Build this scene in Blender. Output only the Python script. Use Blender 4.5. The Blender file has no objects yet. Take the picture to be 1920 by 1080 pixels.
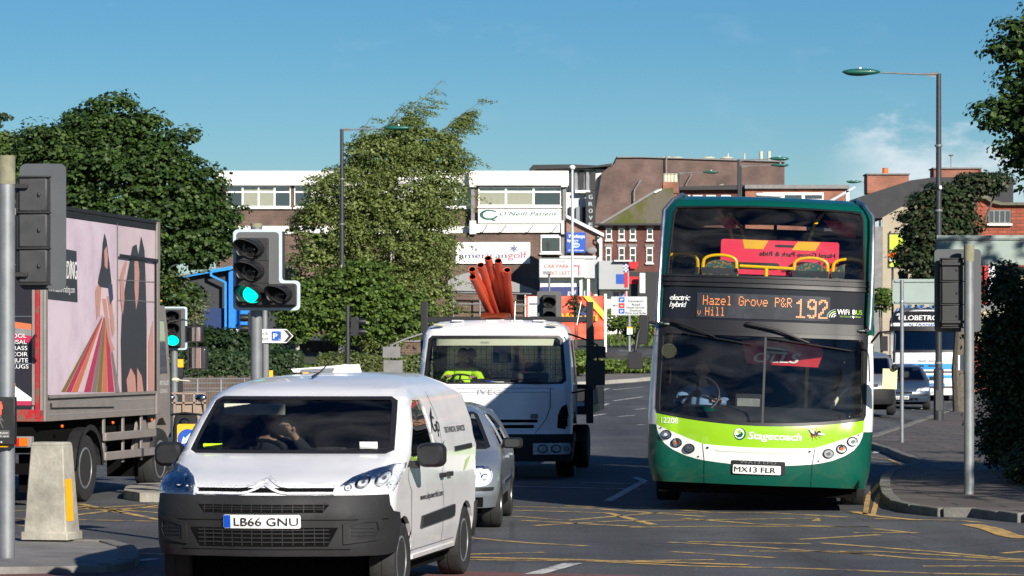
import bpy, bmesh, math, random
import numpy as np
from mathutils import Vector, Matrix
from mathutils.geometry import tessellate_polygon, delaunay_2d_cdt
random.seed(7); RNG = np.random.default_rng(11)
C = bpy.context.scene.collection
# ------------------------------------------------------------------ camera, sky, sun, exposure
K = 0.84            # every height of the place is as low as in the photograph (all z go through K)
HC, F, HOR = 2.05, 6500.0, 670.0
cam_d = bpy.data.cameras.new("camera"); cam = bpy.data.objects.new("camera", cam_d); C.objects.link(cam)
cam.location = (0, 0, HC*K); cam.rotation_euler = (math.radians(90), 0, 0)
cam_d.sensor_width = 36; cam_d.lens = F/1920*36; cam_d.shift_y = (HOR-540)/1920
cam_d.clip_start = 0.5; cam_d.clip_end = 5000
cam_d.dof.use_dof = True; cam_d.dof.focus_distance = 38.5; cam_d.dof.aperture_fstop = 11.0
bpy.context.scene.camera = cam
SUN_EL, SUN_AZ = math.radians(27), math.radians(26)      # behind the camera, 26 degrees to its right
world = bpy.data.worlds.new("World"); bpy.context.scene.world = world; world.use_nodes = True
wt = world.node_tree; wt.nodes.clear()
def wn(t, **k):
    n = wt.nodes.new(t)
    for a, b in k.items(): setattr(n, a, b)
    return n
sky = wn('ShaderNodeTexSky', sky_type='NISHITA', sun_disc=False, sun_elevation=SUN_EL, sun_rotation=math.pi-SUN_AZ,
         air_density=1.0, dust_density=0.15, ozone_density=1.6)
tc = wn('ShaderNodeTexCoord'); mp = wn('ShaderNodeMapping'); mp.inputs['Scale'].default_value = (26, 26, 60)
nz = wn('ShaderNodeTexNoise'); nz.inputs['Scale'].default_value = 1.6; nz.inputs['Detail'].default_value = 7; nz.inputs['Roughness'].default_value = .55
wt.links.new(tc.outputs['Generated'], mp.inputs[0]); wt.links.new(mp.outputs[0], nz.inputs[0])
sx = wn('ShaderNodeSeparateXYZ'); wt.links.new(tc.outputs['Generated'], sx.inputs[0])
def wmath(op, a, b=None, c=None, clamp=False):
    n = wn('ShaderNodeMath', operation=op, use_clamp=clamp)
    for i, q in enumerate((a, b, c)):
        if q is None: continue
        if isinstance(q, (int, float)): n.inputs[i].default_value = q
        else: wt.links.new(q, n.inputs[i])
    return n.outputs[0]
def wramp(v, a, b):
    n = wn('ShaderNodeMapRange', interpolation_type='SMOOTHSTEP'); wt.links.new(v, n.inputs[0])
    n.inputs[1].default_value = a; n.inputs[2].default_value = b; return n.outputs[0]
# a low bank of cumulus over the houses on the right, thin wisps elsewhere
gx = wramp(wmath('ABSOLUTE', wmath('SUBTRACT', sx.outputs[0], .122)), .036, .012)
hgt = wmath('ADD', sx.outputs[2], wmath('MULTIPLY', nz.outputs[0], -.035))
bank = wmath('MULTIPLY', gx, wramp(hgt, .0495, .042))
wisp = wmath('MULTIPLY', wramp(nz.outputs[0], .56, .8), .06)
cl = wmath('ADD', wmath('MULTIPLY', bank, wmath('ADD', .30, wmath('MULTIPLY', wramp(nz.outputs[0], .38, .6), .38))), wisp, clamp=True)
mx = wn('ShaderNodeMix', data_type='RGBA'); wt.links.new(cl, mx.inputs[0])
hs = wn('ShaderNodeHueSaturation'); hs.inputs['Hue'].default_value = .503; hs.inputs['Saturation'].default_value = 1.28; hs.inputs['Value'].default_value = 1.0
wt.links.new(sky.outputs[0], hs.inputs['Color'])
deep = wn('ShaderNodeMix', data_type='RGBA'); wt.links.new(wramp(sx.outputs[2], .0, .10), deep.inputs[0]); deep.inputs[6].default_value = (.52, .66, .88, 1); deep.inputs[7].default_value = (.27, .50, .71, 1)
tint = wn('ShaderNodeVectorMath', operation='MULTIPLY'); wt.links.new(hs.outputs[0], tint.inputs[0]); wt.links.new(deep.outputs[2], tint.inputs[1])
wt.links.new(tint.outputs[0], mx.inputs[6]); mx.inputs[7].default_value = (8.6, 8.9, 9.4, 1)
bg = wn('ShaderNodeBackground'); bg.inputs[1].default_value = .075
wo = wn('ShaderNodeOutputWorld'); wt.links.new(mx.outputs[2], bg.inputs[0]); wt.links.new(bg.outputs[0], wo.inputs[0])
sd = bpy.data.lights.new("sun", 'SUN'); sd.energy = 5.0; sd.angle = math.radians(.5); sd.color = (1, .93, .82)
sun = bpy.data.objects.new("sun", sd); C.objects.link(sun)
_dir = Vector((-math.sin(SUN_AZ)*math.cos(SUN_EL), math.cos(SUN_AZ)*math.cos(SUN_EL), -math.sin(SUN_EL)*K))
sun.rotation_euler = _dir.to_track_quat('-Z', 'Y').to_euler(); sun.location = (40, -60, 60)
vs = bpy.context.scene.view_settings; vs.view_transform = 'Standard'; vs.look = 'None'; vs.gamma = 1; vs.exposure = 0.5
bpy.context.scene.cycles.max_bounces = 8; bpy.context.scene.cycles.transparent_max_bounces = 24

# ------------------------------------------------------------------ helpers
def ss(t, a, b):
    t = min(1, max(0, (t-a)/(b-a))); return t*t*(3-2*t)
def lerp(t, pts):
    if t <= pts[0][0]: return pts[0][1]
    for (a, va), (b, vb) in zip(pts, pts[1:]):
        if t <= b: return va+(vb-va)*(t-a)/(b-a)
    return pts[-1][1]
def terr(x, y):
    left = lerp(y, [(0, 0), (58, 0), (75, .3), (95, .85), (112, 1.3), (119, 1.45), (128, 1.95), (136, 2.4), (150, 2.8), (260, 5.0), (3000, 20)])
    right = lerp(y, [(0, 0), (85, 0), (116, .3), (150, 1.0), (260, 3.5), (3000, 20)])
    f = ss(x, 5.5, 12)
    return left*(1-f)+right*f
def P(px, py, Y): return Vector(((px-960)*Y/F, Y, HC+(HOR-py)*Y/(F*K)))
def G(px, py):                      # the ground point seen there
    lo, hi = 8.0, 400.0
    def d(Y): q = P(px, py, Y); return q.z-terr(q.x, Y)
    Y = lo
    while Y < hi and d(Y) > 0: Y += .5
    a, b = Y-.5, Y
    for _ in range(20):
        m = (a+b)/2
        if d(m) > 0: a = m
        else: b = m
    return P(px, py, b)
def rgb(r, g, b): return tuple(((c/255)/12.92 if c/255 < .04045 else ((c/255+.055)/1.055)**2.4) for c in (r, g, b))+(1,)
MATS = {}
def mat(name, col=(.5, .5, .5), rough=.6, metal=0, var=.0, vs_=6.0, bump=0.0, bs=40.0, coat=0, emit=None, es=0, spec=.5, detail=5, col2=None, c2=(.45, .6), inner=False):
    if name in MATS: return MATS[name]
    m = bpy.data.materials.new(name); m.use_nodes = True; t = m.node_tree; b = t.nodes['Principled BSDF']
    b.inputs['Base Color'].default_value = tuple(col[:3])+(1,); b.inputs['Roughness'].default_value = rough; b.inputs['Metallic'].default_value = metal
    b.inputs['Specular IOR Level'].default_value = spec
    if coat: b.inputs['Coat Weight'].default_value = coat; b.inputs['Coat Roughness'].default_value = .06
    if emit: b.inputs['Emission Color'].default_value = tuple(emit[:3])+(1,); b.inputs['Emission Strength'].default_value = es
    if var or bump or col2:
        c = t.nodes.new('ShaderNodeTexCoord')
    if var or col2:
        n = t.nodes.new('ShaderNodeTexNoise'); n.inputs['Scale'].default_value = vs_; n.inputs['Detail'].default_value = detail; n.inputs['Roughness'].default_value = .65
        t.links.new(c.outputs['Object'], n.inputs[0])
        r = t.nodes.new('ShaderNodeMapRange'); r.inputs[1].default_value = c2[0] if col2 else .3; r.inputs[2].default_value = c2[1] if col2 else .7; t.links.new(n.outputs[0], r.inputs[0])
        x = t.nodes.new('ShaderNodeMix'); x.data_type = 'RGBA'; t.links.new(r.outputs[0], x.inputs[0])
        if col2: x.inputs[6].default_value = tuple(col[:3])+(1,); x.inputs[7].default_value = tuple(col2[:3])+(1,)
        else:
            x.inputs[6].default_value = tuple(max(0, q*(1-var)) for q in col[:3])+(1,); x.inputs[7].default_value = tuple(min(1, q*(1+var)) for q in col[:3])+(1,)
        t.links.new(x.outputs[2], b.inputs['Base Color'])
        r2 = t.nodes.new('ShaderNodeMapRange'); r2.inputs[3].default_value = max(.02, rough-.1*min(1, var*3+.2)); r2.inputs[4].default_value = min(1, rough+.12); t.links.new(n.outputs[0], r2.inputs[0]); t.links.new(r2.outputs[0], b.inputs['Roughness'])
    if bump:
        n2 = t.nodes.new('ShaderNodeTexNoise'); n2.inputs['Scale'].default_value = bs; n2.inputs['Detail'].default_value = 4; t.links.new(c.outputs['Object'], n2.inputs[0])
        bp = t.nodes.new('ShaderNodeBump'); bp.inputs['Strength'].default_value = bump; bp.inputs['Distance'].default_value = .02; t.links.new(n2.outputs[0], bp.inputs['Height']); t.links.new(bp.outputs[0], b.inputs['Normal'])
    if inner:       # the inside of a body panel is dark trim
        g = t.nodes.new('ShaderNodeNewGeometry'); d = t.nodes.new('ShaderNodeBsdfDiffuse'); d.inputs[0].default_value = (.03, .031, .034, 1); ms = t.nodes.new('ShaderNodeMixShader'); o = t.nodes['Material Output']
        t.links.new(g.outputs['Backfacing'], ms.inputs[0]); t.links.new(b.outputs[0], ms.inputs[1]); t.links.new(d.outputs[0], ms.inputs[2]); t.links.new(ms.outputs[0], o.inputs[0])
    MATS[name] = m; return m
def brick(name, c1, c2, mortar, w=.225, h=.075, scale=1, ms=.012, rough=.85, dirt=.35):
    if name in MATS: return MATS[name]
    m = bpy.data.materials.new(name); m.use_nodes = True; t = m.node_tree; b = t.nodes['Principled BSDF']; b.inputs['Roughness'].default_value = rough
    c = t.nodes.new('ShaderNodeTexCoord'); s = t.nodes.new('ShaderNodeSeparateXYZ'); t.links.new(c.outputs['Object'], s.inputs[0])
    a = t.nodes.new('ShaderNodeMath'); a.operation = 'ADD'; t.links.new(s.outputs[0], a.inputs[0]); t.links.new(s.outputs[1], a.inputs[1])
    cb = t.nodes.new('ShaderNodeCombineXYZ'); t.links.new(a.outputs[0], cb.inputs[0]); t.links.new(s.outputs[2], cb.inputs[1])
    k = t.nodes.new('ShaderNodeTexBrick'); k.inputs['Scale'].default_value = scale; k.inputs['Brick Width'].default_value = w; k.inputs['Row Height'].default_value = h
    k.inputs['Mortar Size'].default_value = ms; k.inputs['Color1'].default_value = c1+(1,); k.inputs['Color2'].default_value = c2+(1,); k.inputs['Mortar'].default_value = mortar+(1,)
    k.inputs['Bias'].default_value = 0; t.links.new(cb.outputs[0], k.inputs[0])
    n = t.nodes.new('ShaderNodeTexNoise'); n.inputs['Scale'].default_value = .8; n.inputs['Detail'].default_value = 8; t.links.new(c.outputs['Object'], n.inputs[0])
    r = t.nodes.new('ShaderNodeMapRange'); r.inputs[1].default_value = .3; r.inputs[2].default_value = .7; r.inputs[3].default_value = 1-dirt; r.inputs[4].default_value = 1+dirt; t.links.new(n.outputs[0], r.inputs[0])
    v = t.nodes.new('ShaderNodeVectorMath'); v.operation = 'SCALE'; t.links.new(k.outputs[0], v.inputs[0]); t.links.new(r.outputs[0], v.inputs['Scale'])
    t.links.new(v.outputs[0], b.inputs['Base Color'])
    MATS[name] = m; return m
def glass(name, tint=(.5, .55, .55), refl=.08, rough=.02, body=0.0, bcol=(.02, .025, .03), film=0):
    if name in MATS: return MATS[name]
    m = bpy.data.materials.new(name); m.use_nodes = True; t = m.node_tree; t.nodes.clear()
    o = t.nodes.new('ShaderNodeOutputMaterial'); tr = t.nodes.new('ShaderNodeBsdfTransparent'); tr.inputs[0].default_value = tint+(1,)
    gl = t.nodes.new('ShaderNodeBsdfGlossy'); gl.inputs['Roughness'].default_value = rough; gl.inputs[0].default_value = (1, 1, 1, 1)
    lw = t.nodes.new('ShaderNodeFresnel'); lw.inputs[0].default_value = 1.5
    ad = t.nodes.new('ShaderNodeMath'); ad.operation = 'ADD'; ad.use_clamp = True; ad.inputs[1].default_value = refl; t.links.new(lw.outputs[0], ad.inputs[0])
    src = tr.outputs[0]
    if body:
        df = t.nodes.new('ShaderNodeBsdfDiffuse'); df.inputs[0].default_value = bcol+(1,); m0 = t.nodes.new('ShaderNodeMixShader'); m0.inputs[0].default_value = body
        t.links.new(tr.outputs[0], m0.inputs[1]); t.links.new(df.outputs[0], m0.inputs[2]); src = m0.outputs[0]
    if film:         # thin pale streaks, standing in for cloud reflections on the glass
        c = t.nodes.new('ShaderNodeTexCoord'); mp_ = t.nodes.new('ShaderNodeMapping'); mp_.inputs['Scale'].default_value = (.9, .9, 2.6); mp_.inputs['Rotation'].default_value = (0, .5, 0); n = t.nodes.new('ShaderNodeTexNoise'); n.inputs['Scale'].default_value = 1.3; n.inputs['Detail'].default_value = 9; n.inputs['Distortion'].default_value = 1.6
        t.links.new(c.outputs['Object'], mp_.inputs[0]); t.links.new(mp_.outputs[0], n.inputs[0]); r = t.nodes.new('ShaderNodeMapRange'); r.inputs[1].default_value = .42; r.inputs[2].default_value = .78; r.inputs[3].default_value = 0; r.inputs[4].default_value = film; t.links.new(n.outputs[0], r.inputs[0])
        d2 = t.nodes.new('ShaderNodeBsdfDiffuse'); d2.inputs[0].default_value = (.55, .55, .53, 1); m2 = t.nodes.new('ShaderNodeMixShader'); t.links.new(r.outputs[0], m2.inputs[0]); t.links.new(src, m2.inputs[1]); t.links.new(d2.outputs[0], m2.inputs[2]); src = m2.outputs[0]
    mx_ = t.nodes.new('ShaderNodeMixShader'); t.links.new(ad.outputs[0], mx_.inputs[0]); t.links.new(src, mx_.inputs[1]); t.links.new(gl.outputs[0], mx_.inputs[2])
    t.links.new(mx_.outputs[0], o.inputs[0]); MATS[name] = m; return m

def tag(o, label=None, cat=None, group=None, kind=None):
    if label: o['label'] = label
    if cat: o['category'] = cat
    if group: o['group'] = group
    if kind: o['kind'] = kind
    return o
def thing(name, label, cat, loc=(0, 0, 0), yaw=0, group=None, roll=0, pitch=0):
    o = bpy.data.objects.new(name, None); C.objects.link(o); o.empty_display_size = .3
    o.location = (loc[0], loc[1], loc[2]*K); o.rotation_euler = (pitch, roll, -yaw)
    tag(o, label, cat, group); return o
def copy_tree(o, parent=None):
    c = o.copy(); C.objects.link(c)
    if parent is not None: c.parent = parent
    for ch in [q for q in bpy.data.objects if q.parent == o]: copy_tree(ch, c)
    return c
def inpoly(p, poly):
    x, y = p; c = False; n = len(poly)
    for i in range(n):
        (x1, y1), (x2, y2) = poly[i], poly[i-1]
        if (y1 > y) != (y2 > y) and x < (x2-x1)*(y-y1)/(y2-y1)+x1: c = not c
    return c
def tri2d(loops):
    pts = []; ed = []
    for l in loops:
        o = len(pts); pts += [Vector(p) for p in l]; ed += [(o+i, o+(i+1) % len(l)) for i in range(len(l))]
    vo, eo, fo, *_ = delaunay_2d_cdt(pts, ed, [], 0, 1e-6)
    out = []
    for f in fo:
        c = (sum(vo[i].x for i in f)/len(f), sum(vo[i].y for i in f)/len(f))
        if inpoly(c, loops[0]) and not any(inpoly(c, h) for h in loops[1:]): out.append(tuple(f))
    return [tuple(v) for v in vo], out
class MB:
    def __init__(s): s.v = []; s.f = []; s.m = []
    def add(s, vs, fs, mi=0):
        o = len(s.v); s.v += [tuple(q) for q in vs]; s.f += [tuple(i+o for i in f) for f in fs]; s.m += [mi]*len(fs); return s
    def box(s, x0, x1, y0, y1, z0, z1, mi=0):
        return s.add([(x0, y0, z0), (x1, y0, z0), (x1, y1, z0), (x0, y1, z0), (x0, y0, z1), (x1, y0, z1), (x1, y1, z1), (x0, y1, z1)],
                     [(0, 1, 5, 4), (1, 2, 6, 5), (2, 3, 7, 6), (3, 0, 4, 7), (4, 5, 6, 7), (3, 2, 1, 0)], mi)
    def prism(s, pts, ax, d0, d1, mi=0):          # pts 2-D; ax 'y': (x,z), ax 'x': (y,z), ax 'z': (x,y)
        def q(a, b, d): return (a, d, b) if ax == 'y' else ((d, a, b) if ax == 'x' else (a, b, d))
        n = len(pts); vs = [q(a, b, d0) for a, b in pts]+[q(a, b, d1) for a, b in pts]
        vo, tr = tri2d([pts])
        if len(vo) != n: tr = [tuple(t) for t in tessellate_polygon([[Vector((a, b, 0)) for a, b in pts]])]
        fs = [tuple(t) for t in tr]+[tuple(i+n for i in t[::-1]) for t in tr]+[(i, (i+1) % n, (i+1) % n+n, i+n) for i in range(n)]
        return s.add(vs, fs, mi)
    def tube(s, path, r, n=10, mi=0, cap=True):
        path = [Vector(p) for p in path]; rs = r if isinstance(r, (list, tuple)) else [r]*len(path); vs = []; fs = []
        up = None
        for i, p in enumerate(path):
            t = (path[min(i+1, len(path)-1)]-path[max(i-1, 0)]).normalized()
            if up is None: up = Vector((0, 0, 1)) if abs(t.z) < .9 else Vector((0, 1, 0))
            a = t.cross(up).normalized(); b = a.cross(t).normalized(); up = b
            for k in range(n):
                c = 2*math.pi*k/n; vs.append(p+a*rs[i]*math.cos(c)+b*rs[i]*math.sin(c))
        for i in range(len(path)-1):
            for k in range(n): fs.append((i*n+k, i*n+(k+1) % n, (i+1)*n+(k+1) % n, (i+1)*n+k))
        if cap: fs.append(tuple(range(n))[::-1]); fs.append(tuple(range((len(path)-1)*n, len(path)*n)))
        return s.add(vs, fs, mi)
    def lathe(s, prof, c=(0, 0, 0), ax='x', n=28, mi=0, sc=(1, 1)):    # prof: (radius, offset along axis)
        vs = []; fs = []
        for r, d in prof:
            for k in range(n):
                a = 2*math.pi*k/n; p, q = r*math.cos(a)*sc[0], r*math.sin(a)*sc[1]
                vs.append((c[0]+d, c[1]+p, c[2]+q) if ax == 'x' else ((c[0]+p, c[1]+d, c[2]+q) if ax == 'y' else (c[0]+p, c[1]+q, c[2]+d)))
        for i in range(len(prof)-1):
            for k in range(n): fs.append((i*n+k, i*n+(k+1) % n, (i+1)*n+(k+1) % n, (i+1)*n+k))
        if prof[0][0] > 1e-4: fs.append(tuple(range(n)))
        if prof[-1][0] > 1e-4: fs.append(tuple(range((len(prof)-1)*n, len(prof)*n))[::-1])
        return s.add(vs, fs, mi)
    def ball(s, c, r, n=12, mi=0):
        r = (r,)*3 if isinstance(r, (int, float)) else r; vs = [(c[0], c[1], c[2]-r[2])]; fs = []; h = n//2
        for i in range(1, h):
            a = math.pi*i/h-math.pi/2
            for k in range(n): b = 2*math.pi*k/n; vs.append((c[0]+r[0]*math.cos(a)*math.cos(b), c[1]+r[1]*math.cos(a)*math.sin(b), c[2]+r[2]*math.sin(a)))
        vs.append((c[0], c[1], c[2]+r[2]))
        for k in range(n):
            fs.append((0, 1+(k+1) % n, 1+k)); fs.append((len(vs)-1, 1+(h-2)*n+k, 1+(h-2)*n+(k+1) % n))
            for i in range(h-2): fs.append((1+i*n+k, 1+i*n+(k+1) % n, 1+(i+1)*n+(k+1) % n, 1+(i+1)*n+k))
        return s.add(vs, fs, mi)
    def patch(s, poly, mapf, off=.0, thick=.02, step=(.1, .1), holes=(), mi=0):
        loops = [list(poly)]+[list(h) for h in holes]
        pts, tr = tri2d(loops)
        bm = bmesh.new(); vv = [bm.verts.new((a, b, 0)) for a, b in pts]
        for t in tr:
            try: bm.faces.new([vv[i] for i in t])
            except ValueError: pass
        for f in bm.faces:
            f.normal_update()
            if f.normal.z < 0: f.normal_flip()
        us = [p[0] for p in pts]; zs = [p[1] for p in pts]
        for ax, lo, hi, st in ((0, min(us), max(us), step[0]), (1, min(zs), max(zs), step[1])):
            for k in range(math.ceil(lo/st+1e-6), math.ceil(hi/st-1e-6)):
                bmesh.ops.bisect_plane(bm, geom=bm.verts[:]+bm.edges[:]+bm.faces[:], dist=1e-5, plane_co=(k*st, 0, 0) if ax == 0 else (0, k*st, 0), plane_no=(1, 0, 0) if ax == 0 else (0, 1, 0))
        bm.verts.index_update(); n = len(bm.verts)
        vs = [mapf(v.co.x, v.co.y, off) for v in bm.verts]; fs = [tuple(v.index for v in f.verts) for f in bm.faces]
        if thick:
            bn = {}
            for e in bm.edges:
                if e.is_boundary:
                    for v in e.verts:
                        if v.index not in bn: bn[v.index] = len(vs); vs.append(mapf(v.co.x, v.co.y, off-thick))
            for e in bm.edges:
                if e.is_boundary:
                    a, b = e.verts[0].index, e.verts[1].index
                    l = e.link_loops[0]
                    if l.vert.index != a: a, b = b, a
                    fs.append((b, a, bn[a], bn[b]))
        bm.free(); return s.add(vs, fs, mi)
    def build(s, name, mats, parent=None, origin=None, bev=0, ang=35, loc=None):
        me = bpy.data.meshes.new(name); o = origin or (0, 0, 0)
        me.from_pydata([(x-o[0], y-o[1], (z-o[2])*K) for x, y, z in s.v], [], s.f)
        mats = mats if isinstance(mats, (list, tuple)) else [mats]
        for m in mats: me.materials.append(m)
        if len(mats) > 1: me.polygons.foreach_set('material_index', s.m)
        me.polygons.foreach_set('use_smooth', [True]*len(me.polygons)); me.update()
        me.set_sharp_from_angle(angle=math.radians(ang))
        ob = bpy.data.objects.new(name, me); C.objects.link(ob)
        if parent is not None: ob.parent = parent
        if loc is not None: ob.location = (loc[0], loc[1], loc[2]*K)
        if bev:
            b = ob.modifiers.new('bevel', 'BEVEL'); b.width = bev; b.segments = 2; b.limit_method = 'ANGLE'; b.angle_limit = math.radians(40)
        return ob
    def top(s, name, mats, label, cat, loc, group=None, **k):      # a thing that is one mesh
        ob = s.build(name, mats, None, origin=loc, loc=loc, **k); return tag(ob, label, cat, group)
    def struct(s, name, mats, **k): return tag(s.build(name, mats, **k), kind='structure')
_tc = {}
def textmesh(t, bold=0, shear=0, sp=1.0):
    k = (t, bold, shear, sp)
    if k not in _tc:
        cu = bpy.data.curves.new('t', 'FONT'); cu.body = t; cu.size = 1; cu.offset = 0; cu.shear = shear; cu.space_character = sp; cu.resolution_u = 4; cu.align_x = 'LEFT'
        ob = bpy.data.objects.new('t', cu); C.objects.link(ob); me = bpy.data.meshes.new_from_object(ob)
        v = [tuple(q.co)[:2] for q in me.vertices]; f = [tuple(p.vertices) for p in me.polygons]
        bpy.data.objects.remove(ob); bpy.data.curves.remove(cu); bpy.data.meshes.remove(me)
        x0 = min(a for a, b in v); x1 = max(a for a, b in v); y0 = min(b for a, b in v); y1 = max(b for a, b in v)
        _tc[k] = ([((a-x0)/(x1-x0), b/.73) for a, b in v], f, (x1-x0)/.73)
    return _tc[k]
def text(mb, t, u0, z0, width, height, mapf, off=.006, bold=0, shear=0, sp=1.0, flip=False, mi=0):
    """the word set with capitals of that height; width None keeps its own proportions"""
    v, f, asp = textmesh(t, bold, shear, sp)
    if width is None: width = asp*height
    for i, dx in enumerate((-1, 0, 1) if bold else (0,)):      # heavier faces: the word laid three times, a hair apart
        d = dx*min(bold, .045)*height*.9; mb.add([mapf(((u0+(1-a)*width) if flip else (u0+a*width))+d, z0+b*height, off+.0005*i) for a, b in v], f, mi)
    return width
def flat(y):                          # map for things that face the camera squarely
    return lambda u, z, off: (u, y-off, z)
def rrect(x0, x1, z0, z1, r, n=5):
    o = []
    for cx, cz, a0 in ((x1-r, z0+r, -90), (x1-r, z1-r, 0), (x0+r, z1-r, 90), (x0+r, z0+r, 180)):
        for i in range(n+1): a = math.radians(a0+90*i/n); o.append((cx+r*math.cos(a), cz+r*math.sin(a)))
    return o
def ell(cx, cz, rx, rz, n=20): return [(cx+rx*math.cos(2*math.pi*i/n), cz+rz*math.sin(2*math.pi*i/n)) for i in range(n)]
def mir(p): return [(-a, b) for a, b in p][::-1]
def dens(p, st=.25):
    o = []
    for (a, b), (c, d) in zip(p, p[1:]+p[:1]):
        n = max(1, int(math.hypot(c-a, d-b)/st))
        for i in range(n): o.append((a+(c-a)*i/n, b+(d-b)*i/n))
    return o
class Skin:
    """wrap-around body surface: w half width, a front offset, r plan corner radius, all by height; bow of the front"""
    def __init__(s, w, a, r, bow=.1): s.w, s.a, s.r, s.bow = w, a, r, bow
    def par(s, z):
        W = lerp(z, s.w); R = min(lerp(z, s.r), W*.9) if isinstance(s.r, list) else min(s.r, W*.9)
        return W, lerp(z, s.a), R
    def map(s, u, z, off=0):
        W, A, R = s.par(z); f = W-R; g = 1 if u >= 0 else -1; q = abs(u)
        if q <= f:
            y = A+s.bow*(q/f)**2; nx, ny = 2*s.bow*q/f/f*.9, -1.0; l = math.hypot(nx, ny); x = q; nx /= l; ny /= l
        elif q <= f+R*math.pi/2:
            th = (q-f)/R; x = f+R*math.sin(th); y = A+s.bow+R*(1-math.cos(th)); nx, ny = math.sin(th), -math.cos(th)
        else: x = W; y = A+s.bow+R+(q-f-R*math.pi/2); nx, ny = 1, 0
        return (g*(x+nx*off), y+ny*off, z)
    def U(s, y, z, sg=1):            # u of the side point with that y
        W, A, R = s.par(z); t = y-A-s.bow
        if t < R: return sg*((W-R)+R*math.acos(max(-1, min(1, 1-t/R))))
        return sg*((W-R)+R*math.pi/2+t-R)
    def side(s, poly, sg=1, st=.2):
        o = [(s.U(y, z, sg), z) for y, z in dens(list(poly), st)]
        return o if sg > 0 else o[::-1]
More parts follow.
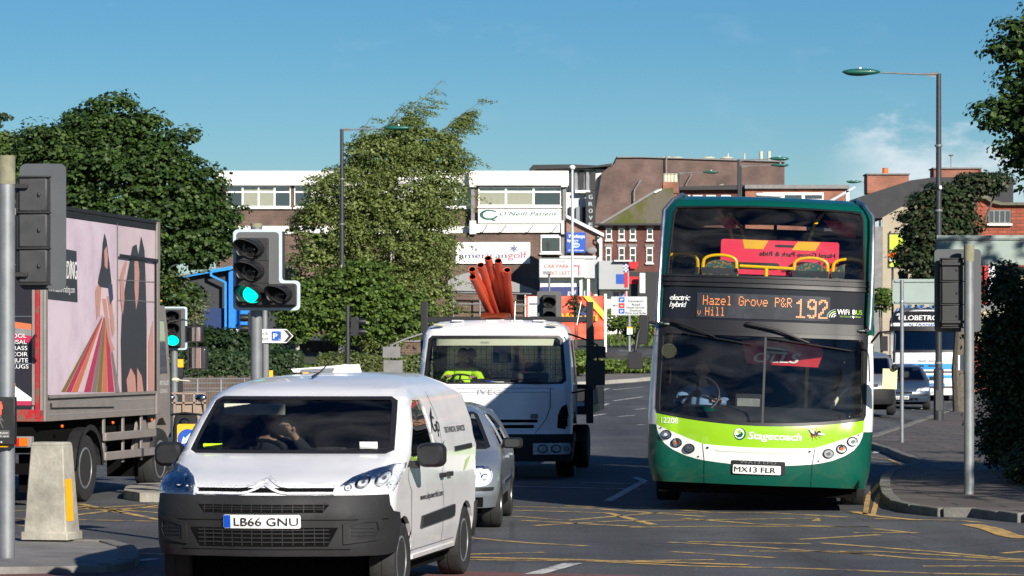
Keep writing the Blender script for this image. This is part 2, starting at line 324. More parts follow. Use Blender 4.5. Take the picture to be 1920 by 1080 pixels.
# ------------------------------------------------------------------ materials
def P3(c): return tuple(c[:3])
M = dict(
 asphalt=mat('asphalt', (.080, .084, .090), .82, var=.3, vs_=.55, bump=.6, bs=60, detail=12),
 pale_paint=mat('white_paint', (.76, .76, .74), .35, var=.03, vs_=2, coat=.4),
 van_white=mat('van_white', (.75, .75, .76), .28, coat=.6, var=.06, vs_=2, inner=True),
 black_plastic=mat('black_plastic', (.012, .0125, .014), .5, var=.2, vs_=9),
 dark_trim=mat('dark_trim', (.019, .0195, .021), .6, var=.2, vs_=5, spec=.3),
 rubber=mat('rubber', (.018, .018, .018), .8, var=.3, vs_=20),
 black=mat('black_void', (.004, .004, .004), .95, spec=.1),
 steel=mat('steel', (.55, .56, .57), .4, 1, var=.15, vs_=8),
 chrome=mat('chrome', (.8, .8, .8), .12, 1),
 galv=mat('galvanised_post', (.22, .235, .25), .5, .4, var=.2, vs_=5),
 grey_post=mat('grey_post', (.18, .19, .2), .5, .2, var=.2, vs_=4),
 post_cap=mat('lichened_cap', (.22, .21, .14), .8, var=.3, vs_=9),
 dark_post=mat('dark_post', (.03, .033, .038), .5, var=.2, vs_=3),
 lamp_green=mat('lamp_green', (.01, .10, .075), .4, coat=.3),
 silver=mat('silver_paint', (.27, .305, .345), .35, .45, coat=.6, inner=True),
 bluegrey=mat('bluegrey_paint', (.06, .09, .14), .3, .4, coat=.6, inner=True),
 truckgrey=mat('taupe_paint', (.23, .205, .19), .45, var=.12, vs_=4),
 bus_dark=mat('bus_dark_green', P3(rgb(4, 80, 66)), .25, coat=.6, var=.06, vs_=2, inner=True),
 bus_lime=mat('bus_lime', P3(rgb(140, 190, 20)), .28, coat=.5, var=.03, vs_=2),
 bus_white=mat('bus_white', (.8, .8, .77), .28, coat=.5, var=.03, vs_=2, inner=True),
 white=mat('plain_white', (.8, .8, .79), .5, var=.03, vs_=1),
 wall_white=mat('rendered_white', (.74, .73, .69), .8, var=.08, vs_=.6),
 concrete=mat('concrete', (.33, .31, .26), .9, var=.38, vs_=3.2, bump=.3, bs=30),
 kerb=mat('kerb_stone', (.15, .145, .13), .9, var=.3, vs_=3, bump=.4, bs=30),
 yellow=mat('yellow_paint', P3(rgb(235, 175, 20)), .5, var=.08, vs_=3),
 handrail=mat('yellow_handrail', P3(rgb(255, 200, 0)), .35, emit=None),
 red=mat('red_paint', P3(rgb(190, 20, 35)), .4, var=.1, vs_=3),
 pipe=mat('terracotta_plastic', P3(rgb(206, 84, 58)), .45, var=.08, vs_=2, bump=.05, bs=12),
 orange=mat('orange_lens', P3(rgb(235, 105, 15)), .25),
 amber=mat('amber_lens', P3(rgb(105, 42, 6)), .12, coat=.6, var=.3, vs_=14),
 amberlit=mat('amber_lit', (1, .45, .1), .3, emit=(1, .42, .08), es=5),
 redlens=mat('red_lens', P3(rgb(200, 20, 15)), .25),
 led=mat('led_amber', (.3, .12, .03), .5, emit=(1, .33, .12), es=.62),
 green_lit=mat('green_signal_lit', (0, .5, .4), .3, emit=(0, 1, .66), es=1.05),
 red_lit=mat('red_man_lit', (.5, .05, .03), .3, emit=(1, .08, .05), es=1.3),
 sig_black=mat('signal_black', (.010, .010, .011), .45, var=.2, vs_=9),
 sig_back=mat('signal_board_grey', (.085, .09, .095), .6, var=.1, vs_=4),
 sig_edge=mat('signal_border', P3(rgb(175, 190, 200)), .5, var=.1, vs_=6),
 sign_grey=mat('sign_back_grey', P3(rgb(140, 155, 150)), .6, var=.07, vs_=3),
 seat=mat('seat_moquette', (.02, .09, .085), .9, col2=(.35, .16, .04), vs_=38, c2=(.55, .6), detail=1),
 seat_grey=mat('seat_grey', (.05, .05, .055), .9),
 cabin=mat('cabin_dark', (.028, .03, .034), .8, var=.2, vs_=4),
 cream=mat('cream_trim', P3(rgb(190, 190, 170)), .7),
 skin=mat('skin_tone', (.46, .27, .2), .6, var=.05, vs_=9),
 hair=mat('grey_hair', (.13, .11, .09), .9, var=.3, vs_=30),
 shirt=mat('blue_shirt', (.16, .26, .45), .9, var=.1, vs_=6),
 dark_shirt=mat('dark_shirt', (.025, .025, .035), .9, var=.1, vs_=6),
 hivis=mat('hivis_yellow', P3(rgb(190, 235, 20)), .7, var=.08, vs_=6),
 plate=mat('plate_white', (.78, .78, .76), .4),
 euroblue=mat('plate_blue', P3(rgb(15, 80, 190)), .4),
 ink=mat('black_ink', (.012, .012, .014), .5),
 greyink=mat('reflected_grey', (.16, .17, .2), .6),
 skyblue=mat('sky_blue_paint', P3(rgb(20, 135, 215)), .5, var=.05),
 signblue=mat('sign_blue', P3(rgb(15, 75, 170)), .5, var=.05),
 slate=mat('dark_slate', (.035, .036, .04), .8, var=.3, vs_=2.5, bump=.3, bs=12),
 win_dark=glass('window_glass', (.28, .31, .33), .10, .03, body=.75, bcol=(.035, .04, .045)),
 blind=mat('roller_blind', (.27, .28, .22), .8, var=.06),
 lead=mat('lead_grey', (.2, .2, .2), .8, var=.2),
 car_glass=glass('car_glass', (.72, .77, .76), .01, .0, film=.07),
 dark_glass=glass('dark_glass', (.25, .29, .30), .07, .02),
 bus_glass=glass('bus_glass', (.80, .84, .82), .0, .0, film=.05),
 truck_glass=glass('truck_glass', (.78, .82, .80), .0, .0, film=.04),
 lens=glass('lamp_lens', (.9, .93, .95), .02, .0),
 reflector=mat('lamp_reflector', (.8, .82, .85), .25, .1, var=.25, vs_=22, bump=.5, bs=35),
 mirror=mat('mirror_glass', (.7, .7, .7), .03, 1),
)
def road_paint(name, col, wear=.5, sc=5):
    m = bpy.data.materials.new(name); m.use_nodes = True; t = m.node_tree; b = t.nodes['Principled BSDF']; b.inputs['Roughness'].default_value = .8
    c = t.nodes.new('ShaderNodeTexCoord'); n = t.nodes.new('ShaderNodeTexNoise'); n.inputs['Scale'].default_value = sc; n.inputs['Detail'].default_value = 10; n.inputs['Roughness'].default_value = .75
    t.links.new(c.outputs['Object'], n.inputs[0]); r = t.nodes.new('ShaderNodeMapRange'); r.inputs[1].default_value = wear-.05; r.inputs[2].default_value = wear+.1; t.links.new(n.outputs[0], r.inputs[0])
    x = t.nodes.new('ShaderNodeMix'); x.data_type = 'RGBA'; x.inputs[6].default_value = col+(1,); x.inputs[7].default_value = (.07, .072, .075, 1)
    t.links.new(r.outputs[0], x.inputs[0]); t.links.new(x.outputs[2], b.inputs['Base Color']); return m
M['yline'] = road_paint('worn_yellow_line', P3(rgb(212, 176, 100)), .505)
M['yline2'] = road_paint('yellow_line', P3(rgb(210, 170, 95)), .52)
M['wline'] = road_paint('worn_white_line', (.6, .6, .58), .52)
M['redroad'] = mat('red_surfacing', (.15, .062, .058), .9, var=.3, vs_=1.5, bump=.5, bs=50)
# asphalt with grit, repaired patches and oil marks
def asphalt_nodes(m):
    t = m.node_tree; b = t.nodes['Principled BSDF']; c = [n for n in t.nodes if n.type == 'TEX_COORD'][0]
    old = b.inputs['Base Color'].links[0].from_socket
    g = t.nodes.new('ShaderNodeTexNoise'); g.inputs['Scale'].default_value = 34; g.inputs['Detail'].default_value = 3; t.links.new(c.outputs['Object'], g.inputs[0])
    r = t.nodes.new('ShaderNodeMapRange'); r.inputs[1].default_value = .35; r.inputs[2].default_value = .7; r.inputs[3].default_value = .62; r.inputs[4].default_value = 1.5; t.links.new(g.outputs[0], r.inputs[0])
    v = t.nodes.new('ShaderNodeVectorMath'); v.operation = 'SCALE'; t.links.new(old, v.inputs[0]); t.links.new(r.outputs[0], v.inputs['Scale']); 
    # reinstated trenches and patches, tyre-polished tracks, hairline cracks
    k = t.nodes.new('ShaderNodeTexBrick'); k.inputs['Scale'].default_value = .22; k.inputs['Brick Width'].default_value = 1.3; k.inputs['Row Height'].default_value = .8; k.inputs['Mortar Size'].default_value = .006; k.inputs['Color1'].default_value = (.8, .8, .8, 1); k.inputs['Color2'].default_value = (1.14, 1.13, 1.1, 1); k.inputs['Mortar'].default_value = (.72, .72, .72, 1); k.offset = .37; t.links.new(c.outputs['Object'], k.inputs[0])
    mm = t.nodes.new('ShaderNodeMapping'); mm.inputs['Scale'].default_value = (1.1, .05, 1); t.links.new(c.outputs['Object'], mm.inputs[0]); tn = t.nodes.new('ShaderNodeTexNoise'); tn.inputs['Scale'].default_value = 1.0; tn.inputs['Detail'].default_value = 4; t.links.new(mm.outputs[0], tn.inputs[0]); tr = t.nodes.new('ShaderNodeMapRange'); tr.inputs[1].default_value = .35; tr.inputs[2].default_value = .65; tr.inputs[3].default_value = .78; tr.inputs[4].default_value = 1.2; t.links.new(tn.outputs[0], tr.inputs[0])
    vo = t.nodes.new('ShaderNodeTexVoronoi'); vo.feature = 'DISTANCE_TO_EDGE'; vo.inputs['Scale'].default_value = .55; t.links.new(c.outputs['Object'], vo.inputs[0]); cr = t.nodes.new('ShaderNodeMapRange'); cr.inputs[1].default_value = .0; cr.inputs[2].default_value = .012; cr.inputs[3].default_value = .55; cr.inputs[4].default_value = 1; t.links.new(vo.outputs[0], cr.inputs[0])
    v1 = t.nodes.new('ShaderNodeVectorMath'); v1.operation = 'MULTIPLY'; t.links.new(v.outputs[0], v1.inputs[0]); t.links.new(k.outputs[0], v1.inputs[1]); m1 = t.nodes.new('ShaderNodeMath'); m1.operation = 'MULTIPLY'; t.links.new(tr.outputs[0], m1.inputs[0]); t.links.new(cr.outputs[0], m1.inputs[1])
    v2 = t.nodes.new('ShaderNodeVectorMath'); v2.operation = 'SCALE'; t.links.new(v1.outputs[0], v2.inputs[0]); t.links.new(m1.outputs[0], v2.inputs['Scale']); t.links.new(v2.outputs[0], b.inputs['Base Color'])
asphalt_nodes(M['asphalt'])

# ------------------------------------------------------------------ ground, kerbs, markings
def ground_patch(poly, z=0, st=3.0, name=None, mats=None, thick=0):
    mb = MB(); mb.patch(poly, lambda x, y, off: (x, y, terr(x, y)+z+off), 0, thick, (st, st)); return tag(mb.build(name, mats), kind='structure')
mb = MB()
xs = list(np.arange(-40, 41, 2.0)); xs = [-3000, -800, -300, -120, -70]+xs+[70, 120, 300, 800, 3000]
ys = list(np.arange(-20, 160, 2.0))+[160, 180, 220, 260, 400, 800, 1600, 3000]; ys = [-1500, -300, -80]+ys
V = [(x, y, terr(x, y)) for y in ys for x in xs]; n = len(xs)
mb.add(V, [(j*n+i, j*n+i+1, (j+1)*n+i+1, (j+1)*n+i) for j in range(len(ys)-1) for i in range(n-1)])
mb.struct('ground', M['asphalt'])
def gpoly(pts): return [(q.x, q.y) for q in (G(*p) for p in pts)]
def strip(mb, pts, w, z):            # painted line through image points, laid on the ground
    q = [G(*p) if len(p) == 2 else Vector(p) for p in pts]; d = []
    for a, b in zip(q, q[1:]):
        n_ = max(1, int((b-a).length/2)); d += [a.lerp(b, i/n_) for i in range(n_)]
    d.append(q[-1]); vs = []; fs = []
    for i, p in enumerate(d):
        t = (d[min(i+1, len(d)-1)]-d[max(0, i-1)]); t.z = 0; t.normalize(); s_ = Vector((-t.y, t.x, 0))*w/2
        for e in (p+s_, p-s_): vs.append((e.x, e.y, terr(e.x, e.y)+z))
    for i in range(len(d)-1): fs.append((2*i, 2*i+1, 2*i+3, 2*i+2))
    mb.add(vs, fs)
yl = MB()
box_lines = [  # yellow hatching of the box junction
 [(960, 950), (1100, 953), (1265, 965), (1320, 969)], [(960, 957), (1140, 962), (1225, 984)], [(962, 968), (1065, 976), (1230, 962), (1440, 962), (1590, 970)],
 [(1000, 986), (1160, 977), (1330, 975), (1535, 972), (1530, 977)], [(1280, 972), (1420, 983), (1580, 988), (1640, 988)], [(1180, 989), (1360, 987), (1630, 988)],
 [(1255, 1017), (1400, 1025), (1520, 1033), (1640, 1040)], [(1260, 1035), (1450, 1046)], [(1290, 1016), (1520, 1020)], [(1535, 1018), (1740, 1034), (1920, 1050)],
 [(1405, 1034), (1640, 1034), (1780, 1042), (1920, 1052)], [(1560, 1034), (1720, 1048), (1920, 1054)], [(1640, 973), (1800, 976), (1840, 980)],
 [(1600, 999), (1700, 999)], [(1880, 1038), (1920, 1034)], [(1730, 1062), (1920, 1062)],
 [(875, 1008), (985, 1018), (1100, 1024)], [(880, 1050), (1100, 1052), (1300, 1062), (1500, 1066), (1760, 1076), (1920, 1078)], [(870, 1040), (1020, 1036)],
 [(1190, 1052), (1340, 1050)], [(975, 976), (1200, 988)], [(1330, 960), (1200, 952), (1060, 949)], [(1640, 992), (1720, 1000)], [(1650, 1003), (1500, 1012)],
 [(20, 945), (160, 952), (300, 962)], [(20, 958), (300, 952)], [(20, 978), (140, 966), (300, 948)], [(150, 945), (300, 975)], [(20, 972), (300, 978)], [(150, 950), (230, 962)],
 [(30, 985), (90, 990)], [(150, 955), (300, 945)]]
for l in box_lines: strip(yl, l, .10, .004)
yl.struct('yellow_box_markings', M['yline'])
yb = MB()
strip(yb, [(60, 1036), (290, 1040), (880, 1046), (1060, 1050), (1400, 1060)], .16, .007)
strip(yb, [(1600, 960), (1640, 968), (1720, 976)], .12, .007); strip(yb, [(1820, 984), (1858, 992), (1890, 1004), (1920, 1010)], .22, .007)
strip(yb, [(1622, 965), (1628, 930), (1650, 905), (1690, 890), (1700, 876), (1668, 862), (1630, 858)], .06, .007)
strip(yb, [(1636, 969), (1645, 935), (1660, 912), (1722, 890), (1724, 880), (1700, 872)], .06, .008)
strip(yb, [(1636, 826), (1700, 806), (1800, 776), (1812, 768)], .10, .007)
yb.struct('double_yellow_lines', M['yline2'])
wl = MB()
strip(wl, [(1000, 1078), (1075, 1057)], .15, .008)
for l in ([(1110, 768), (1140, 757)], [(1150, 752), (1205, 744)], [(1190, 768), (1212, 766)], [(1160, 781), (1190, 779)], [(1105, 781), (1135, 776)], [(1195, 797), (1212, 796)],
          [(1115, 737), (1140, 729)], [(1150, 731), (1205, 726)], [(1190, 895), (1208, 902), (1140, 940)], [(960, 912), (1215, 918)], [(1090, 905), (1215, 908)],
          [(1160, 657), (1205, 662)], [(50, 914), (110, 906)], [(260, 1052), (290, 1048)], [(1620, 770), (1740, 764)], [(1640, 850), (1660, 838)]):
    strip(wl, l, .11, .005)
wl.struct('white_lane_markings', M['wline'])
ground_patch(gpoly([(0, 1064), (290, 1062), (900, 1072), (1200, 1079), (1200, 1180), (-400, 1180), (-400, 1064)]), .003, 3, 'red_surfaced_lane', M['redroad'])

def slab(name, pts, h, mats, kerbw=.13, kmat=None, inner=True):
    """raised pavement with kerb stones round the given side"""
    poly = pts if not isinstance(pts[0][0], Vector) else pts
    mb_ = MB(); mb_.patch(poly, lambda x, y, off: (x, y, terr(x, y)+h+off), 0, h+.05, (2.5, 2.5)); return tag(mb_.build(name, mats), kind='structure')
pave_mat = brick('paving_slabs', (.12, .10, .088), (.085, .072, .066), (.03, .026, .024), .9, .6, ms=.02, dirt=.3)
# slabs lie flat: swap the brick coordinates to x, y
_t = pave_mat.node_tree; _c = [n for n in _t.nodes if n.type == 'TEX_COORD'][0]; _k = [n for n in _t.nodes if n.type == 'TEX_BRICK'][0]; _t.links.new(_c.outputs['Object'], _k.inputs[0])
right_kerb = [(1920, 980), (1880, 976), (1830, 970), (1770, 969), (1715, 963), (1682, 955), (1664, 940), (1658, 922), (1661, 906), (1675, 893), (1700, 884), (1722, 877), (1726, 872), (1700, 864), (1668, 850), (1640, 842), (1600, 832), (1640, 826), (1700, 806), (1752, 785), (1800, 768), (1830, 757)]
rk = [(G(a, b).x, G(a, b).y) for a, b in right_kerb]
area = [(60, rk[0][1]-1)]+[(rk[0][0]+4, rk[0][1]-1)]+rk+[(60, rk[-1][1]+3)]
slab('pavement', area, .10, pave_mat)
def kerbline(mb_, pts, h=.115, w=.14, L=.9):
    d = []
    for a, b in zip(pts, pts[1:]):
        a, b = Vector(a), Vector(b); n_ = max(1, round((b-a).length/L))
        d += [a.lerp(b, i/n_) for i in range(n_)]
    d.append(Vector(pts[-1]))
    for a, b in zip(d, d[1:]):
        t = (b-a); l = t.length
        if l < .05: continue
        t /= l; s_ = Vector((-t.y, t.x))*w/2; g_ = t*.006; q = [a+s_+g_, a-s_+g_, b-s_-g_, b+s_-g_]; jj = random.uniform(-.006, .006)
        zb = [terr(*p) for p in q]; vs = [(p.x, p.y, z-.1) for p, z in zip(q, zb)]+[(p.x, p.y, z+h+jj) for p, z in zip(q, zb)]
        mb_.add(vs, [(0, 1, 5, 4), (1, 2, 6, 5), (2, 3, 7, 6), (3, 0, 4, 7), (4, 5, 6, 7)])
kb = MB(); kerbline(kb, [area[1]]+rk, .125); kb.struct('kerb_stones', M['kerb'], bev=.012)
# far pavement, kerb and verge behind the trucks
fk = gpoly([(560, 735), (800, 728), (960, 725), (1060, 723), (1110, 722), (1150, 719), (1190, 716), (1240, 711), (1300, 704)])
fb = gpoly([(560, 706), (800, 706), (960, 706), (1060, 706), (1110, 704), (1150, 702), (1190, 700), (1240, 697), (1300, 690)])
slab('pavement', fk+fb[::-1], .10, mat('worn_tarmac_path', (.16, .145, .135), .9, var=.3, vs_=1, bump=.3))
kb = MB(); kerbline(kb, fk, .13, .16); kb.struct('kerb_stones', mat('pale_kerb', (.36, .34, .3), .9, var=.25, vs_=2))
fk2 = gpoly([(1090, 790), (1130, 780), (1180, 776)])
soil = mat('verge_soil', (.035, .05, .018), .95, var=.5, vs_=1.2, col2=(.09, .08, .05), bump=.4, bs=8)
vb = gpoly([(560, 706), (800, 706), (960, 706), (1110, 704), (1240, 697), (1300, 690), (1300, 668), (1210, 672), (1110, 674), (960, 676), (560, 690)])
slab('verge', vb, .14, soil)
vb2 = gpoly([(900, 646), (1110, 645), (1210, 642), (1300, 640)]); vb2 = vb2+[(20, 176), (-8, 176)]
slab('verge', vb2, .14, soil)
slab('verge', [(-40, 78), (-6.5, 78), (-7.5, 100), (-6.5, 128), (-6.5, 150), (-40, 150)], .12, soil)
# traffic islands on the left
isl = gpoly([(-60, 1078), (200, 1074), (236, 1066), (246, 1052), (236, 1038), (200, 1028), (100, 1024), (-60, 1024)])
slab('traffic_island', isl, .07, mat('island_concrete', (.2, .19, .18), .9, var=.35, vs_=2, bump=.3))
kb = MB(); kerbline(kb, isl[1:-1], .09, .15, .6); kb.struct('kerb_stones', M['kerb'], bev=.012)
isl2 = gpoly([(232, 936), (262, 941), (330, 942), (400, 940), (400, 925), (330, 920), (262, 922), (236, 928)])
slab('traffic_island', isl2, .13, M['concrete'])
# ------------------------------------------------------------------ people
def skinned(nodes, edges, sub=1):
    ks = list(nodes); me = bpy.data.meshes.new('s'); me.from_pydata([nodes[k][0] for k in ks], [(ks.index(a), ks.index(b)) for a, b in edges], [])
    ob = bpy.data.objects.new('s', me); C.objects.link(ob); ob.modifiers.new('k', 'SKIN')
    for i, k in enumerate(ks):
        r = nodes[k][1]; me.skin_vertices[0].data[i].radius = r if isinstance(r, tuple) else (r, r)
    me.skin_vertices[0].data[0].use_root = True
    m = ob.modifiers.new('u', 'SUBSURF'); m.levels = sub
    dg = bpy.context.evaluated_depsgraph_get(); me2 = bpy.data.meshes.new_from_object(ob.evaluated_get(dg))
    out = ([tuple(v.co) for v in me2.vertices], [tuple(p.vertices) for p in me2.polygons])
    bpy.data.objects.remove(ob); bpy.data.meshes.remove(me); bpy.data.meshes.remove(me2); return out
def driver(label, loc, yaw, hands, top='dark_shirt', topname='shirt', turn=0, hairm='hair'):
    """seated figure facing -y; loc is the hip point; hands: left and right wrist targets"""
    T = thing('person', label, 'person', loc, yaw)
    N = {'pel': ((0, 0, 0), (.15, .11)), 'sp': ((0, .03, .2), (.14, .10)), 'ch': ((0, .04, .4), (.155, .10)), 'ub': ((0, .03, .5), (.10, .075)), 'nk': ((0, .0, .585), (.05, .052)), 'hb': ((0, -.02, .66), (.06, .065))}
    E = [('pel', 'sp'), ('sp', 'ch'), ('ch', 'ub'), ('ub', 'nk'), ('nk', 'hb')]; NC = {k: (N[k][0], tuple(q+.022 for q in N[k][1])) for k in ('pel', 'sp', 'ch')}; NC['ub'] = (N['ub'][0], (.11, .085)); EC = [('pel', 'sp'), ('sp', 'ch'), ('ch', 'ub')]
    for i, (sg, h) in enumerate(zip((-1, 1), hands)):
        h = Vector(h); sh = Vector((sg*.19, .03, .46)); el = (sh+h)/2+Vector((sg*.09, .04, -.13)); c = str(i)
        N['s'+c] = (tuple(sh), .06); N['e'+c] = (tuple(el), .042); N['w'+c] = (tuple(h), .026); E += [('ub', 's'+c), ('s'+c, 'e'+c), ('e'+c, 'w'+c)]
        NC['s'+c] = (tuple(sh), .085); NC['e'+c] = (tuple(el), .062); NC['c'+c] = (tuple(el.lerp(h, .8)), .045); EC += [('ub', 's'+c), ('s'+c, 'e'+c), ('e'+c, 'c'+c)]
        d = (h-el).normalized(); p = h+d*.07; N['p'+c] = (tuple(p), (.038, .018)); E.append(('w'+c, 'p'+c))
        side = d.cross(Vector((0, 0, 1))).normalized()
        for j, (ln, of) in enumerate(((.062, -.03), (.072, -.01), (.068, .01), (.055, .03))):
            a = p+side*of+d*.03; b = a+d*ln*.6+Vector((0, 0, -.02)); e = b+d*ln*.3+Vector((0, .02, -.035))
            for q, pt in zip('abe', (a, b, e)): N[f'f{j}{q}{c}'] = (tuple(pt), .0095)
            E += [('p'+c, f'f{j}a{c}'), (f'f{j}a{c}', f'f{j}b{c}'), (f'f{j}b{c}', f'f{j}e{c}')]
        t1 = h+d*.03+side*(-.045*sg); t2 = t1+d*.04+side*(-.02*sg)
        N['t1'+c] = (tuple(t1), .013); N['t2'+c] = (tuple(t2), .010); E += [('w'+c, 't1'+c), ('t1'+c, 't2'+c)]
        N['k'+c] = ((sg*.15, -.45, .06), .065); N['a'+c] = ((sg*.15, -.52, -.36), .045); N['o'+c] = ((sg*.15, -.66, -.42), .04); N['h'+c] = ((sg*.1, -.05, 0), .09)
        E += [('pel', 'h'+c), ('h'+c, 'k'+c), ('k'+c, 'a'+c), ('a'+c, 'o'+c)]
    v, f = skinned(N, E); mb = MB(); mb.add(v, f)
    # head: skull, jaw, nose, ears, brow in the same mesh
    ct, st = math.cos(turn), math.sin(turn); hv = []; hb = MB(); hb.ball((0, 0, 0), (.077, .098, .118), 20)
    for x, y, z in hb.v:
        if z < -.02: x *= 1-.28*min(1, (-z-.02)/.09); y *= 1-.12*min(1, (-z-.02)/.09)
        if y < -.07: y += .012*math.exp(-((z-.02)/.015)**2)*(1 if abs(x) > .012 else 0)
        if y < -.05 and abs(x) < .02 and -.05 < z < .015: y -= .022*(1-abs(x)/.02)*(.4+.6*(-z+.015)/.06)
        hv.append((x, y, z))
    hb.v = hv
    for sg in (-1, 1): hb.ball((sg*.078, .005, -.01), (.012, .022, .032), 8)
    hb.ball((0, -.088, -.062), (.026, .012, .007), 8)
    def tr(q): return (q[0]*ct-q[1]*st, q[0]*st+q[1]*ct-.03, q[2]+.745)
    mb.add([tr(q) for q in hb.v], hb.f); mb.build('body', M['skin'], T, ang=80)
    ha = MB(); ha.ball((0, .012, .018), (.084, .1, .112), 20); keep = [f for f in ha.f if sum(ha.v[i][2] for i in f)/len(f) > .03 or sum(ha.v[i][1] for i in f)/len(f) > .03]
    hm = MB(); hm.add([tr(q) for q in ha.v], [f for f in keep if not (sum(ha.v[i][1] for i in f)/len(f) < -.03 and sum(ha.v[i][2] for i in f)/len(f) < .075)]); hm.build('hair', M[hairm], T, ang=80)
    ey = MB()
    for sg in (-1, 1): ey.ball((sg*.03, -.088, .012), (.013, .008, .007), 8)
    e2 = MB(); e2.add([tr(q) for q in ey.v], ey.f); e2.build('eyes', M['ink'], T)
    v, f = skinned(NC, EC); c = MB(); c.add(v, f); c.build(topname, M[top], T, ang=80)
    return T

# ------------------------------------------------------------------ vehicle helpers
def wheel(T, x, y, r, w, sg, rim='steel', rr=.62, dz=0, steer=0):
    mb = MB(); h = w/2; mb.lathe([(r*rr, -h*.8), (r*.86, -h), (r*.96, -h*.9), (r, -h*.62), (r, -h*.1), (r*.985, -h*.09), (r*.985, h*.0), (r, h*.01), (r, h*.62), (r*.96, h*.9), (r*.86, h), (r*rr, h*.8)], (0, 0, 0), 'x', 40)
    o = mb.build('wheel', M['rubber'], T, loc=(x, y, r+dz)); o.rotation_euler.z = steer
    m2 = MB(); s = sg; m2.lathe([(r*rr*1.02, -s*h*.5), (r*rr*1.02, s*h*.82), (r*rr*.93, s*h*.86), (r*rr*.86, s*h*.5), (r*rr*.5, s*h*.35), (r*rr*.32, s*h*.62), (r*rr*.14, s*h*.68), (0, s*h*.68)], (0, 0, 0), 'x', 32)
    for k in range(8):
        a = k*math.pi/4; m2.box(s*h*.40-.004, s*h*.40+.012, math.cos(a)*r*rr*.68-.015*r/.3, math.cos(a)*r*rr*.68+.015*r/.3, math.sin(a)*r*rr*.68-.015*r/.3, math.sin(a)*r*rr*.68+.015*r/.3, 1)
    m2.build('rim', [M[rim], M['black']], o); return o
def roofcap(mb, sk, z, yb, crown=.04, n=18, mi=0):
    umax = sk.U(yb, z); us = [umax*(i/n)**1.0 for i in range(n+1)]; rows = []; W = sk.par(z)[0]
    for i, u in enumerate(us):
        R_ = sk.map(u, z); row = []
        for k in range(9):
            t = -1+2*k/8; row.append((R_[0]*t, R_[1], z+crown*(1-t*t)*(1-(1-abs(R_[0])/W)**2)*min(1, (i+.01)/4)))
        rows.append(row)
    vs = [p for r in rows for p in r]; mb.add(vs, [(i*9+k, i*9+k+1, (i+1)*9+k+1, (i+1)*9+k) for i in range(n) for k in range(8)], mi)
def shell(T, sk, S, paint, wheels=True):
    """body skin with glass holes and wheel arches, roof, tail, glass, underbody"""
    zt, zb, yb, R = S['zt'], S['zb'], S['yb'], S['r']
    bot = []
    Fz = S.get('zf', zb)
    side_bot = [(S.get('fy', .5), Fz)]
    for yc in S['wy']:
        ra = R*1.16; zc = R
        a0 = math.asin(max(-1, min(1, (zb-zc)/ra)))
        for i in range(11):
            a = math.pi-a0+(a0*2-math.pi)*i/10; (yc > 1.5 or math.cos(a) > 0 or zc+ra*math.sin(a) > Fz) and side_bot.append((yc+ra*math.cos(a), zc+ra*math.sin(a)))
    side_bot.append((yb, zb))
    right = [(sk.U(y, z), z) for y, z in side_bot]
    back = [(sk.U(yb, zb+(zt-zb)*i/8), zb+(zt-zb)*i/8) for i in range(1, 9)]
    poly = [(0, Fz)]+right+back; full = poly+[(-a, b) for a, b in poly[::-1]][:-1]
    holes = []
    z0, z1, h0, h1 = S['ws']
    c = S.get('wc', .05); wsp = dens([(-h0+c, z0), (h0-c, z0), (h0, z0+c*.5), (h1, z1-c*.6), (h1-c, z1), (-h1+c, z1), (-h1, z1-c*.6), (-h0, z0+c*.5)], .2); holes.append(wsp)
    glob = []
    for w in S['win']:
        for sg in (1, -1):
            q = sk.side(w, sg) if sg > 0 else [(sk.U(y, z, -1), z) for y, z in dens(list(w), .2)]
            holes.append(q); glob.append(q)
    mb = MB(); mb.patch(full, sk.map, 0, .03, S.get('step', (.11, .035)), holes)
    roofcap(mb, sk, zt, yb, S.get('crown', .03))
    bk = [(sk.par(zb+(zt-zb)*i/12)[0], zb+(zt-zb)*i/12) for i in range(13)]; mb.prism(bk+[(-a, b) for a, b in bk[::-1]], 'y', yb-.01, yb)
    mb.build('body', M[paint], T, ang=50)
    g = MB(); g.patch(wsp, sk.map, -.012, 0, (.15, .05)); g.build('windscreen', M[S.get('glass', 'car_glass')], T, ang=60)
    fr = MB(); ins = .03; wi = dens([(-h0+c, z0+ins), (h0-c-.01, z0+ins), (h0-ins-.02, z0+c+.01), (h1-ins-.01, z1-c), (h1-c, z1-ins), (-h1+c, z1-ins), (-h1+ins+.01, z1-c), (-h0+ins+.02, z0+c+.01)], .2)
    fr.patch(wsp, sk.map, -.004, 0, (.15, .05), [wi]); fr.build('windscreen_seal', M['ink'], T, ang=60)
    for q in glob:
        g = MB(); g.patch(q, sk.map, -.012, 0, (.3, .1)); g.build('side_window', M[S.get('sglass', 'dark_glass')], T)
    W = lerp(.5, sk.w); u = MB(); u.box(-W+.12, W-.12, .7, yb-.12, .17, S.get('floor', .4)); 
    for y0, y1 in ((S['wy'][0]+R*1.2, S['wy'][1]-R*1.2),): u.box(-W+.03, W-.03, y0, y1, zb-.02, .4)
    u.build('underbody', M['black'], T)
    if wheels:
        for yc in S['wy']:
            for sg in (-1, 1): wheel(T, sg*(W-.10), yc, R, .2, sg, S.get('rim', 'steel'), dz=S.get('wz', 0), steer=S.get('steer', 0) if yc == S['wy'][0] else 0)
def seats(T, xs_, y, z=.45, m='seat_grey'):
    for x in xs_:
        s = MB(); s.box(x-.22, x+.22, y-.45, y, z-.1, z+.08); s.box(x-.21, x+.21, y-.02, y+.1, z, z+.58); s.box(x-.12, x+.12, y, y+.08, z+.60, z+.76); s.build('seat', M[m], T, bev=.03)
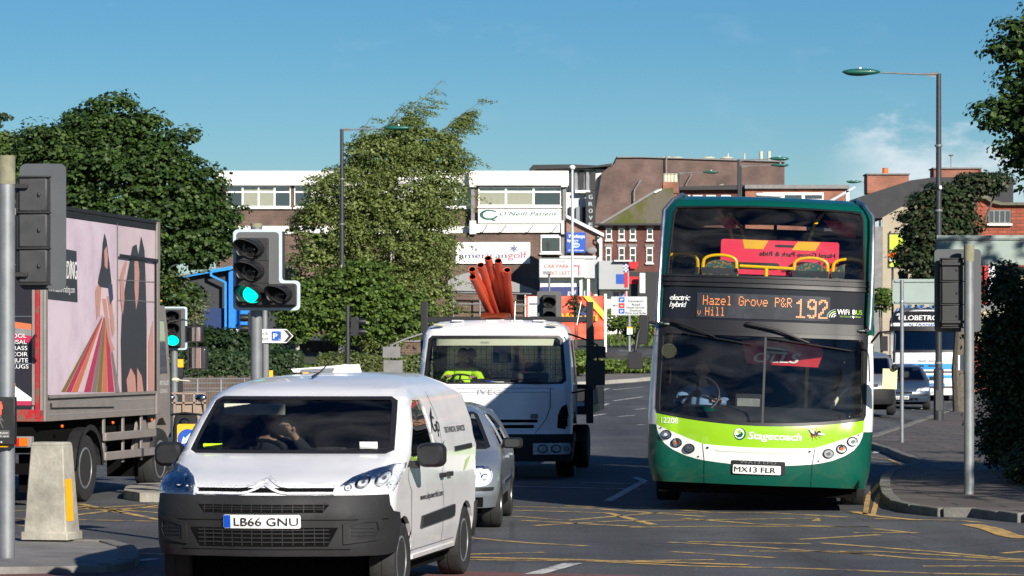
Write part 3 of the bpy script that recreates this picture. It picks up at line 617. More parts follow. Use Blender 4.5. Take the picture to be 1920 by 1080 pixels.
def steering(T, c, r=.19, tilt=.45):
    mb = MB(); n = 24; pts = [(c[0]+r*math.cos(2*math.pi*i/n), c[1]+r*math.sin(2*math.pi*i/n)*math.sin(tilt), c[2]+r*math.sin(2*math.pi*i/n)*math.cos(tilt)) for i in range(n+1)]
    mb.tube(pts, .016, 8); mb.ball(c, (.06, .04, .05), 10)
    for a in (200, 340, 90): mb.tube([c, (c[0]+r*math.cos(math.radians(a)), c[1]+r*math.sin(math.radians(a))*math.sin(tilt), c[2]+r*math.sin(math.radians(a))*math.cos(tilt))], .014, 6)
    mb.build('steering_wheel', M['black_plastic'], T)
def lamp(T, sk, poly, name='headlight', off=.012, bulbs=(), sg=1, lit=None):
    """housing, reflector bowls and clear lens laid on the skin"""
    if sg < 0: poly = [(-a, b) for a, b in poly][::-1]; bulbs = [(-b[0],)+tuple(b[1:]) for b in bulbs]
    h = MB(); h.patch(poly, sk.map, .004, .03, (.07, .05)); o = h.build(name, M['reflector'], T)
    for i, (u, z, r) in enumerate(bulbs):
        b = MB(); b.patch(ell(u, z, r, r, 16), sk.map, .008, .012, (.5, .5)); b.patch(ell(u, z, r*.62, r*.62, 16), sk.map, .012, .006, (.5, .5), mi=1); b.patch(ell(u, z, r*.25, r*.25, 10), sk.map, .016, .004, (.5, .5), mi=2)
        b.build('reflector', [M['chrome'], M['reflector'], M[lit] if lit else M['steel']], o)
    l = MB(); l.patch(poly, sk.map, off+.014, .012, (.07, .05)); l.build('lens', M['lens'], o); return o
def numplate(T, cx, z0, w, h, mapf, s, blue=True, off=.012, bold=.006):
    p = MB(); p.patch(rrect(cx-w/2, cx+w/2, z0, z0+h, .012, 2), mapf, off, .012, (.2, .2)); o = p.build('number_plate', M['plate'], T)
    x0 = cx-w/2
    if blue:
        b = MB(); b.patch([(x0+.004, z0+.004), (x0+w*.1, z0+.004), (x0+w*.1, z0+h-.004), (x0+.004, z0+h-.004)], mapf, off+.003, .002, (.2, .2)); b.build('blue_band', M['euroblue'], o); x0 += w*.12
    t = MB(); text(t, s, x0+w*.03, z0+h*.2, w*(.82 if blue else .86), h*.62, mapf, off+.004, bold); t.build('registration', M['ink'], o)
def rearmirror(T, x, y, z, sg, w=.24, h=.17, m='black_plastic', arm=.1, facing=False):
    mb = MB(); mb.box(min(x, x+sg*arm), max(x, x+sg*arm), y-.03, y+.05, z-h*.55, z-h*.25); x1 = x+sg*arm
    xa, xb = sorted((x1-sg*.01, x1+sg*w)); pts = rrect(xa, xb, z-h*.5, z+h*.5, h*.3, 5); cx_ = (xa+xb)/2
    for k, (s0, y0) in enumerate(((.72, y-.085), (.93, y-.06), (1, y-.02), (1, y+.05))):
        if k: mb.add([(cx_+(a-cx_)*ps, py_, z+(b-z)*ps) for a, b in pts]+[(cx_+(a-cx_)*s0, y0, z+(b-z)*s0) for a, b in pts], [(i, (i+1) % len(pts), len(pts)+(i+1) % len(pts), len(pts)+i) for i in range(len(pts))])
        else: mb.prism([(cx_+(a-cx_)*s0, z+(b-z)*s0) for a, b in pts], 'y', y0, y0+.001)
        ps, py_ = s0, y0
    mb.prism(pts, 'y', y+.049, y+.05); mb.build('wing_mirror', M[m], T, ang=50)
# ------------------------------------------------------------------ white van in front
A_ = thing('delivery_van', 'white panel van with black bumper and chevron grille, the nearest vehicle', 'van', (-1.74, 24.1, 0), math.radians(8.6))
skv = Skin([(.2, .80), (.5, .845), (.95, .85), (1.2, .845), (1.45, .81), (1.7, .735), (1.8, .665), (1.86, .55), (1.895, .38)],
           [(.25, .10), (.42, .03), (.75, .0), (.9, .03), (.98, .10), (1.05, .28), (1.12, .52), (1.17, .68), (1.22, .85), (1.7, 1.42), (1.78, 1.60), (1.86, 2.0), (1.895, 2.6)],
           [(.2, .46), (.9, .50), (1.1, .40), (1.22, .17), (1.7, .15), (1.895, .30)], .07)
vw = [(.98, 1.10), (1.20, 1.25), (1.42, 1.45), (1.60, 1.60), (1.76, 1.675), (2.08, 1.67), (2.15, 1.60), (2.18, 1.16)]
VS = dict(zt=1.895, zb=.30, yb=4.06, r=.325, wy=[.86, 3.60], ws=(1.225, 1.71, .76, .695), wc=.06, win=[vw], zf=.44, fy=.40, step=(.11, .03), crown=.015, floor=.5, rim='galv')
shell(A_, skv, VS, 'van_white')
b = MB()
bp_ = [(0, .40), (.9, .40), (1.06, .42), (1.11, .52), (1.20, .655), (1.16, .745), (1.0, .765), (.95, .82), (.93, .905)]
bp_ = [(0, .40)]+[(a, z) for a, z in bp_[1:]]+[(.5, .905), (0, .905)]
b.patch(bp_[:-2]+[(.5, .905), (-.5, .905)]+[(-a, z) for a, z in bp_[1:-2]][::-1], skv.map, .022, .04, (.09, .05)); b.build('bumper', M['dark_trim'], A_, ang=45)
def vparts(name, m, polys, off=.03, th=.012, T=A_, sk=skv, both=False, par=None):
    q = MB()
    for p in polys:
        q.patch(p, sk.map, off, th, (.09, .06))
        if both: q.patch([(-a, z) for a, z in p][::-1], sk.map, off, th, (.09, .06))
    return q.build(name, M[m], par or T)
gr = vparts('lower_grille', 'black', [[(-.52, .64), (-.45, .485), (.45, .485), (.52, .64)], [(-.46, .83), (-.42, .765), (.42, .765), (.46, .83)]], .028)
sl = MB()
for z in (.515, .55, .585, .615): sl.patch([(-.46, z), (.46, z), (.46, z+.01), (-.46, z+.01)], skv.map, .036, .008, (.1, .1))
for z in (.79, .808): sl.patch([(-.43, z), (.43, z), (.43, z+.006), (-.43, z+.006)], skv.map, .036, .008, (.1, .1))
for x in np.arange(-.42, .43, .07): sl.patch([(x, .49), (x+.006, .49), (x+.006, .635), (x, .635)], skv.map, .034, .006, (.1, .1)); sl.patch([(x, .768), (x+.005, .768), (x+.005, .828), (x, .828)], skv.map, .034, .006, (.1, .1))
sl.build('grille_mesh', M['dark_trim'], gr)
for sg in (-1, 1):
    q = MB(); pol = [(.55, .50), (.80, .53), (.86, .60), (.84, .715), (.68, .71), (.55, .67)]; pol = pol if sg > 0 else mir(pol)
    inn = [(.59, .53), (.78, .555), (.82, .61), (.80, .68), (.70, .68), (.59, .645)]; inn = inn if sg > 0 else mir(inn)
    q.patch(pol, skv.map, .036, .012, (.1, .1), [inn]); o = q.build('fog_recess', M['dark_trim'], A_)
    q = MB(); q.patch(inn, skv.map, .026, .002, (.1, .1)); 
    for z in (.57, .60, .63): q.patch([(sg*.61, z), (sg*.78, z), (sg*.78, z+.012), (sg*.61, z+.012)], skv.map, .034, .006, (.1, .1))
    q.build('louvre', M['black_plastic'], o)
    lamp(A_, skv, [(.50, .918), (.97, .925), (1.01, 1.0), (1.0, 1.10), (.93, 1.155), (.82, 1.15), (.68, 1.11), (.57, 1.05), (.515, .985)], sg=sg, bulbs=[(.665, 1.01, .055), (.82, 1.04, .07), (.575, .965, .028), (.93, .985, .035)])
    st_ = MB(); wp = [(1.30, 1.24), (1.34, 1.18)]
    rearmirror(A_, sg*.80, 1.12, 1.21, sg, .195, .21, arm=.11 if sg > 0 else .05)
# chrome double-chevron bar
ch = [(-.49, .985), (-.16, .985), (-.11, .994), (-.06, 1.022), (0, 1.060), (.06, 1.022), (.11, .994), (.16, .985), (.49, .985), (.49, .966), (.17, .966), (.12, .972), (.06, .998), (0, 1.036), (-.06, .998), (-.12, .972), (-.17, .966), (-.49, .966)]
vparts('chrome_chevron', 'reflector', [ch[::-1], [(a, z-.052) for a, z in ch][::-1]], .02, .02)
vparts('grille_slot', 'black', [[(-.48, .93), (.48, .93), (.48, .966), (-.48, .966)]], .012, .01)
vparts('bumper_seam', 'black', [[(-.93, .70), (.93, .70), (.93, .706), (-.93, .706)], [(-.6, .455), (.6, .455), (.6, .461), (-.6, .461)]], .026, 0)
numplate(A_, .0, .635, .53, .112, lambda u, z, off: skv.map(u, z, off+.028), 'LB66 GNU')
# side details
def sp(T, sk, name, m, poly, off=.008, th=.01, sg=1, par=None):
    q = MB(); q.patch(sk.side(poly, 1) if sg > 0 else [(-a, z) for a, z in sk.side(poly, 1)][::-1], sk.map, off, th, (.2, .1)); return q.build(name, M[m], par or T)
sp(A_, skv, 'side_moulding', 'black_plastic', [(1.52, .56), (2.95, .585), (2.98, .62), (2.98, .695), (1.58, .66)], .02, .02)
sp(A_, skv, 'sill_trim', 'van_white', [(1.3, .30), (3.15, .30), (3.15, .335), (1.3, .335)], .012, .02)
sp(A_, skv, 'rear_bumper', 'dark_trim', [(3.98, .34), (4.05, .34), (4.05, .68), (3.98, .66)], .02, .02)
sp(A_, skv, 'slide_rail', 'black_plastic', [(3.05, 1.18), (3.85, 1.19), (3.85, 1.235), (3.05, 1.225)], .012, .02)
for y in (2.34, 2.66): sp(A_, skv, 'door_handle', 'black_plastic', [(y, .965), (y+.15, .965), (y+.15, 1.005), (y, 1.005)], .03, .03)
gp_ = MB()
for pl in ([(2.52, .38), (2.535, .38), (2.535, 1.74), (2.52, 1.74)], [(1.16, .42), (1.175, .42), (1.175, .9), (1.07, 1.09), (1.05, 1.09), (1.15, .9)], [(1.2, .375), (3.1, .375), (3.1, .385), (1.2, .385)]):
    gp_.patch(skv.side(pl, 1), skv.map, .0015, 0, (.2, .1))
gp_.build('door_seam', M['greyink'], A_)
tx = MB(); smap = lambda y, z, off: skv.map(skv.U(y, z), z, off)
text(tx, 'TECHNICAL SERVICES', 2.72, 1.36, .95, .055, smap, .004, .01); text(tx, 'www.ukpowerltd.com', 1.5, .80, .98, .06, smap, .004, .006)
text(tx, 'Gp', 2.22, 1.38, .3, .15, smap, .004, .01)
tx.patch(skv.side([(2.14, 1.36), (2.25, 1.53), (2.42, 1.60), (2.36, 1.54)], 1), skv.map, .004, 0, (.3, .1)); tx.patch(skv.side([(2.2, 1.33), (2.4, 1.22), (2.66, 1.30), (2.45, 1.20)], 1), skv.map, .004, 0, (.3, .1)); tx.build('side_lettering', M['ink'], A_)
sp(A_, skv, 'green_leaf_mark', 'bus_lime', [(3.45, .98), (3.6, 1.02), (3.8, 1.12), (3.6, 1.09)], .004, .001)
q = MB(); q.tube([(-.05, 1.95, 1.875), (-.01, 2.05, 1.92), (.10, 2.35, 2.13)], [.012, .006, .003], 6); q.build('aerial', M['ink'], A_)
q = MB(); q.prism([(-.42, 1.91), (.02, 1.91), (.0, 1.985), (-.08, 1.975), (-.44, 1.94)], 'y', 3.0, 3.5, 0); q.prism([(-.36, 1.925), (-.1, 1.925), (-.1, 1.95), (-.36, 1.935)], 'y', 2.98, 3.0, 1); q.build('roof_vent', [M['white'], M['greyink']], A_, bev=.015)
q = MB(); q.box(-.72, .72, 1.05, 1.5, .9, 1.18); q.ball((-.4, 1.2, 1.17), (.24, .14, .07), 14); q.build('dashboard', M['cabin'], A_, bev=.03)
q = MB(); q.prism([(-.8, .4), (.8, .4), (.78, 1.3), (.62, 1.8), (-.62, 1.8), (-.78, 1.3)], 'y', 2.3, 2.34); q.box(-.8, .8, 1.0, 2.3, .38, .42); q.build('bulkhead', M['cabin'], A_)
seats(A_, (-.38, .12, .5), 2.15, .66)
steering(A_, (-.38, 1.58, 1.17), .19, .7)
q = MB(); q.box(-.60, -.14, 1.395, 1.405, 1.545, 1.645); q.build('sun_visor', M['cream'], A_, bev=.004)
q = MB(); q.box(.50, .63, .985, .99, 1.265, 1.325); q.build('permit_sticker', M['white'], A_)
q = MB(); q.box(-.66, -.52, 1.0, 1.005, 1.265, 1.305); q.build('yellow_sticker', M['hivis'], A_)
q = MB()
for a, b_, c_ in ((.28, .36, 1.2), (.38, .46, 1.215), (.33, .44, 1.19)): q.box(a, b_, 1.10, 1.16, c_, c_+.03)
q.build('papers', M['white'], A_, bev=.005)
_r = Matrix.Rotation(-math.radians(7.0), 3, 'Z')
def inside(root, p):
    e = root.rotation_euler; m_ = e.to_matrix(); v = m_ @ Vector((p[0], p[1], p[2]*K)); return (root.location.x+v.x, root.location.y+v.y, (root.location.z+v.z)/K)
driver('van driver in a dark shirt with one hand raised to his ear', inside(A_, (-.36, 1.92, .80)), math.radians(8), ((-.19, -.42, .37), (.19, -.16, .58)), 'dark_shirt', 'shirt', .1)
q = MB(); 
for sg in (-1, 1): q.tube([(sg*.15+.1, .94, 1.235), (sg*.15+.3, 1.02, 1.262), (sg*.2+.55, 1.06, 1.262)], .009, 6)
q.build('wiper', M['ink'], A_)

# ------------------------------------------------------------------ silver hatchback
ZC = G(905, 992)
Bc = thing('hatchback', 'silver hatchback half hidden behind the white van', 'car', (-.96, 34.4, 0), math.radians(2.4))
skc = Skin([(.18, .76), (.5, .825), (.8, .82), (.95, .79), (1.2, .68), (1.36, .58), (1.43, .48), (1.465, .34)],
           [(.2, .1), (.42, .0), (.6, .02), (.70, .09), (.78, .28), (.86, .62), (.93, .92), (1.36, 1.50), (1.42, 1.75), (1.465, 2.2)], [(.2, .38), (.8, .34), (.93, .15), (1.465, .16)], .08)
CW = [(1.28, .93), (1.66, 1.19), (1.92, 1.335), (2.2, 1.345), (2.2, .95)]; CW2 = [(2.27, .95), (2.27, 1.345), (2.9, 1.31), (3.2, 1.15), (3.25, .99)]
CS = dict(zt=1.465, zb=.24, yb=3.9, r=.30, wy=[.80, 3.26], ws=(.935, 1.38, .70, .55), wc=.05, win=[CW, CW2], zf=.26, step=(.11, .03), crown=.01, floor=.42, rim='steel', steer=.0)
shell(Bc, skc, CS, 'silver')
def car_front(T, sk, lampz=.60, plate=None, grille=((-.35, .35, .52, .58), (-.5, .5, .3, .38)), round_=True, lit=None, strip=True):
    for sg in (-1, 1):
        if round_: lamp(T, sk, ell(.62, lampz+.04, .155, .125, 18), sg=sg, bulbs=[(.58, lampz+.04, .075), (.69, lampz+.03, .04)], lit=lit)
        else: lamp(T, sk, [(.45, lampz), (.85, lampz+.01), (.9, lampz+.13), (.75, lampz+.14), (.5, lampz+.08)], sg=sg, bulbs=[(.6, lampz+.05, .045), (.76, lampz+.07, .05)], lit=lit)
        if strip:
            p = [(.30, .475), (.80, .475), (.80, .51), (.30, .51)]; q = MB(); q.patch(p if sg > 0 else mir(p), sk.map, .025, .03, (.1, .1)); q.build('bumper_strip', M['black_plastic'], T)
        rearmirror(T, sg*(sk.par(.97)[0]-.03), 1.42, 1.0, sg, .2, .13, arm=.06)
    for a, b_, c_, d_ in grille:
        q = MB(); q.patch([(a, c_), (b_, c_), (b_, d_), (a, d_)], sk.map, .006, .01, (.1, .1)); o = q.build('grille', M['black'], T)
        q = MB()
        for z in np.arange(c_+.01, d_-.01, .025): q.patch([(a, z), (b_, z), (b_, z+.008), (a, z+.008)], sk.map, .014, .008, (.1, .1))
        q.build('grille_bar', M['dark_trim'], o)
    if plate: numplate(T, 0, .34, .52, .11, lambda u, z, off: sk.map(u, z, off+.01), plate)
    q = MB(); q.box(-.66, .66, 1.12, 1.45, .6, .92); q.build('dashboard', M['cabin'], T, bev=.03)
    q = MB(); q.box(-.68, .68, 1.0, 3.6, .3, .36); q.box(-.68, .68, 3.3, 3.4, .3, .95); q.build('cabin_floor', M['cabin'], T)
    seats(T, (-.34, .34), 2.05, .5)
    for x in (-.3, .3): q = MB(); q.tube([(x-.25, 1.03, .945), (x+.05, 1.14, .97), (x+.3, 1.16, .972)], .008, 6); q.build('wiper', M['ink'], T)
car_front(Bc, skc, .60, None, ((-.3, .3, .5, .6), (.30, .68, .27, .39)))
steering(Bc, (-.34, 1.55, .86), .18, .7)
for pl, nm in (([(1.22, .4), (1.232, .4), (1.232, .92), (1.22, .92)], 0), ([(2.22, .3), (2.232, .3), (2.232, .94), (2.22, .94)], 1)):
    sp(Bc, skc, 'door_seam', 'ink', pl, .002, 0)
sp(Bc, skc, 'side_moulding', 'bluegrey', [(1.25, .50), (3.0, .52), (3.0, .56), (1.25, .54)], .012, .01)
for y in (2.0, 2.9): sp(Bc, skc, 'door_handle', 'silver', [(y, .80), (y+.14, .80), (y+.14, .83), (y, .83)], .03, .03)

# ------------------------------------------------------------------ flatbed truck with pipes
T_ = thing('flatbed_truck', 'white flatbed truck with an amber beacon and black headboard frame, carrying upright red pipes', 'truck', (-.265, 48.9, 0), math.radians(4))
skt = Skin([(.2, 1.0), (.8, 1.05), (1.55, 1.06), (2.0, 1.03), (2.45, .99), (2.58, .93), (2.66, .80)],
           [(.2, .02), (.75, .0), (.85, .03), (1.5, .06), (1.6, .10), (2.42, .30), (2.55, .40), (2.66, .62)], [(.2, .14), (1.5, .16), (2.66, .16)], .12)
zt = 2.66; ybk = 1.75
door_w = [(.50, 1.58), (.62, 2.32), (.8, 2.38), (1.45, 2.38), (1.45, 1.62)]
wst = dens([(-.93, 1.60), (.93, 1.60), (.985, 1.66), (.93, 2.36), (.87, 2.42), (-.87, 2.42), (-.93, 2.36), (-.985, 1.66)], .25)
poly = [(0, .74)]+[(skt.U(.3, .74), .74), (skt.U(.55, .74), .74), (skt.U(.62, 1.0), 1.0), (skt.U(.9, 1.12), 1.12), (skt.U(1.3, 1.1), 1.1), (skt.U(1.6, .95), .95), (skt.U(ybk, .9), .9)]+[(skt.U(ybk, z), z) for z in np.linspace(1.1, zt, 9)]
holes = [wst]+[[(g*a, z) for a, z in skt.side(door_w, 1)] for g in (1, -1)]
q = MB(); q.patch(poly+[(-a, b_) for a, b_ in poly[::-1]][:-1], skt.map, 0, .03, (.12, .06), holes); roofcap(q, skt, zt, ybk, .03)
q.prism([(-1.03, .9), (1.03, .9), (1.0, 1.5), (-1.0, 1.5)], 'y', ybk-.02, ybk); q.prism([(-.98, 2.35), (.98, 2.35), (.8, zt), (-.8, zt)], 'y', ybk-.02, ybk); q.build('cab_body', M['van_white'], T_, ang=50)
q = MB(); q.patch(wst, skt.map, -.012, 0, (.2, .1)); q.build('windscreen', M['truck_glass'], T_, ang=60)
wi = dens([(-.88, 1.63), (.88, 1.63), (.93, 1.69), (.885, 2.34), (.84, 2.385), (-.84, 2.385), (-.885, 2.34), (-.93, 1.69)], .25)
q = MB(); q.patch(wst, skt.map, -.003, 0, (.2, .1), [wi]); q.build('windscreen_seal', M['ink'], T_)
q = MB(); q.patch([(-.82, 2.25), (.80, 2.25), (.82, 2.375), (-.83, 2.375)], skt.map, -.05, 0, (.2, .1)); text(q, 'ooo', -.2, 2.285, .12, .05, skt.map, -.045, .02, mi=1); q.build('sun_strip', [M['cream'], M['greyink']], T_)
for g in (1, -1): q = MB(); q.patch([(g*a, z) for a, z in skt.side(door_w, 1)], skt.map, -.012, 0, (.4, .2)); q.build('side_window', M['dark_glass'], T_)
def tp(name, m, polys, off=.01, th=.012, both=False, par=None): return vparts(name, m, polys, off, th, T_, skt, both, par)
q = MB(); text(q, 'IVECO', -.215, 1.43, .46, .085, skt.map, .012, .02); q.build('badge_lettering', M['steel'], T_)
tp('panel_gap', 'ink', [[(-.72, 1.52), (-.5, 1.535), (.76, 1.535), (.82, 1.525), (.82, 1.52), (.76, 1.528), (-.5, 1.528)], [(.76, 1.535), (.76, 1.2), (.70, 1.0), (.56, .77), (.57, .77), (.71, 1.0), (.772, 1.2), (.772, 1.535)], [(-.76, 1.535), (-.76, 1.2), (-.70, 1.0), (-.56, .77), (-.57, .77), (-.71, 1.0), (-.772, 1.2), (-.772, 1.535)], [(-.75, 1.46), (.75, 1.46), (.75, 1.466), (-.75, 1.466)]], .003, 0)
gs = tp('grille_slot', 'black', [rrect(-.45, .60, .955, 1.005, .02, 3), rrect(-.40, .55, .86, .915, .02, 3)], .004, .004)
tp('small_badge', 'lead', [rrect(.50, .60, 1.02, 1.1, .01, 2)], .02, .01)
tp('side_vent', 'black', [[(.86, .86), (.97, .84), (1.02, 1.08), (.99, 1.26), (.92, 1.22), (.87, 1.08)]], .006, .004, True)
sv = MB()
for g in (1, -1):
    for z in np.arange(.9, 1.2, .05): sv.patch([(g*.88, z), (g*1.0, z), (g*1.0, z+.014), (g*.88, z+.014)], skt.map, .012, .006, (.2, .2))
sv.build('vent_slat', M['dark_trim'], T_)
bm_ = [(0, .3), (1.0, .3), (1.12, .34), (skt.U(.45, .4), .40), (skt.U(.5, .7), .70), (1.1, .76), (0, .76)]
q = MB(); q.patch([(a, z) for a, z in bm_]+[(-a, z) for a, z in bm_[::-1]][1:-1], skt.map, .05, .08, (.15, .1)); q.build('bumper', M['dark_trim'], T_, ang=50)
tp('bumper_slot', 'black', [rrect(-.30, .30, .42, .64, .03, 3)], .055, .004)
for g in (1, -1):
    pl = [(.54, .42), (1.02, .42), (1.06, .5), (1.04, .61), (.54, .61)]
    lamp(T_, Skin([(z, w+.05) for z, w in skt.w], [(z, a-.05) for z, a in skt.a], .16, .12), pl, sg=g, bulbs=[(.67, .515, .075), (.85, .515, .075), (.99, .515, .04)])
q = MB(); q.box(-.98, .98, .3, 1.7, .35, .9); q.box(-1.0, 1.0, .15, 1.7, .9, 1.0); q.build('chassis', M['black'], T_)
q = MB(); q.box(-.95, .95, .28, .62, 1.0, 1.58); q.build('dashboard', M['cabin'], T_, bev=.04)
q = MB(); q.box(-.35, .2, .45, .5, 1.58, 1.68); q.box(-.15, -.02, .42, .44, 1.6, 1.66, 1); q.box(-.1, .12, .40, .42, 1.6, 1.64, 2); q.build('dash_clutter', [M['dark_trim'], M['signblue'], M['white']], T_, bev=.01)
seats(T_, (-.52, .45), 1.45, 1.2)
steering(T_, (-.52, .72, 1.62), .22, .9)
driver('truck driver in a yellow high visibility jacket at the wheel of the white flatbed', inside(T_, (-.52, 1.12, 1.34)), math.radians(4), ((-.2, -.42, .38), (.2, -.42, .36)), 'hivis', 'jacket', 0)
q = MB()
for x in np.arange(-.9, .91, .075): q.box(x-.0025, x+.0025, 1.78, 1.786, 1.5, 2.35)
for z in np.arange(1.5, 2.36, .085): q.box(-.92, .92, 1.776, 1.782, z-.0025, z+.0025)
q.build('rear_window_mesh', M['ink'], T_); q = MB(); q.box(-.98, .98, 1.79, 1.80, 1.5, 2.36); q.build('rear_window', M['dark_glass'], T_)
q = MB(); q.box(-.13, .12, 1.74, 1.745, 1.95, 2.36); q.box(-.04, .08, 1.735, 1.738, 1.97, 2.12, 1); q.build('cab_poster', [M['skyblue'], M['white']], T_)
for x in (-.35, .35):
    q = MB(); q.tube([(x-.5, .2, 1.64), (x-.1, .14, 1.60), (x+.42, .13, 1.615)], .011, 6); q.tube([(x-.45, .12, 1.66), (x+.3, .11, 1.69)], .008, 6); q.build('wiper', M['ink'], T_)
q = MB(); q.lathe([(.0, -.21), (.09, -.2), (.105, -.12), (.085, -.03), (.085, .03), (.105, .12), (.09, .2), (0, .21)], (-.03, .85, 2.75), 'x', 20, sc=(1, .62)); o = q.build('beacon', M['amber'], T_)
q = MB(); q.box(-.16, .1, .75, .95, 2.66, 2.70); q.build('beacon_base', M['steel'], o, bev=.01)
for x in (-.62, -.15, .2, .5): q = MB(); q.box(x, x+.16, .62, 1.3, 2.66, 2.685); q.build('roof_rib', M['van_white'], T_, bev=.008)
for g in (-1, 1): q = MB(); q.ball((g*.78, .47, 2.60), (.09, .05, .028), 10); q.build('marker_lamp', M['cream'], T_)
q = MB()
for x in (-1.12, 1.22): q.box(x-.05, x+.05, 1.95, 2.05, .9, 3.02)
q.box(-1.07, 1.17, 1.96, 2.04, 2.66, 2.76); q.box(-1.07, 1.17, 1.96, 2.04, 1.5, 1.58); q.build('headboard_frame', M['ink'], T_, bev=.008)
q = MB()
for y in np.arange(2.05, 3.4, .09): q.box(1.215, 1.223, y, y+.006, 1.5, 2.6)
for z in np.arange(1.5, 2.61, .09): q.box(1.213, 1.221, 2.05, 3.35, z, z+.006)
q.build('side_mesh', M['ink'], T_)
q = MB(); q.box(-1.15, 1.2, 2.05, 7.4, 1.05, 1.2); q.box(-.5, .5, 1.7, 7.3, .6, 1.05); q.build('bed', M['ink'], T_)
q = MB(); q.box(1.14, 1.2, 2.1, 7.3, 1.2, 1.5); q.box(-1.15, -1.09, 2.1, 7.3, 1.2, 1.5); q.box(-1.09, 1.14, 7.3, 7.36, 1.2, 1.5); q.box(1.2, 1.25, 2.2, 2.3, .95, 1.5); q.build('dropside', M['dark_trim'], T_, bev=.01)
for y in (1.32, 5.6):
    for sg in (-1, 1): wheel(T_, sg*.92, y, .40, .26, sg, 'galv', .6)
q = MB()
for sg in (-1, 1): q.box(sg*1.0-.16, sg*1.0+.16, .95, 1.02, .2, .62)
q.build('mudflap', M['black'], T_)
for g in (-1, 1):
    q = MB(); q.tube([(g*1.0, .35, 2.45), (g*1.22, .25, 2.36), (g*1.40, .2, 2.26), (g*1.42, .2, 1.75), (g*1.36, .22, 1.52), (g*1.05, .35, 1.45)], .016, 8); q.box(g*1.38-.13, g*1.38+.13, .12, .2, 1.58, 2.0); q.box(g*1.40-.12, g*1.40+.12, .12, .19, 2.04, 2.23); q.build('wing_mirror', M['ink' if g > 0 else 'lead'], T_, bev=.02)
    q = MB(); q.box(g*1.2-.05, g*1.2+.05, .3, .33, 1.1, 1.5, 0)
q = MB(); q.tube([(.25, .6, 2.68), (.26, .62, 3.0)], .006, 5); q.tube([(1.10, .7, 2.6), (1.16, .72, 3.0)], .008, 5); q.build('aerial', M['steel'], T_)
T_.scale = (1.04, 1, 1)
ends = [(885, 505), (886, 519), (901, 497), (915, 484), (934, 489), (951, 506)]; bases = [(928, 588), (926, 602), (938, 600), (950, 600), (955, 600), (958, 604)]
wd = ['leftmost and upper of the two lowest red pipes, open end up', 'red pipe leaning farthest out, its open end lowest at the left', 'third red pipe from the left in the bundle above the truck cab', 'tallest red pipe of the bundle, its end highest of all', 'red pipe just right of the tallest one with a darker back', 'rightmost red pipe, standing steepest in the bundle']
for i, ((ax_, ay), (bx_, by)) in enumerate(zip(ends, bases)):
    a = P(ax_, ay, 50.0+.05*i); b2 = P(bx_, by, 51.6+.04*i); d = (b2-a); zt_ = 1.32; t_ = (zt_-a.z)/d.z; e = a+d*t_
    if e.y > 56.5: t_ = (56.5-a.y)/d.y; e = a+d*t_
    r = .056; pts = [a+(e-a)*k/14 for k in range(15)]; pts = [p_+Vector((.012*math.sin(k*.45+i), 0, -.012*math.sin(k*.4))) if 0 < k else p_ for k, p_ in enumerate(pts)]
    q = MB(); q.tube(pts, r, 16, cap=False); dn = (pts[1]-pts[0]).normalized()
    ring = MB(); ring.tube([pts[0]+dn*.002, pts[0]+dn*.5], r*.82, 16, cap=False); q.add(ring.v, ring.f, 1)
    n0 = len(q.v); A0 = [q.v[k] for k in range(16)]; B0 = [ring.v[k] for k in range(16)]; q.add(A0+B0, [(k, (k+1) % 16, 16+(k+1) % 16, 16+k) for k in range(16)], 0)
    q.top('plastic_pipe', [M['pipe'], M['black']], wd[i], 'pipe', tuple(e), 'red plastic pipes on the flatbed')
# ------------------------------------------------------------------ double-decker bus
B_ = thing('double_decker_bus', 'green, lime and white double-decker bus, route 192 to Hazel Grove on its amber display', 'bus', (2.69, 38.2, 0), math.radians(5), roll=.036)
skb = Skin([(.3, 1.19), (.6, 1.24), (1.2, 1.255), (2.35, 1.24), (3.0, 1.22), (3.7, 1.20), (3.95, 1.185), (4.06, 1.14), (4.12, 1.06)],
           [(.3, .10), (.5, .03), (.8, .0), (1.1, .0), (1.3, .04), (2.3, .22), (2.47, .27), (2.95, .36), (3.6, .58), (3.95, .76), (4.05, .88), (4.12, 1.15)], [(.3, .36), (1.2, .34), (3, .32), (4.12, .34)], .20)
YB = 10.6
tolocal = lambda T, p: (lambda v: (v.x, v.y, v.z/K))(T.rotation_euler.to_matrix().inverted() @ Vector((p[0]-T.location.x, p[1]-T.location.y, (p[2])*K-T.location.z)))
def bp(name, m, polys, off=0, th=.02, holes=(), both=False, par=None, step=(.09, .08), sk=skb, T=None):
    q = MB()
    for p in polys:
        q.patch(p, sk.map, off, th, step, holes)
        if both: q.patch([(-a, z) for a, z in p][::-1], sk.map, off, th, step)
    return q.build(name, M[m] if isinstance(m, str) else [M[k] for k in m], par or T or B_, ang=50)
wb = lambda u: 1.145+.115*(u/1.17)**2            # foot of the windscreen
lb = lambda u: .845+.02*(u/.62)**2               # foot of the lime band
us = np.linspace(-1.17, 1.17, 19)
SB = 1.78                                        # u where the front panels end
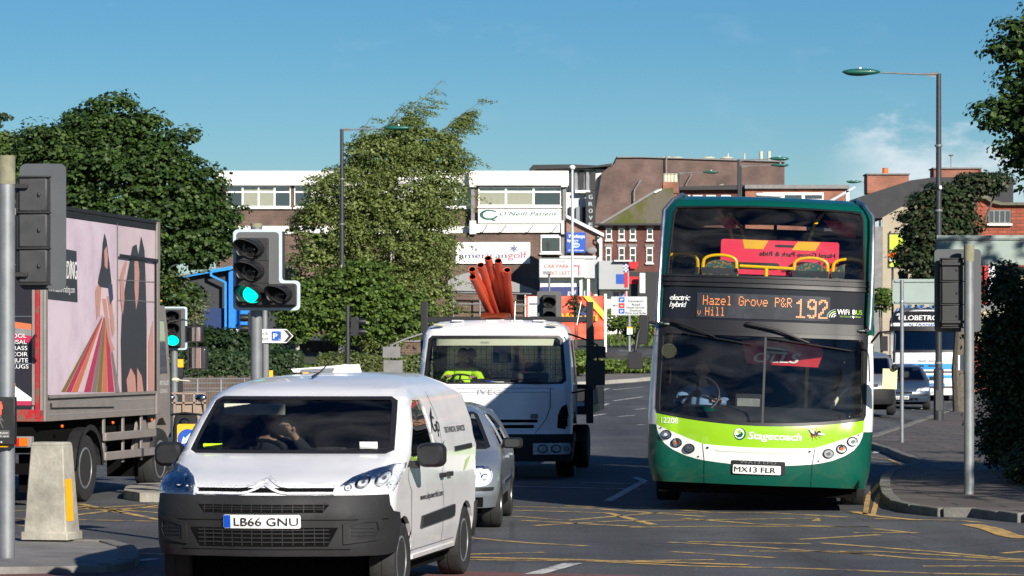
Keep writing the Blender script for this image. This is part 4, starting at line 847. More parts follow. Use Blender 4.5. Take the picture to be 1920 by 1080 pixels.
# dark green skirt
arc = [(1.17, 1.09), (1.155, 1.02), (1.12, .94), (1.05, .85), (.95, .775), (.82, .71), (.70, .675), (.60, .655)]
sid = [(skb.U(1.9, z), z) for z in (.34, .6, 1.09)]
bp('front_bumper', 'bus_dark', [[(.0, .36), (.6, .36), (1.2, .35)]+sid+arc+[(.3, .625), (0, .615), (-.3, .625)]+[(-a, z) for a, z in (arc[::-1]+sid[::-1]+[(1.2, .35), (.6, .36)])]], 0, .03)
arc2 = arc+[(.625, .87), (.75, .915), (.95, 1.0)]
hp = [bp('headlamp_panel', 'bus_white', [arc2 if g > 0 else mir(arc2)], .002, .02) for g in (1, -1)]
bp('white_panel', 'bus_white', [[(u, .615+.04*(u/.6)**2) for u in np.linspace(-.595, .595, 9)]+[(.62, .868)]+[(u, lb(u)) for u in np.linspace(.6, -.6, 9)]+[(-.62, .868)]], .003, .02)
bp('recess_line', 'cream', [[(-.50, .82), (-.44, .79), (.44, .79), (.50, .82), (.45, .775), (-.45, .775)]], .006, .002)
bp('lime_band', 'bus_lime', [[(u, wb(u)-.012) for u in us[::-1]]+[(-1.17, 1.09), (-.95, 1.0), (-.75, .915), (-.62, .868)]+[(u, lb(u)) for u in np.linspace(-.6, .6, 9)]+[(.62, .868), (.75, .915), (.95, 1.0), (1.17, 1.09)]], .001, .02)
for g in (1, -1):
    s_ = [(1.17, 1.09)]+[(skb.U(.62, z), z) for z in (1.09, 1.7, 2.34)]+[(1.20, 2.34), (1.185, 1.3)]
    bp('white_pillar', 'bus_white', [s_ if g > 0 else mir(s_)], 0, .03)
    bp('pillar_joint', 'greyink', [[(1.2, 2.235), (1.33, 2.235), (1.33, 2.243), (1.2, 2.243)] if g > 0 else [(-1.33, 2.235), (-1.2, 2.235), (-1.2, 2.243), (-1.33, 2.243)]], .002, 0)
    # side: lower panel, two window bands, green above
    for (y0, y1, z0, z1, m_) in ((1.9, YB, .34, 1.09, 'bus_dark'), (.62, YB, 2.34, 2.62, 'bus_dark'), (.95, YB, 2.62, 3.0, 'bus_dark'), (1.25, YB, 3.86, 4.06, 'bus_dark'), (.62, YB, 1.09, 1.25, 'bus_white'), (.62, YB, 2.2, 2.34, 'bus_white')):
        bp('side_panel', m_, [[(g*a, z) for a, z in skb.side([(y0, z0), (y1, z0), (y1, z1), (y0, z1)], 1, .6)][::g]], 0, .03, step=(.6, .12))
    for (y0, y1, z0, z1) in [(.7+1.65*i, 2.2+1.65*i, 1.25, 2.2) for i in range(6)]+[(1.3+1.55*i, 2.75+1.55*i, 3.0, 3.86) for i in range(6)]:
        bp('side_window', 'dark_glass', [[(g*a, z) for a, z in skb.side([(y0, z0), (y1, z0), (y1, z1), (y0, z1)], 1, .6)][::g]], -.01, 0, step=(.6, .3))
        bp('window_pillar', 'ink', [[(g*a, z) for a, z in skb.side([(y1, z0), (y1+.1+(.05 if z0 < 2 else 0), z0), (y1+.1+(.05 if z0 < 2 else 0), z1), (y1, z1)], 1, .6)][::g]], 0, .03, step=(.6, .3))
# black front frame: seals, destination glass, beams
bp('windscreen_seal', 'ink', [[(u, wb(u)-.02) for u in us]+[(1.20, 1.3), (1.20, 2.33), (-1.20, 2.33), (-1.20, 1.3)]], .004, .02, [[(u, wb(u)+.02) for u in us*.965]+[(1.145, 1.35), (1.13, 2.24), (1.09, 2.275), (-1.09, 2.275), (-1.13, 2.24), (-1.145, 1.35)]])
bp('windscreen', 'bus_glass', [[(u, wb(u)+.01) for u in us*.97]+[(1.15, 1.35), (1.14, 2.28), (-1.14, 2.28), (-1.15, 1.35)]], -.014, 0)
bp('windscreen_divider', 'ink', [[(.02, 1.16), (.045, 1.16), (.045, 2.28), (.02, 2.28)]], -.006, .02)
bp('wiper_beam', 'ink', [[(-1.21, 2.332), (1.21, 2.332), (1.20, 2.47), (-1.20, 2.47)]], .003, .03)
bp('destination_glass', 'destglass', [[(-1.165, 2.47), (1.165, 2.47), (1.16, 2.905), (-1.16, 2.905)]], -.004, .01) if 'destglass' in M else None
dg = mat('destination_glass_black', (.012, .015, .022), .6, spec=.1); M['destglass'] = dg
bp('destination_glass', 'destglass', [[(-1.165, 2.47), (1.165, 2.47), (1.16, 2.905), (-1.16, 2.905)]], -.004, .01)
for z0, z1, o_ in ((2.905, 2.925, .02), (2.925, 2.965, .002), (2.965, 2.985, .022), (2.985, 3.03, .004), (3.03, 3.045, .018)):
    bp('black_rib', 'ink', [[(-1.19, z0), (1.19, z0), (1.19, z1), (-1.19, z1)]], o_, .03)
uw = [(-1.14, 3.045), (1.14, 3.045), (1.10, 3.88), (1.06, 3.955)]+[(u, 3.985-.025*(u/1.06)**2) for u in np.linspace(.95, -.95, 9)]+[(-1.06, 3.955), (-1.10, 3.88)]
ui = [(-1.115, 3.06), (1.115, 3.06), (1.075, 3.87), (1.04, 3.93)]+[(u, 3.962-.025*(u/1.06)**2) for u in np.linspace(.93, -.93, 9)]+[(-1.04, 3.93), (-1.075, 3.87)]
bp('upper_seal', 'ink', [uw], .002, .02, [ui]); bp('upper_windscreen', 'bus_glass', [uw], -.016, 0, step=(.12, .1))
for g in (1, -1):
    p = [(1.19, 2.335), (skb.U(.62, 2.34), 2.34), (skb.U(.95, 3.0), 3.0), (skb.U(1.25, 3.86), 3.86), (skb.U(1.3, 4.06), 4.06), (1.0, 4.06), (1.06, 3.958), (1.10, 3.88), (1.145, 3.045), (1.175, 3.03), (1.185, 2.47)]
    bp('green_pillar', 'bus_dark', [p if g > 0 else mir(p)], 0, .03)
q = MB(); rf = dens([(-1.02, 4.06)]+[(-1.06, 3.958)]+[(u, 3.987-.025*(u/1.06)**2) for u in np.linspace(-.95, .95, 9)]+[(1.06, 3.958), (1.02, 4.06), (skb.U(YB, 4.06), 4.06), (skb.U(YB, 4.12), 4.12), (-skb.U(YB, 4.12), 4.12), (-skb.U(YB, 4.06), 4.06)], .8)
q.patch(rf, skb.map, .0, .03, (.12, .03)); roofcap(q, skb, 4.12, YB, .05); q.build('roof', M['bus_dark'], B_, ang=60)
q = MB(); q.box(-1.2, 1.2, YB-.05, YB, .34, 1.2); q.box(-1.2, 1.2, YB-.05, YB, 2.2, 3.0); q.box(-1.15, 1.15, YB-.05, YB, 3.8, 4.1); q.box(-1.2, -.95, YB-.05, YB, 1.2, 3.8); q.box(.95, 1.2, YB-.05, YB, 1.2, 3.8); q.build('rear_panel', M['bus_dark'], B_)
q = MB(); q.box(-.16, .12, 1.5, 1.9, 4.15, 4.2); q.build('roof_vent', M['white'], B_, bev=.02)
# lettering, display
def bt(par, m, items, off=.008):
    q = MB()
    for (s, u, z, w, h, kw) in items: text(q, s, u, z, w, h, skb.map, off, **kw)
    return q.build('lettering', M[m], par)
dp = bp('destination_display', 'dispgrey', [rrect(-.74, .74, 2.50, 2.82, .01, 2)], .004, .004) if 'dispgrey' in M else None
M['dispgrey'] = mat('display_grey', (.03, .034, .042), .6, spec=.2, col2=(.055, .06, .07), vs_=2.0)
dp = bp('destination_display', 'dispgrey', [rrect(-.75, .73, 2.50, 2.82, .01, 2)], .004, .004)
DOT = {'H': '10001 10001 10001 11111 10001 10001 10001', 'a': '00000 00000 01110 00001 01111 10001 01111', 'z': '00000 00000 11111 00010 00100 01000 11111', 'e': '00000 00000 01110 10001 11111 10000 01110', 'l': '01100 00100 00100 00100 00100 00100 01110',
 'G': '01110 10001 10000 10111 10001 10001 01110', 'r': '00000 00000 10110 11001 10000 10000 10000', 'o': '00000 00000 01110 10001 10001 10001 01110', 'v': '00000 00000 10001 10001 10001 01010 00100', 'P': '11110 10001 10001 11110 10000 10000 10000', '&': '01100 10010 10100 01000 10101 10010 01101', 'R': '11110 10001 10001 11110 10100 10010 10001', 'i': '00100 00000 01100 00100 00100 00100 01110', ' ': '00000 '*7,
 '1': '00100 01100 11100 00100 00100 00100 00100 00100 00100 00100 11111', '9': '01110 11011 10001 10001 11011 01111 00001 00001 00001 11011 01110', '2': '01110 11011 10001 00001 00011 00110 00100 01100 11000 10000 11111'}
q = MB()
def dots(s, u, z, px_, py_, f=1.0):
    for c in s:
        rows = DOT[c].split()
        for j, row in enumerate(rows):
            for i, b_ in enumerate(row):
                if b_ == '1':
                    a = u+i*px_; d = z+(len(rows)-1-j)*py_; q.add([skb.map(a, d, .012), skb.map(a+px_*.86, d, .012), skb.map(a+px_*.86, d+py_*.84, .012), skb.map(a, d+py_*.84, .012)], [(0, 1, 2, 3)])
        u += px_*(len(rows[0])+1)*f
    return u
dots('Hazel Grove P&R', -.68, 2.665, .0112, .0175, .99); dots('Hill', -.65, 2.525, .0095, .016); dots('v', -.735, 2.525, .007, .013); dots('192', .355, 2.535, .0205, .0225)
q.build('amber_text', M['led'], dp)
bt(B_, 'white', [('electric', -1.06, 2.715, .235, .075, dict(shear=.25, bold=.02, sp=.85)), ('hybrid', -1.06, 2.625, .195, .075, dict(shear=.25, bold=.02, sp=.85)), ('WiFi', .81, 2.60, .135, .07, dict(bold=.02)), ('12208', -1.10, 1.115, .20, .075, {})], .008)
bt(B_, 'bus_lime', [('BUS', .985, 2.605, .11, .062, {}), ('Get Onboard. Get Online.', .84, 2.565, .24, .022, {})], .008)
q = MB()
for i, m_ in enumerate((.105, .08, .055, .03)):
    for k in range(8):
        a0, a1 = math.radians(95+11*k), math.radians(106+11*k); c = (.80, 2.56); r0, r1 = m_-.011, m_
        q.add([skb.map(c[0]+r*math.cos(a), c[1]+r*math.sin(a), .008) for r, a in ((r0, a0), (r1, a0), (r1, a1), (r0, a1))], [(0, 1, 2, 3)], 0 if i == 0 else (1 if i == 1 else 2))
q.build('wifi_emblem', [M['lamp_green'], M['bus_lime'], M['white']], B_)
bt(B_, 'white', [('Stagecoach', -.12, .955, .585, .098, dict(bold=.045, shear=.2))], .006)
q = MB(); q.patch(ell(-.21, 1.015, .066, .078, 22), skb.map, .006, .002, (.5, .5), mi=0); q.patch(ell(-.216, 1.02, .055, .066, 20), skb.map, .009, .001, (.5, .5), mi=1); q.patch([(-.262, 1.0), (-.23, .965), (-.19, .975), (-.172, 1.01), (-.185, 1.05), (-.205, 1.02), (-.235, 1.0)], skb.map, .011, .001, (.5, .5), mi=0); q.patch([(-.235, 1.03), (-.21, 1.01), (-.195, 1.04), (-.21, 1.07), (-.235, 1.06)], skb.map, .011, .001, (.5, .5), mi=2)
q.build('round_emblem', [M['bus_dark'], M['white'], M['bus_lime']], B_)
q = MB(); bc = (.605, 1.045)
def rot(p, a): return (bc[0]+p[0]*math.cos(a)-p[1]*math.sin(a), bc[1]+p[0]*math.sin(a)+p[1]*math.cos(a))
for i, (x, rx, rz, mi_) in enumerate(((0, .05, .036, 0), (-.03, .012, .03, 1), (-.005, .009, .034, 1), (.02, .009, .034, 1), (.055, .02, .026, 1))): q.patch([rot((x+a, b_), .35) for a, b_ in ell(0, 0, rx*1.1, rz*1.15, 12)], skb.map, .006+.003*i, .001, (.5, .5), mi=mi_)
for an, x in ((1.9, .0), (-.5, .03)): q.patch([rot((x+.045*math.cos(an)+a*math.cos(an)-b_*math.sin(an), .045*math.sin(an)+a*math.sin(an)+b_*math.cos(an)), .35) for a, b_ in ell(0, 0, .038, .017, 10)], skb.map, .02, .001, (.5, .5), mi=2)
for a_ in (-.03, 0, .03):
    for g in (1, -1): p0 = rot((a_, g*.03), .35); p1 = rot((a_*1.6, g*.075), .35); q.patch([p0, (p0[0]+.004, p0[1]), (p1[0]+.004, p1[1]), p1], skb.map, .006, 0, (.5, .5), mi=1)
q.build('bee_emblem', [M['yellow'], M['ink'], M['sig_edge']], B_)
# lamps
for g, hpn in ((1, hp[0]), (-1, hp[1])):
    for (u, z, lit) in ((1.03, .965, 'chrome'), (.91, .865, 'amberlens'), (.765, .80, 'chrome')):
        q = MB(); q.patch(ell(g*u, z, .062, .062, 20), skb.map, .018, .03, (.5, .5)); o = q.build('headlight', M['dark_trim'], hpn)
        q = MB(); q.patch(ell(g*u, z, .05, .05, 18), skb.map, .022, .003, (.5, .5)); q.patch(ell(g*u, z, .022, .022, 12), skb.map, .027, .003, (.5, .5), mi=1); q.build('reflector', [M['steel'], M['orange' if lit[0] == 'a' else 'chrome']], o)
        q = MB(); q.patch(ell(g*u, z, .052, .052, 18), skb.map, .034, .008, (.5, .5)); q.build('lens', M['lens'], o)
    q = MB(); q.patch(ell(g*.66, .70, .01, .01, 8), skb.map, .012, .01); q.patch(ell(g*.56, .82, .014, .014, 8), skb.map, .014, .01); q.patch(ell(g*1.10, 1.05, .009, .009, 8), skb.map, .012, .01); q.build('bolt', M['ink'], hpn)
bp('panel_gap', 'ink', [[(.585, .36), (.591, .36), (.597, .66), (.622, .87), (.616, .87), (.591, .66)], [(-.591, .36), (-.585, .36), (-.591, .66), (-.616, .87), (-.622, .87), (-.597, .66)]], .007, 0)
bp('plate_recess', 'ink', [rrect(-.30, .30, .50, .675, .02, 3)], .004, .003)
numplate(B_, -.01, .505, .52, .115, skb.map, 'MX13 FLR', blue=False, off=.03, bold=.03)
q = MB()
text(q, 'WA13 LFO', -.2, .64, .4, .035, skb.map, .010, .01); q.build('reflected_lettering', M['greyink'], B_)  # plate letters repeated in grey as their reflection in the recess
# rails, wipers, mirrors
for g in (1, -1):
    q = MB(); q.tube([skb.map(g*(1.13 if z < 3.9 else 1.13-.12*(z-3.9)/.2), z, o_) for z, o_ in ((2.40, .02), (2.42, .10), (2.6, .11), (3.0, .11), (3.5, .11), (3.9, .11), (4.05, .10), (4.14, .05), (4.12, -.03))], .022, 10); q.build('guard_rail', M['steel'], B_)
    q = MB(); q.ball(skb.map(g*1.08, 2.40, .03), (.05, .03, .022), 10); q.build('rail_foot', M['chrome'], B_)
for u0, a0, b0 in ((-.99, (-.88, 2.29), (-.12, 2.17)), (-.16, (.06, 2.26), (.98, 2.13))):
    q = MB(); q.ball(skb.map(u0, 2.43, .03), (.045, .03, .03), 10)
    mid = ((a0[0]+b0[0])/2-.02, (a0[1]+b0[1])/2+.0)
    q.tube([skb.map(u0, 2.43, .05), skb.map((u0+mid[0])/2, 2.36, .07), skb.map(mid[0], mid[1]+.02, .05)], [.022, .018, .012], 8); q.tube([skb.map(a0[0]+(b0[0]-a0[0])*t, a0[1]+(b0[1]-a0[1])*t, .02) for t in np.linspace(0, 1, 7)], .009, 6); q.build('wiper', M['ink'], B_)
q = MB(); q.tube([(-1.2, .35, 2.4), (-1.33, .2, 2.42), (-1.38, .1, 2.25), (-1.40, .05, 2.02)], .02, 8); q.box(-1.47, -1.31, 0, .1, 1.80, 2.02); q.box(-1.37, -1.27, .12, .3, 2.12, 2.5); q.build('wing_mirror', M['ink'], B_, bev=.02)
q = MB(); q.tube([(1.2, .3, 2.25), (1.28, .1, 2.38), (1.42, .05, 2.40), (1.45, .05, 2.36), (1.45, .05, 2.0)], .014, 8); q.ball((1.46, -.02, 1.94), (.04, .04, .045), 10); q.box(1.33, 1.49, .0, .07, 1.66, 1.92, 1); q.build('wing_mirror', [M['ink'], M['mirror_back']], B_, bev=.02) if 'mirror_back' in M else None
M['mirror_back'] = mat('pale_yellow_plastic', P3(rgb(235, 222, 165)), .45)
q.build('wing_mirror', [M['ink'], M['mirror_back']], B_, bev=.02)
# running gear and inside
for y in (2.55, 8.0):
    for g in (-1, 1): wheel(B_, g*1.08, y, .48, .28, g, 'galv', .6)
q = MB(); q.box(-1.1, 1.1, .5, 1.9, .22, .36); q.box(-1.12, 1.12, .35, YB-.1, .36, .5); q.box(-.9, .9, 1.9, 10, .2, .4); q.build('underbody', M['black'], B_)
q = MB(); q.box(-1.19, 1.19, .75, YB-.1, 2.36, 2.42); q.box(-.3, 1.1, 3.3, 3.34, .5, 2.36); q.box(-1.2, 1.2, 7.5, 7.55, .5, 2.3); q.box(-1.15, 1.15, 8.6, 8.65, 2.5, 3.95); q.build('interior_floor', M['cabin'], B_)
q = MB(); q.prism([(.34, 1.2), (.42, 1.28), (.95, 1.36), (.95, .6), (.34, .6)], 'x', -.95, .95); q.ball((-.72, .6, 1.26), (.3, .2, .09), 14); q.build('dashboard', M['bus_dark'], B_, bev=.02)
steering(B_, (-.72, .62, 1.50), .25, .35)
q = MB(); q.box(-.30, .0, 1.0, 1.3, 1.2, 1.52); q.box(-.28, -.02, .98, 1.0, 1.26, 1.46, 1); q.build('fare_machine', [M['dark_trim'], M['lead']], B_, bev=.02)
seats(B_, (-.72,), 1.75, .95)
driver('bus driver in a pale blue shirt at the wheel of the double-decker', inside(B_, (-.68, 1.6, 1.10)), math.radians(5), ((-.2, -.62, .38), (.2, -.6, .34)), 'shirt', 'shirt', 0)
def seatrow(x, y, z, yel=True):
    s = MB(); s.box(x-.2, x+.2, y, y+.09, z, z+.62); s.box(x-.2, x+.2, y-.4, y, z, z+.1)
    n = 10; s.prism([(x-.19, z+.62)]+[(x-.17*math.cos(math.pi*i/n), z+.64+.11*math.sin(math.pi*i/n)) for i in range(n+1)]+[(x+.19, z+.62)], 'y', y+.02, y+.08); o = s.build('seat', M['seat'], B_, bev=.015)
    s = MB(); s.box(x-.205, x+.205, y-.006, y+.0, z+.56, z+.64); s.build('seat_trim', M['cabin'], o)
    s = MB(); s.tube([(x-.19, y+.05, z+.56)]+[(x-.19*math.cos(math.pi*i/12)**1, y+.04, z+.68+.13*math.sin(math.pi*i/12)**.6) for i in range(13)]+[(x+.19, y+.05, z+.56)], .02, 8); s.build('grab_handle', M['handrail'], o)
for x in (-.97, -.53, .50, .94): seatrow(x, 1.10, 2.53)
for x in (-.97, -.53, .5, .94):
    for y in (3.2, 4.6): seatrow(x, y, 2.62)
q = MB(); q.tube([(-.30, 1.0, 3.20), (.30, 1.0, 3.185)], .022, 8); q.tube([(.0, 1.0, 3.19), (.0, 1.0, 2.6)], .022, 8); q.build('front_rail', M['handrail'], B_)
for x0, x1, y in ((-.36, -.60, 2.2), (-.22, -.48, 2.9), (.42, .62, 1.9)):
    q = MB(); q.tube([(x0, y, 2.5), (x0, y, 3.1), (x0-(x0-x1)*.12, y, 3.5), (x0-(x0-x1)*.5, y, 3.8), (x1, y, 3.98)], .02, 8); q.build('stanchion', M['handrail'], B_)
for u, w_ in ((.06, .012),): q = MB(); q.tube([(u, 3.0, 2.5), (u, 3.0, 4.0)], .02, 8); q.build('stanchion', M['cabin'], B_)
# a reflection in the upper windscreen, built as a red board with reversed lettering
def px2(T, px, py, Y): return tolocal(T, P(px, py, Y))
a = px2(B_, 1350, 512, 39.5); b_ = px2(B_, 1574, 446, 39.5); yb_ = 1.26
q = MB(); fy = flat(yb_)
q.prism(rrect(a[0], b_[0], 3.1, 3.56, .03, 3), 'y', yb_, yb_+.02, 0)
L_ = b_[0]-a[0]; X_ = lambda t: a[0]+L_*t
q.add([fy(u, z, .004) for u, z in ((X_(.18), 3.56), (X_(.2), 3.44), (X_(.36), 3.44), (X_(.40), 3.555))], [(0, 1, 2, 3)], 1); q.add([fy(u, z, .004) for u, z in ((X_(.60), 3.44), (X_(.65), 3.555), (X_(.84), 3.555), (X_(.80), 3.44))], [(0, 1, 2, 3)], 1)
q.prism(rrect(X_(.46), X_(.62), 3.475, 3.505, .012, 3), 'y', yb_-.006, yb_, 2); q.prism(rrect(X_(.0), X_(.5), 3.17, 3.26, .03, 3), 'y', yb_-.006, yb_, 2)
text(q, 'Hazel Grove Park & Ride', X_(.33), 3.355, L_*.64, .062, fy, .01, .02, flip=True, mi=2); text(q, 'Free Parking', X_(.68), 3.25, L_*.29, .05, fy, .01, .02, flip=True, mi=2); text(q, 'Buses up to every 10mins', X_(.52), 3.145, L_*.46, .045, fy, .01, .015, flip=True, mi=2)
q.build('reflected_advert', [mat('reflected_red', P3(rgb(235, 45, 80)), .5), M['yellow'], M['ink']], B_)
q = MB(); q.prism([(-.62, 3.84), (-.42, 3.86), (-.36, 3.72), (-.46, 3.68)], 'y', 1.3, 1.32); q.prism([(.62, 3.86), (1.0, 3.84), (1.0, 3.62), (.75, 3.7)], 'y', 1.5, 1.52); q.build('ceiling_panel', M['red'], B_)
q = MB(); fy2 = flat(.8); q.prism([(-.24, 2.22), (.62, 2.22), (.68, 2.10), (.62, 1.90), (-.18, 1.92)], 'y', .8, .82, 0); text(q, 'OLLS', -.10, 1.945, .52, .13, fy2, .006, .04, .3, mi=1); q.build('reflected_banner', [M['red'], M['white']], B_)  # red reflection in the windscreen, built as a lettered panel behind the glass
for x, m_ in ((.50, 'handrail'),): q = MB(); q.tube([(x, 1.7, .6), (x, 1.7, 2.35)], .022, 8); q.build('stanchion', M[m_], B_)
q = MB(); q.tube([(.18, 1.25, 1.28), (.5, 1.25, 1.26)], .02, 8); q.build('stanchion', M['handrail'], B_)
q = MB(); q.tube([(.72, 1.3, 1.2), (.86, 1.35, 1.5), (1.0, 1.5, 1.68)], .02, 8); q.build('handrail', M['cream'], B_)
s = MB(); s.prism([(.85, 1.05)]+[(.98-.13*math.cos(math.pi*i/10), 1.6+.1*math.sin(math.pi*i/10)) for i in range(11)]+[(1.11, 1.05)], 'y', 1.6, 1.7); s.build('seat', M['seat'], B_, bev=.01)
q = MB(); q.lathe([(.0, -.02), (.085, -.02), (.085, .0), (0, .0)], (-1.04, .38, 2.05), 'y', 18, sc=(1, 1.15)); q.build('round_mirror', M['lens'], B_)
q = MB(); q.box(.04, .28, .42, .5, 2.05, 2.15); q.tube([(.2, .45, 2.1), (.2, .4, 2.3)], .012, 6); q.build('interior_mirror', M['dark_trim'], B_, bev=.02)
B_.scale = (1, 1, 1.022)

# ------------------------------------------------------------------ box truck on the left, driving away
L = thing('box_truck', 'taupe box truck on the left, its side printed with two long-haired women and striped rugs', 'truck', (-5.33, 39.4, 0), math.radians(8.5))
def sidepx(px, py):
    k = (px-960)/6500; y = (39.4*k+5.33)/(.148-.989*k); Y = 39.4+.989*y
    return (y, 2.05+(670-py)*Y/5460)
smapL = lambda y, z, off: (off, y, z)
def sideart(mb_, pts, off, mi=0):
    p = [sidepx(*q_) for q_ in pts]; mb_.prism(p, 'x', off-.0015, off, mi)
q = MB(); q.box(-2.45, 0, .0, 5.2, 1.18, 4.08); q.build('box_body', M['truckgrey'], L)
q = MB(); q.box(-2.47, .03, -.02, 5.24, 4.08, 4.14); q.box(0, .02, 0, 5.2, 3.98, 4.08); q.build('roof_rail', M['dark_trim'], L, bev=.01)
q = MB(); q.box(0.0, .03, -.0, .10, 1.18, 4.0); q.box(0, .035, 5.08, 5.22, 1.18, 4.12); q.box(0, .03, 5.22, 5.26, 3.4, 4.12); q.build('corner_post', M['truckgrey'], L, bev=.008)
art = MB(); sideart(art, [(85, 380), (289, 420), (289, 733), (85, 741)], .012, 0)
sideart(art, [(85, 380), (213, 404), (213, 737), (150, 739), (85, 741)], .014, 1)
sideart(art, [(86, 460), (141, 471), (143, 567), (86, 561)], .017, 2)
for x0, x1, tx_, m_ in ((112, 120, 135, 3), (121, 131, 142, 4), (132, 143, 152, 5), (144, 154, 160, 0), (155, 168, 168, 4), (169, 178, 176, 6), (179, 188, 182, 3), (189, 199, 190, 5), (200, 212, 199, 4), (214, 222, 206, 6)):
    sideart(art, [(x0, 735), (x1, 735), (192+(x1-160)*.10, 596), (192+(x0-160)*.10, 596)], .018, m_)
# first figure
for pts, m_, o_ in (([(178, 530), (184, 520), (190, 515), (205, 515), (213, 528), (215, 560), (212, 585), (206, 600), (180, 590)], 7, .019), ([(188, 560), (196, 560), (206, 640), (212, 655), (206, 662), (200, 640)], 8, .021), ([(197, 555), (206, 556), (212, 620), (208, 632)], 8, .0212), ([(176, 545), (182, 528), (187, 540), (184, 590), (178, 600)], 8, .021),
    ([(193, 438), (197, 452), (202, 495), (206, 530), (200, 540), (184, 538), (180, 530), (187, 498), (190, 455)], 2, .023), ([(192, 470), (196, 462), (199, 480), (198, 505), (193, 500)], 8, .025), ([(199, 535), (207, 532), (209, 560), (203, 572)], 9, .024),
    # second figure
    ([(246, 462), (253, 458), (257, 480), (262, 443), (268, 470), (270, 520), (272, 600), (272, 735), (226, 735), (224, 640), (226, 590), (232, 540), (240, 495)], 2, .022), ([(249, 490), (255, 485), (258, 510), (256, 560), (252, 580), (249, 540)], 8, .0245), ([(223, 560), (222, 520), (228, 500), (233, 488), (235, 494), (229, 520), (230, 560), (227, 590)], 8, .024), ([(236, 735), (234, 712), (242, 690), (250, 705), (252, 735)], 8, .025), ([(254, 735), (254, 690), (262, 705), (266, 735)], 8, .0252), ([(276, 640), (284, 600), (286, 735), (276, 735)], 8, .023)):
    sideart(art, pts, o_, m_)
lav = mat('print_lavender', P3(rgb(196, 176, 184)), .35, col2=P3(rgb(214, 192, 196)), vs_=.8, c2=(.35, .65)); lav2 = mat('print_pale_lavender', P3(rgb(214, 196, 208)), .35, col2=P3(rgb(190, 168, 184)), vs_=.7, c2=(.4, .62))
art.build('printed_panel', [lav, lav2, mat('print_black', (.022, .02, .028), .35), mat('print_olive', P3(rgb(120, 105, 50)), .4), mat('print_crimson', P3(rgb(175, 45, 80)), .4), mat('print_orange', P3(rgb(200, 110, 75)), .4), mat('print_grey', P3(rgb(130, 110, 110)), .4), mat('print_blush', P3(rgb(215, 190, 195)), .4), mat('print_skin', P3(rgb(190, 140, 128)), .4), mat('print_blue', P3(rgb(50, 60, 90)), .4)], L)
q = MB()
def stx(s, px0, py, px1, h, **k):
    a0 = sidepx(px0, py); a1 = sidepx(px1, py); text(q, s, a0[0], a0[1], a1[0]-a0[0], h, lambda y, z, off: (off, y, z), .021, **k)
stx('Carpet & Rugs by', 88, 494, 134, .09); stx('TRADING', 106, 521, 141, .26, bold=.02); stx('www.natural-trading.com', 88, 546, 137, .10); q.build('panel_lettering', M['white'], L)
q = MB(); sideart(q, [(217, 417), (218.5, 417), (218.5, 735), (217, 735)], .02); sideart(q, [(217, 524), (289, 528), (289, 529), (217, 525)], .026); sideart(q, [(217, 562), (289, 565), (289, 566), (217, 563)], .026); q.build('door_seam', M['lead'], L)
q = MB(); sideart(q, [(217, 476), (290, 486), (290, 492), (217, 482)], .05); sideart(q, [(287, 490), (290, 490), (290, 735), (287, 735)], .03); q.build('door_bar', M['ink'], L)
q = MB()
for p_ in ([(87, 741), (289, 733), (289, 738), (87, 747)], [(92, 752), (212, 748), (212, 762), (92, 764)]): sideart(q, p_, .035)
q.build('skirt_rail', M['steel'] if 0 else M['truckgrey'], L)
q = MB()
for k in range(60): y = .12+k*.085; q.box(0, .008, y, y+.02, 1.26, 1.275); q.box(0, .008, y+.04, y+.06, 1.42, 1.435)
q.build('rivet', M['lead'], L)
# rear
q = MB(); q.box(-2.33, -.13, -.014, 0, 1.35, 3.98, 0); q.box(-2.33, -.13, -.018, -.014, 1.40, 1.46, 1)
q.prism([(-1.5, 2.72), (-.13, 2.50), (-.13, 2.42), (-1.5, 2.62)], 'y', -.018, -.014, 2); q.prism([(-1.5, 2.62), (-.13, 2.42), (-.13, 2.34), (-1.5, 2.52)], 'y', -.018, -.014, 4); q.prism([(-1.5, 2.52), (-.13, 2.34), (-.13, 2.24), (-1.5, 2.40)], 'y', -.018, -.014, 1)
q.prism([(-1.2, 1.56), (-.32, 1.56), (-.32, 1.70), (-1.2, 1.70)], 'y', -.018, -.014, 3); q.prism([(-.5, 1.70), (-.32, 1.58), (-.32, 1.70)], 'y', -.021, -.018, 2); q.prism([(-1.2, 1.46), (-.13, 1.46), (-.13, 1.50), (-.32, 1.66), (-.32, 1.56), (-1.2, 1.56)], 'y', -.0205, -.0175, 5)
for i, s in enumerate(('WOOL', 'SISAL', 'SEAGRASS', 'COIR', 'JUTE', 'RUGS')):
    w_ = textmesh(s, .01)[2]*.058; text(q, s, -.19-w_+.01*i*.5, 2.315-i*.083, None, .058, flat(-.019), .002, .01, mi=5)
for x in (-.36,): q.box(x, x+.008, -.022, -.018, 1.5, 3.9, 6)
for z in (1.96, 2.6, 3.3): q.box(-2.3, -.13, -.022, -.018, z, z+.008, 6)
q.build('rear_doors', [mat('print_black', (.02, .02, .02)), mat('print_crimson', (.4, .03, .08)), mat('print_orange', (.6, .2, .1)), M['yellow'], M['lead'], M['white'], M['steel']], L)
q = MB(); q.box(-.125, -.09, -.03, 0, 1.4, 4.0, 0); q.box(-.085, -.035, -.035, 0, 1.22, 4.0, 1); q.box(-.03, .0, -.03, 0, 1.25, 4.0, 0); q.box(-2.45, 0, -.03, 0, 1.18, 1.34, 1); q.build('rear_frame', [M['truckgrey'], mat('rusty_red', P3(rgb(165, 20, 35)), .6, col2=(.16, .08, .05), vs_=6, c2=(.5, .6))], L, bev=.005)
q = MB(); q.tube([(-.07, -.06, 2.0), (-.085, -.1, 2.05), (-.085, -.1, 2.3), (-.07, -.06, 2.35)], .02, 8); q.build('door_handle', M['ink'], L)
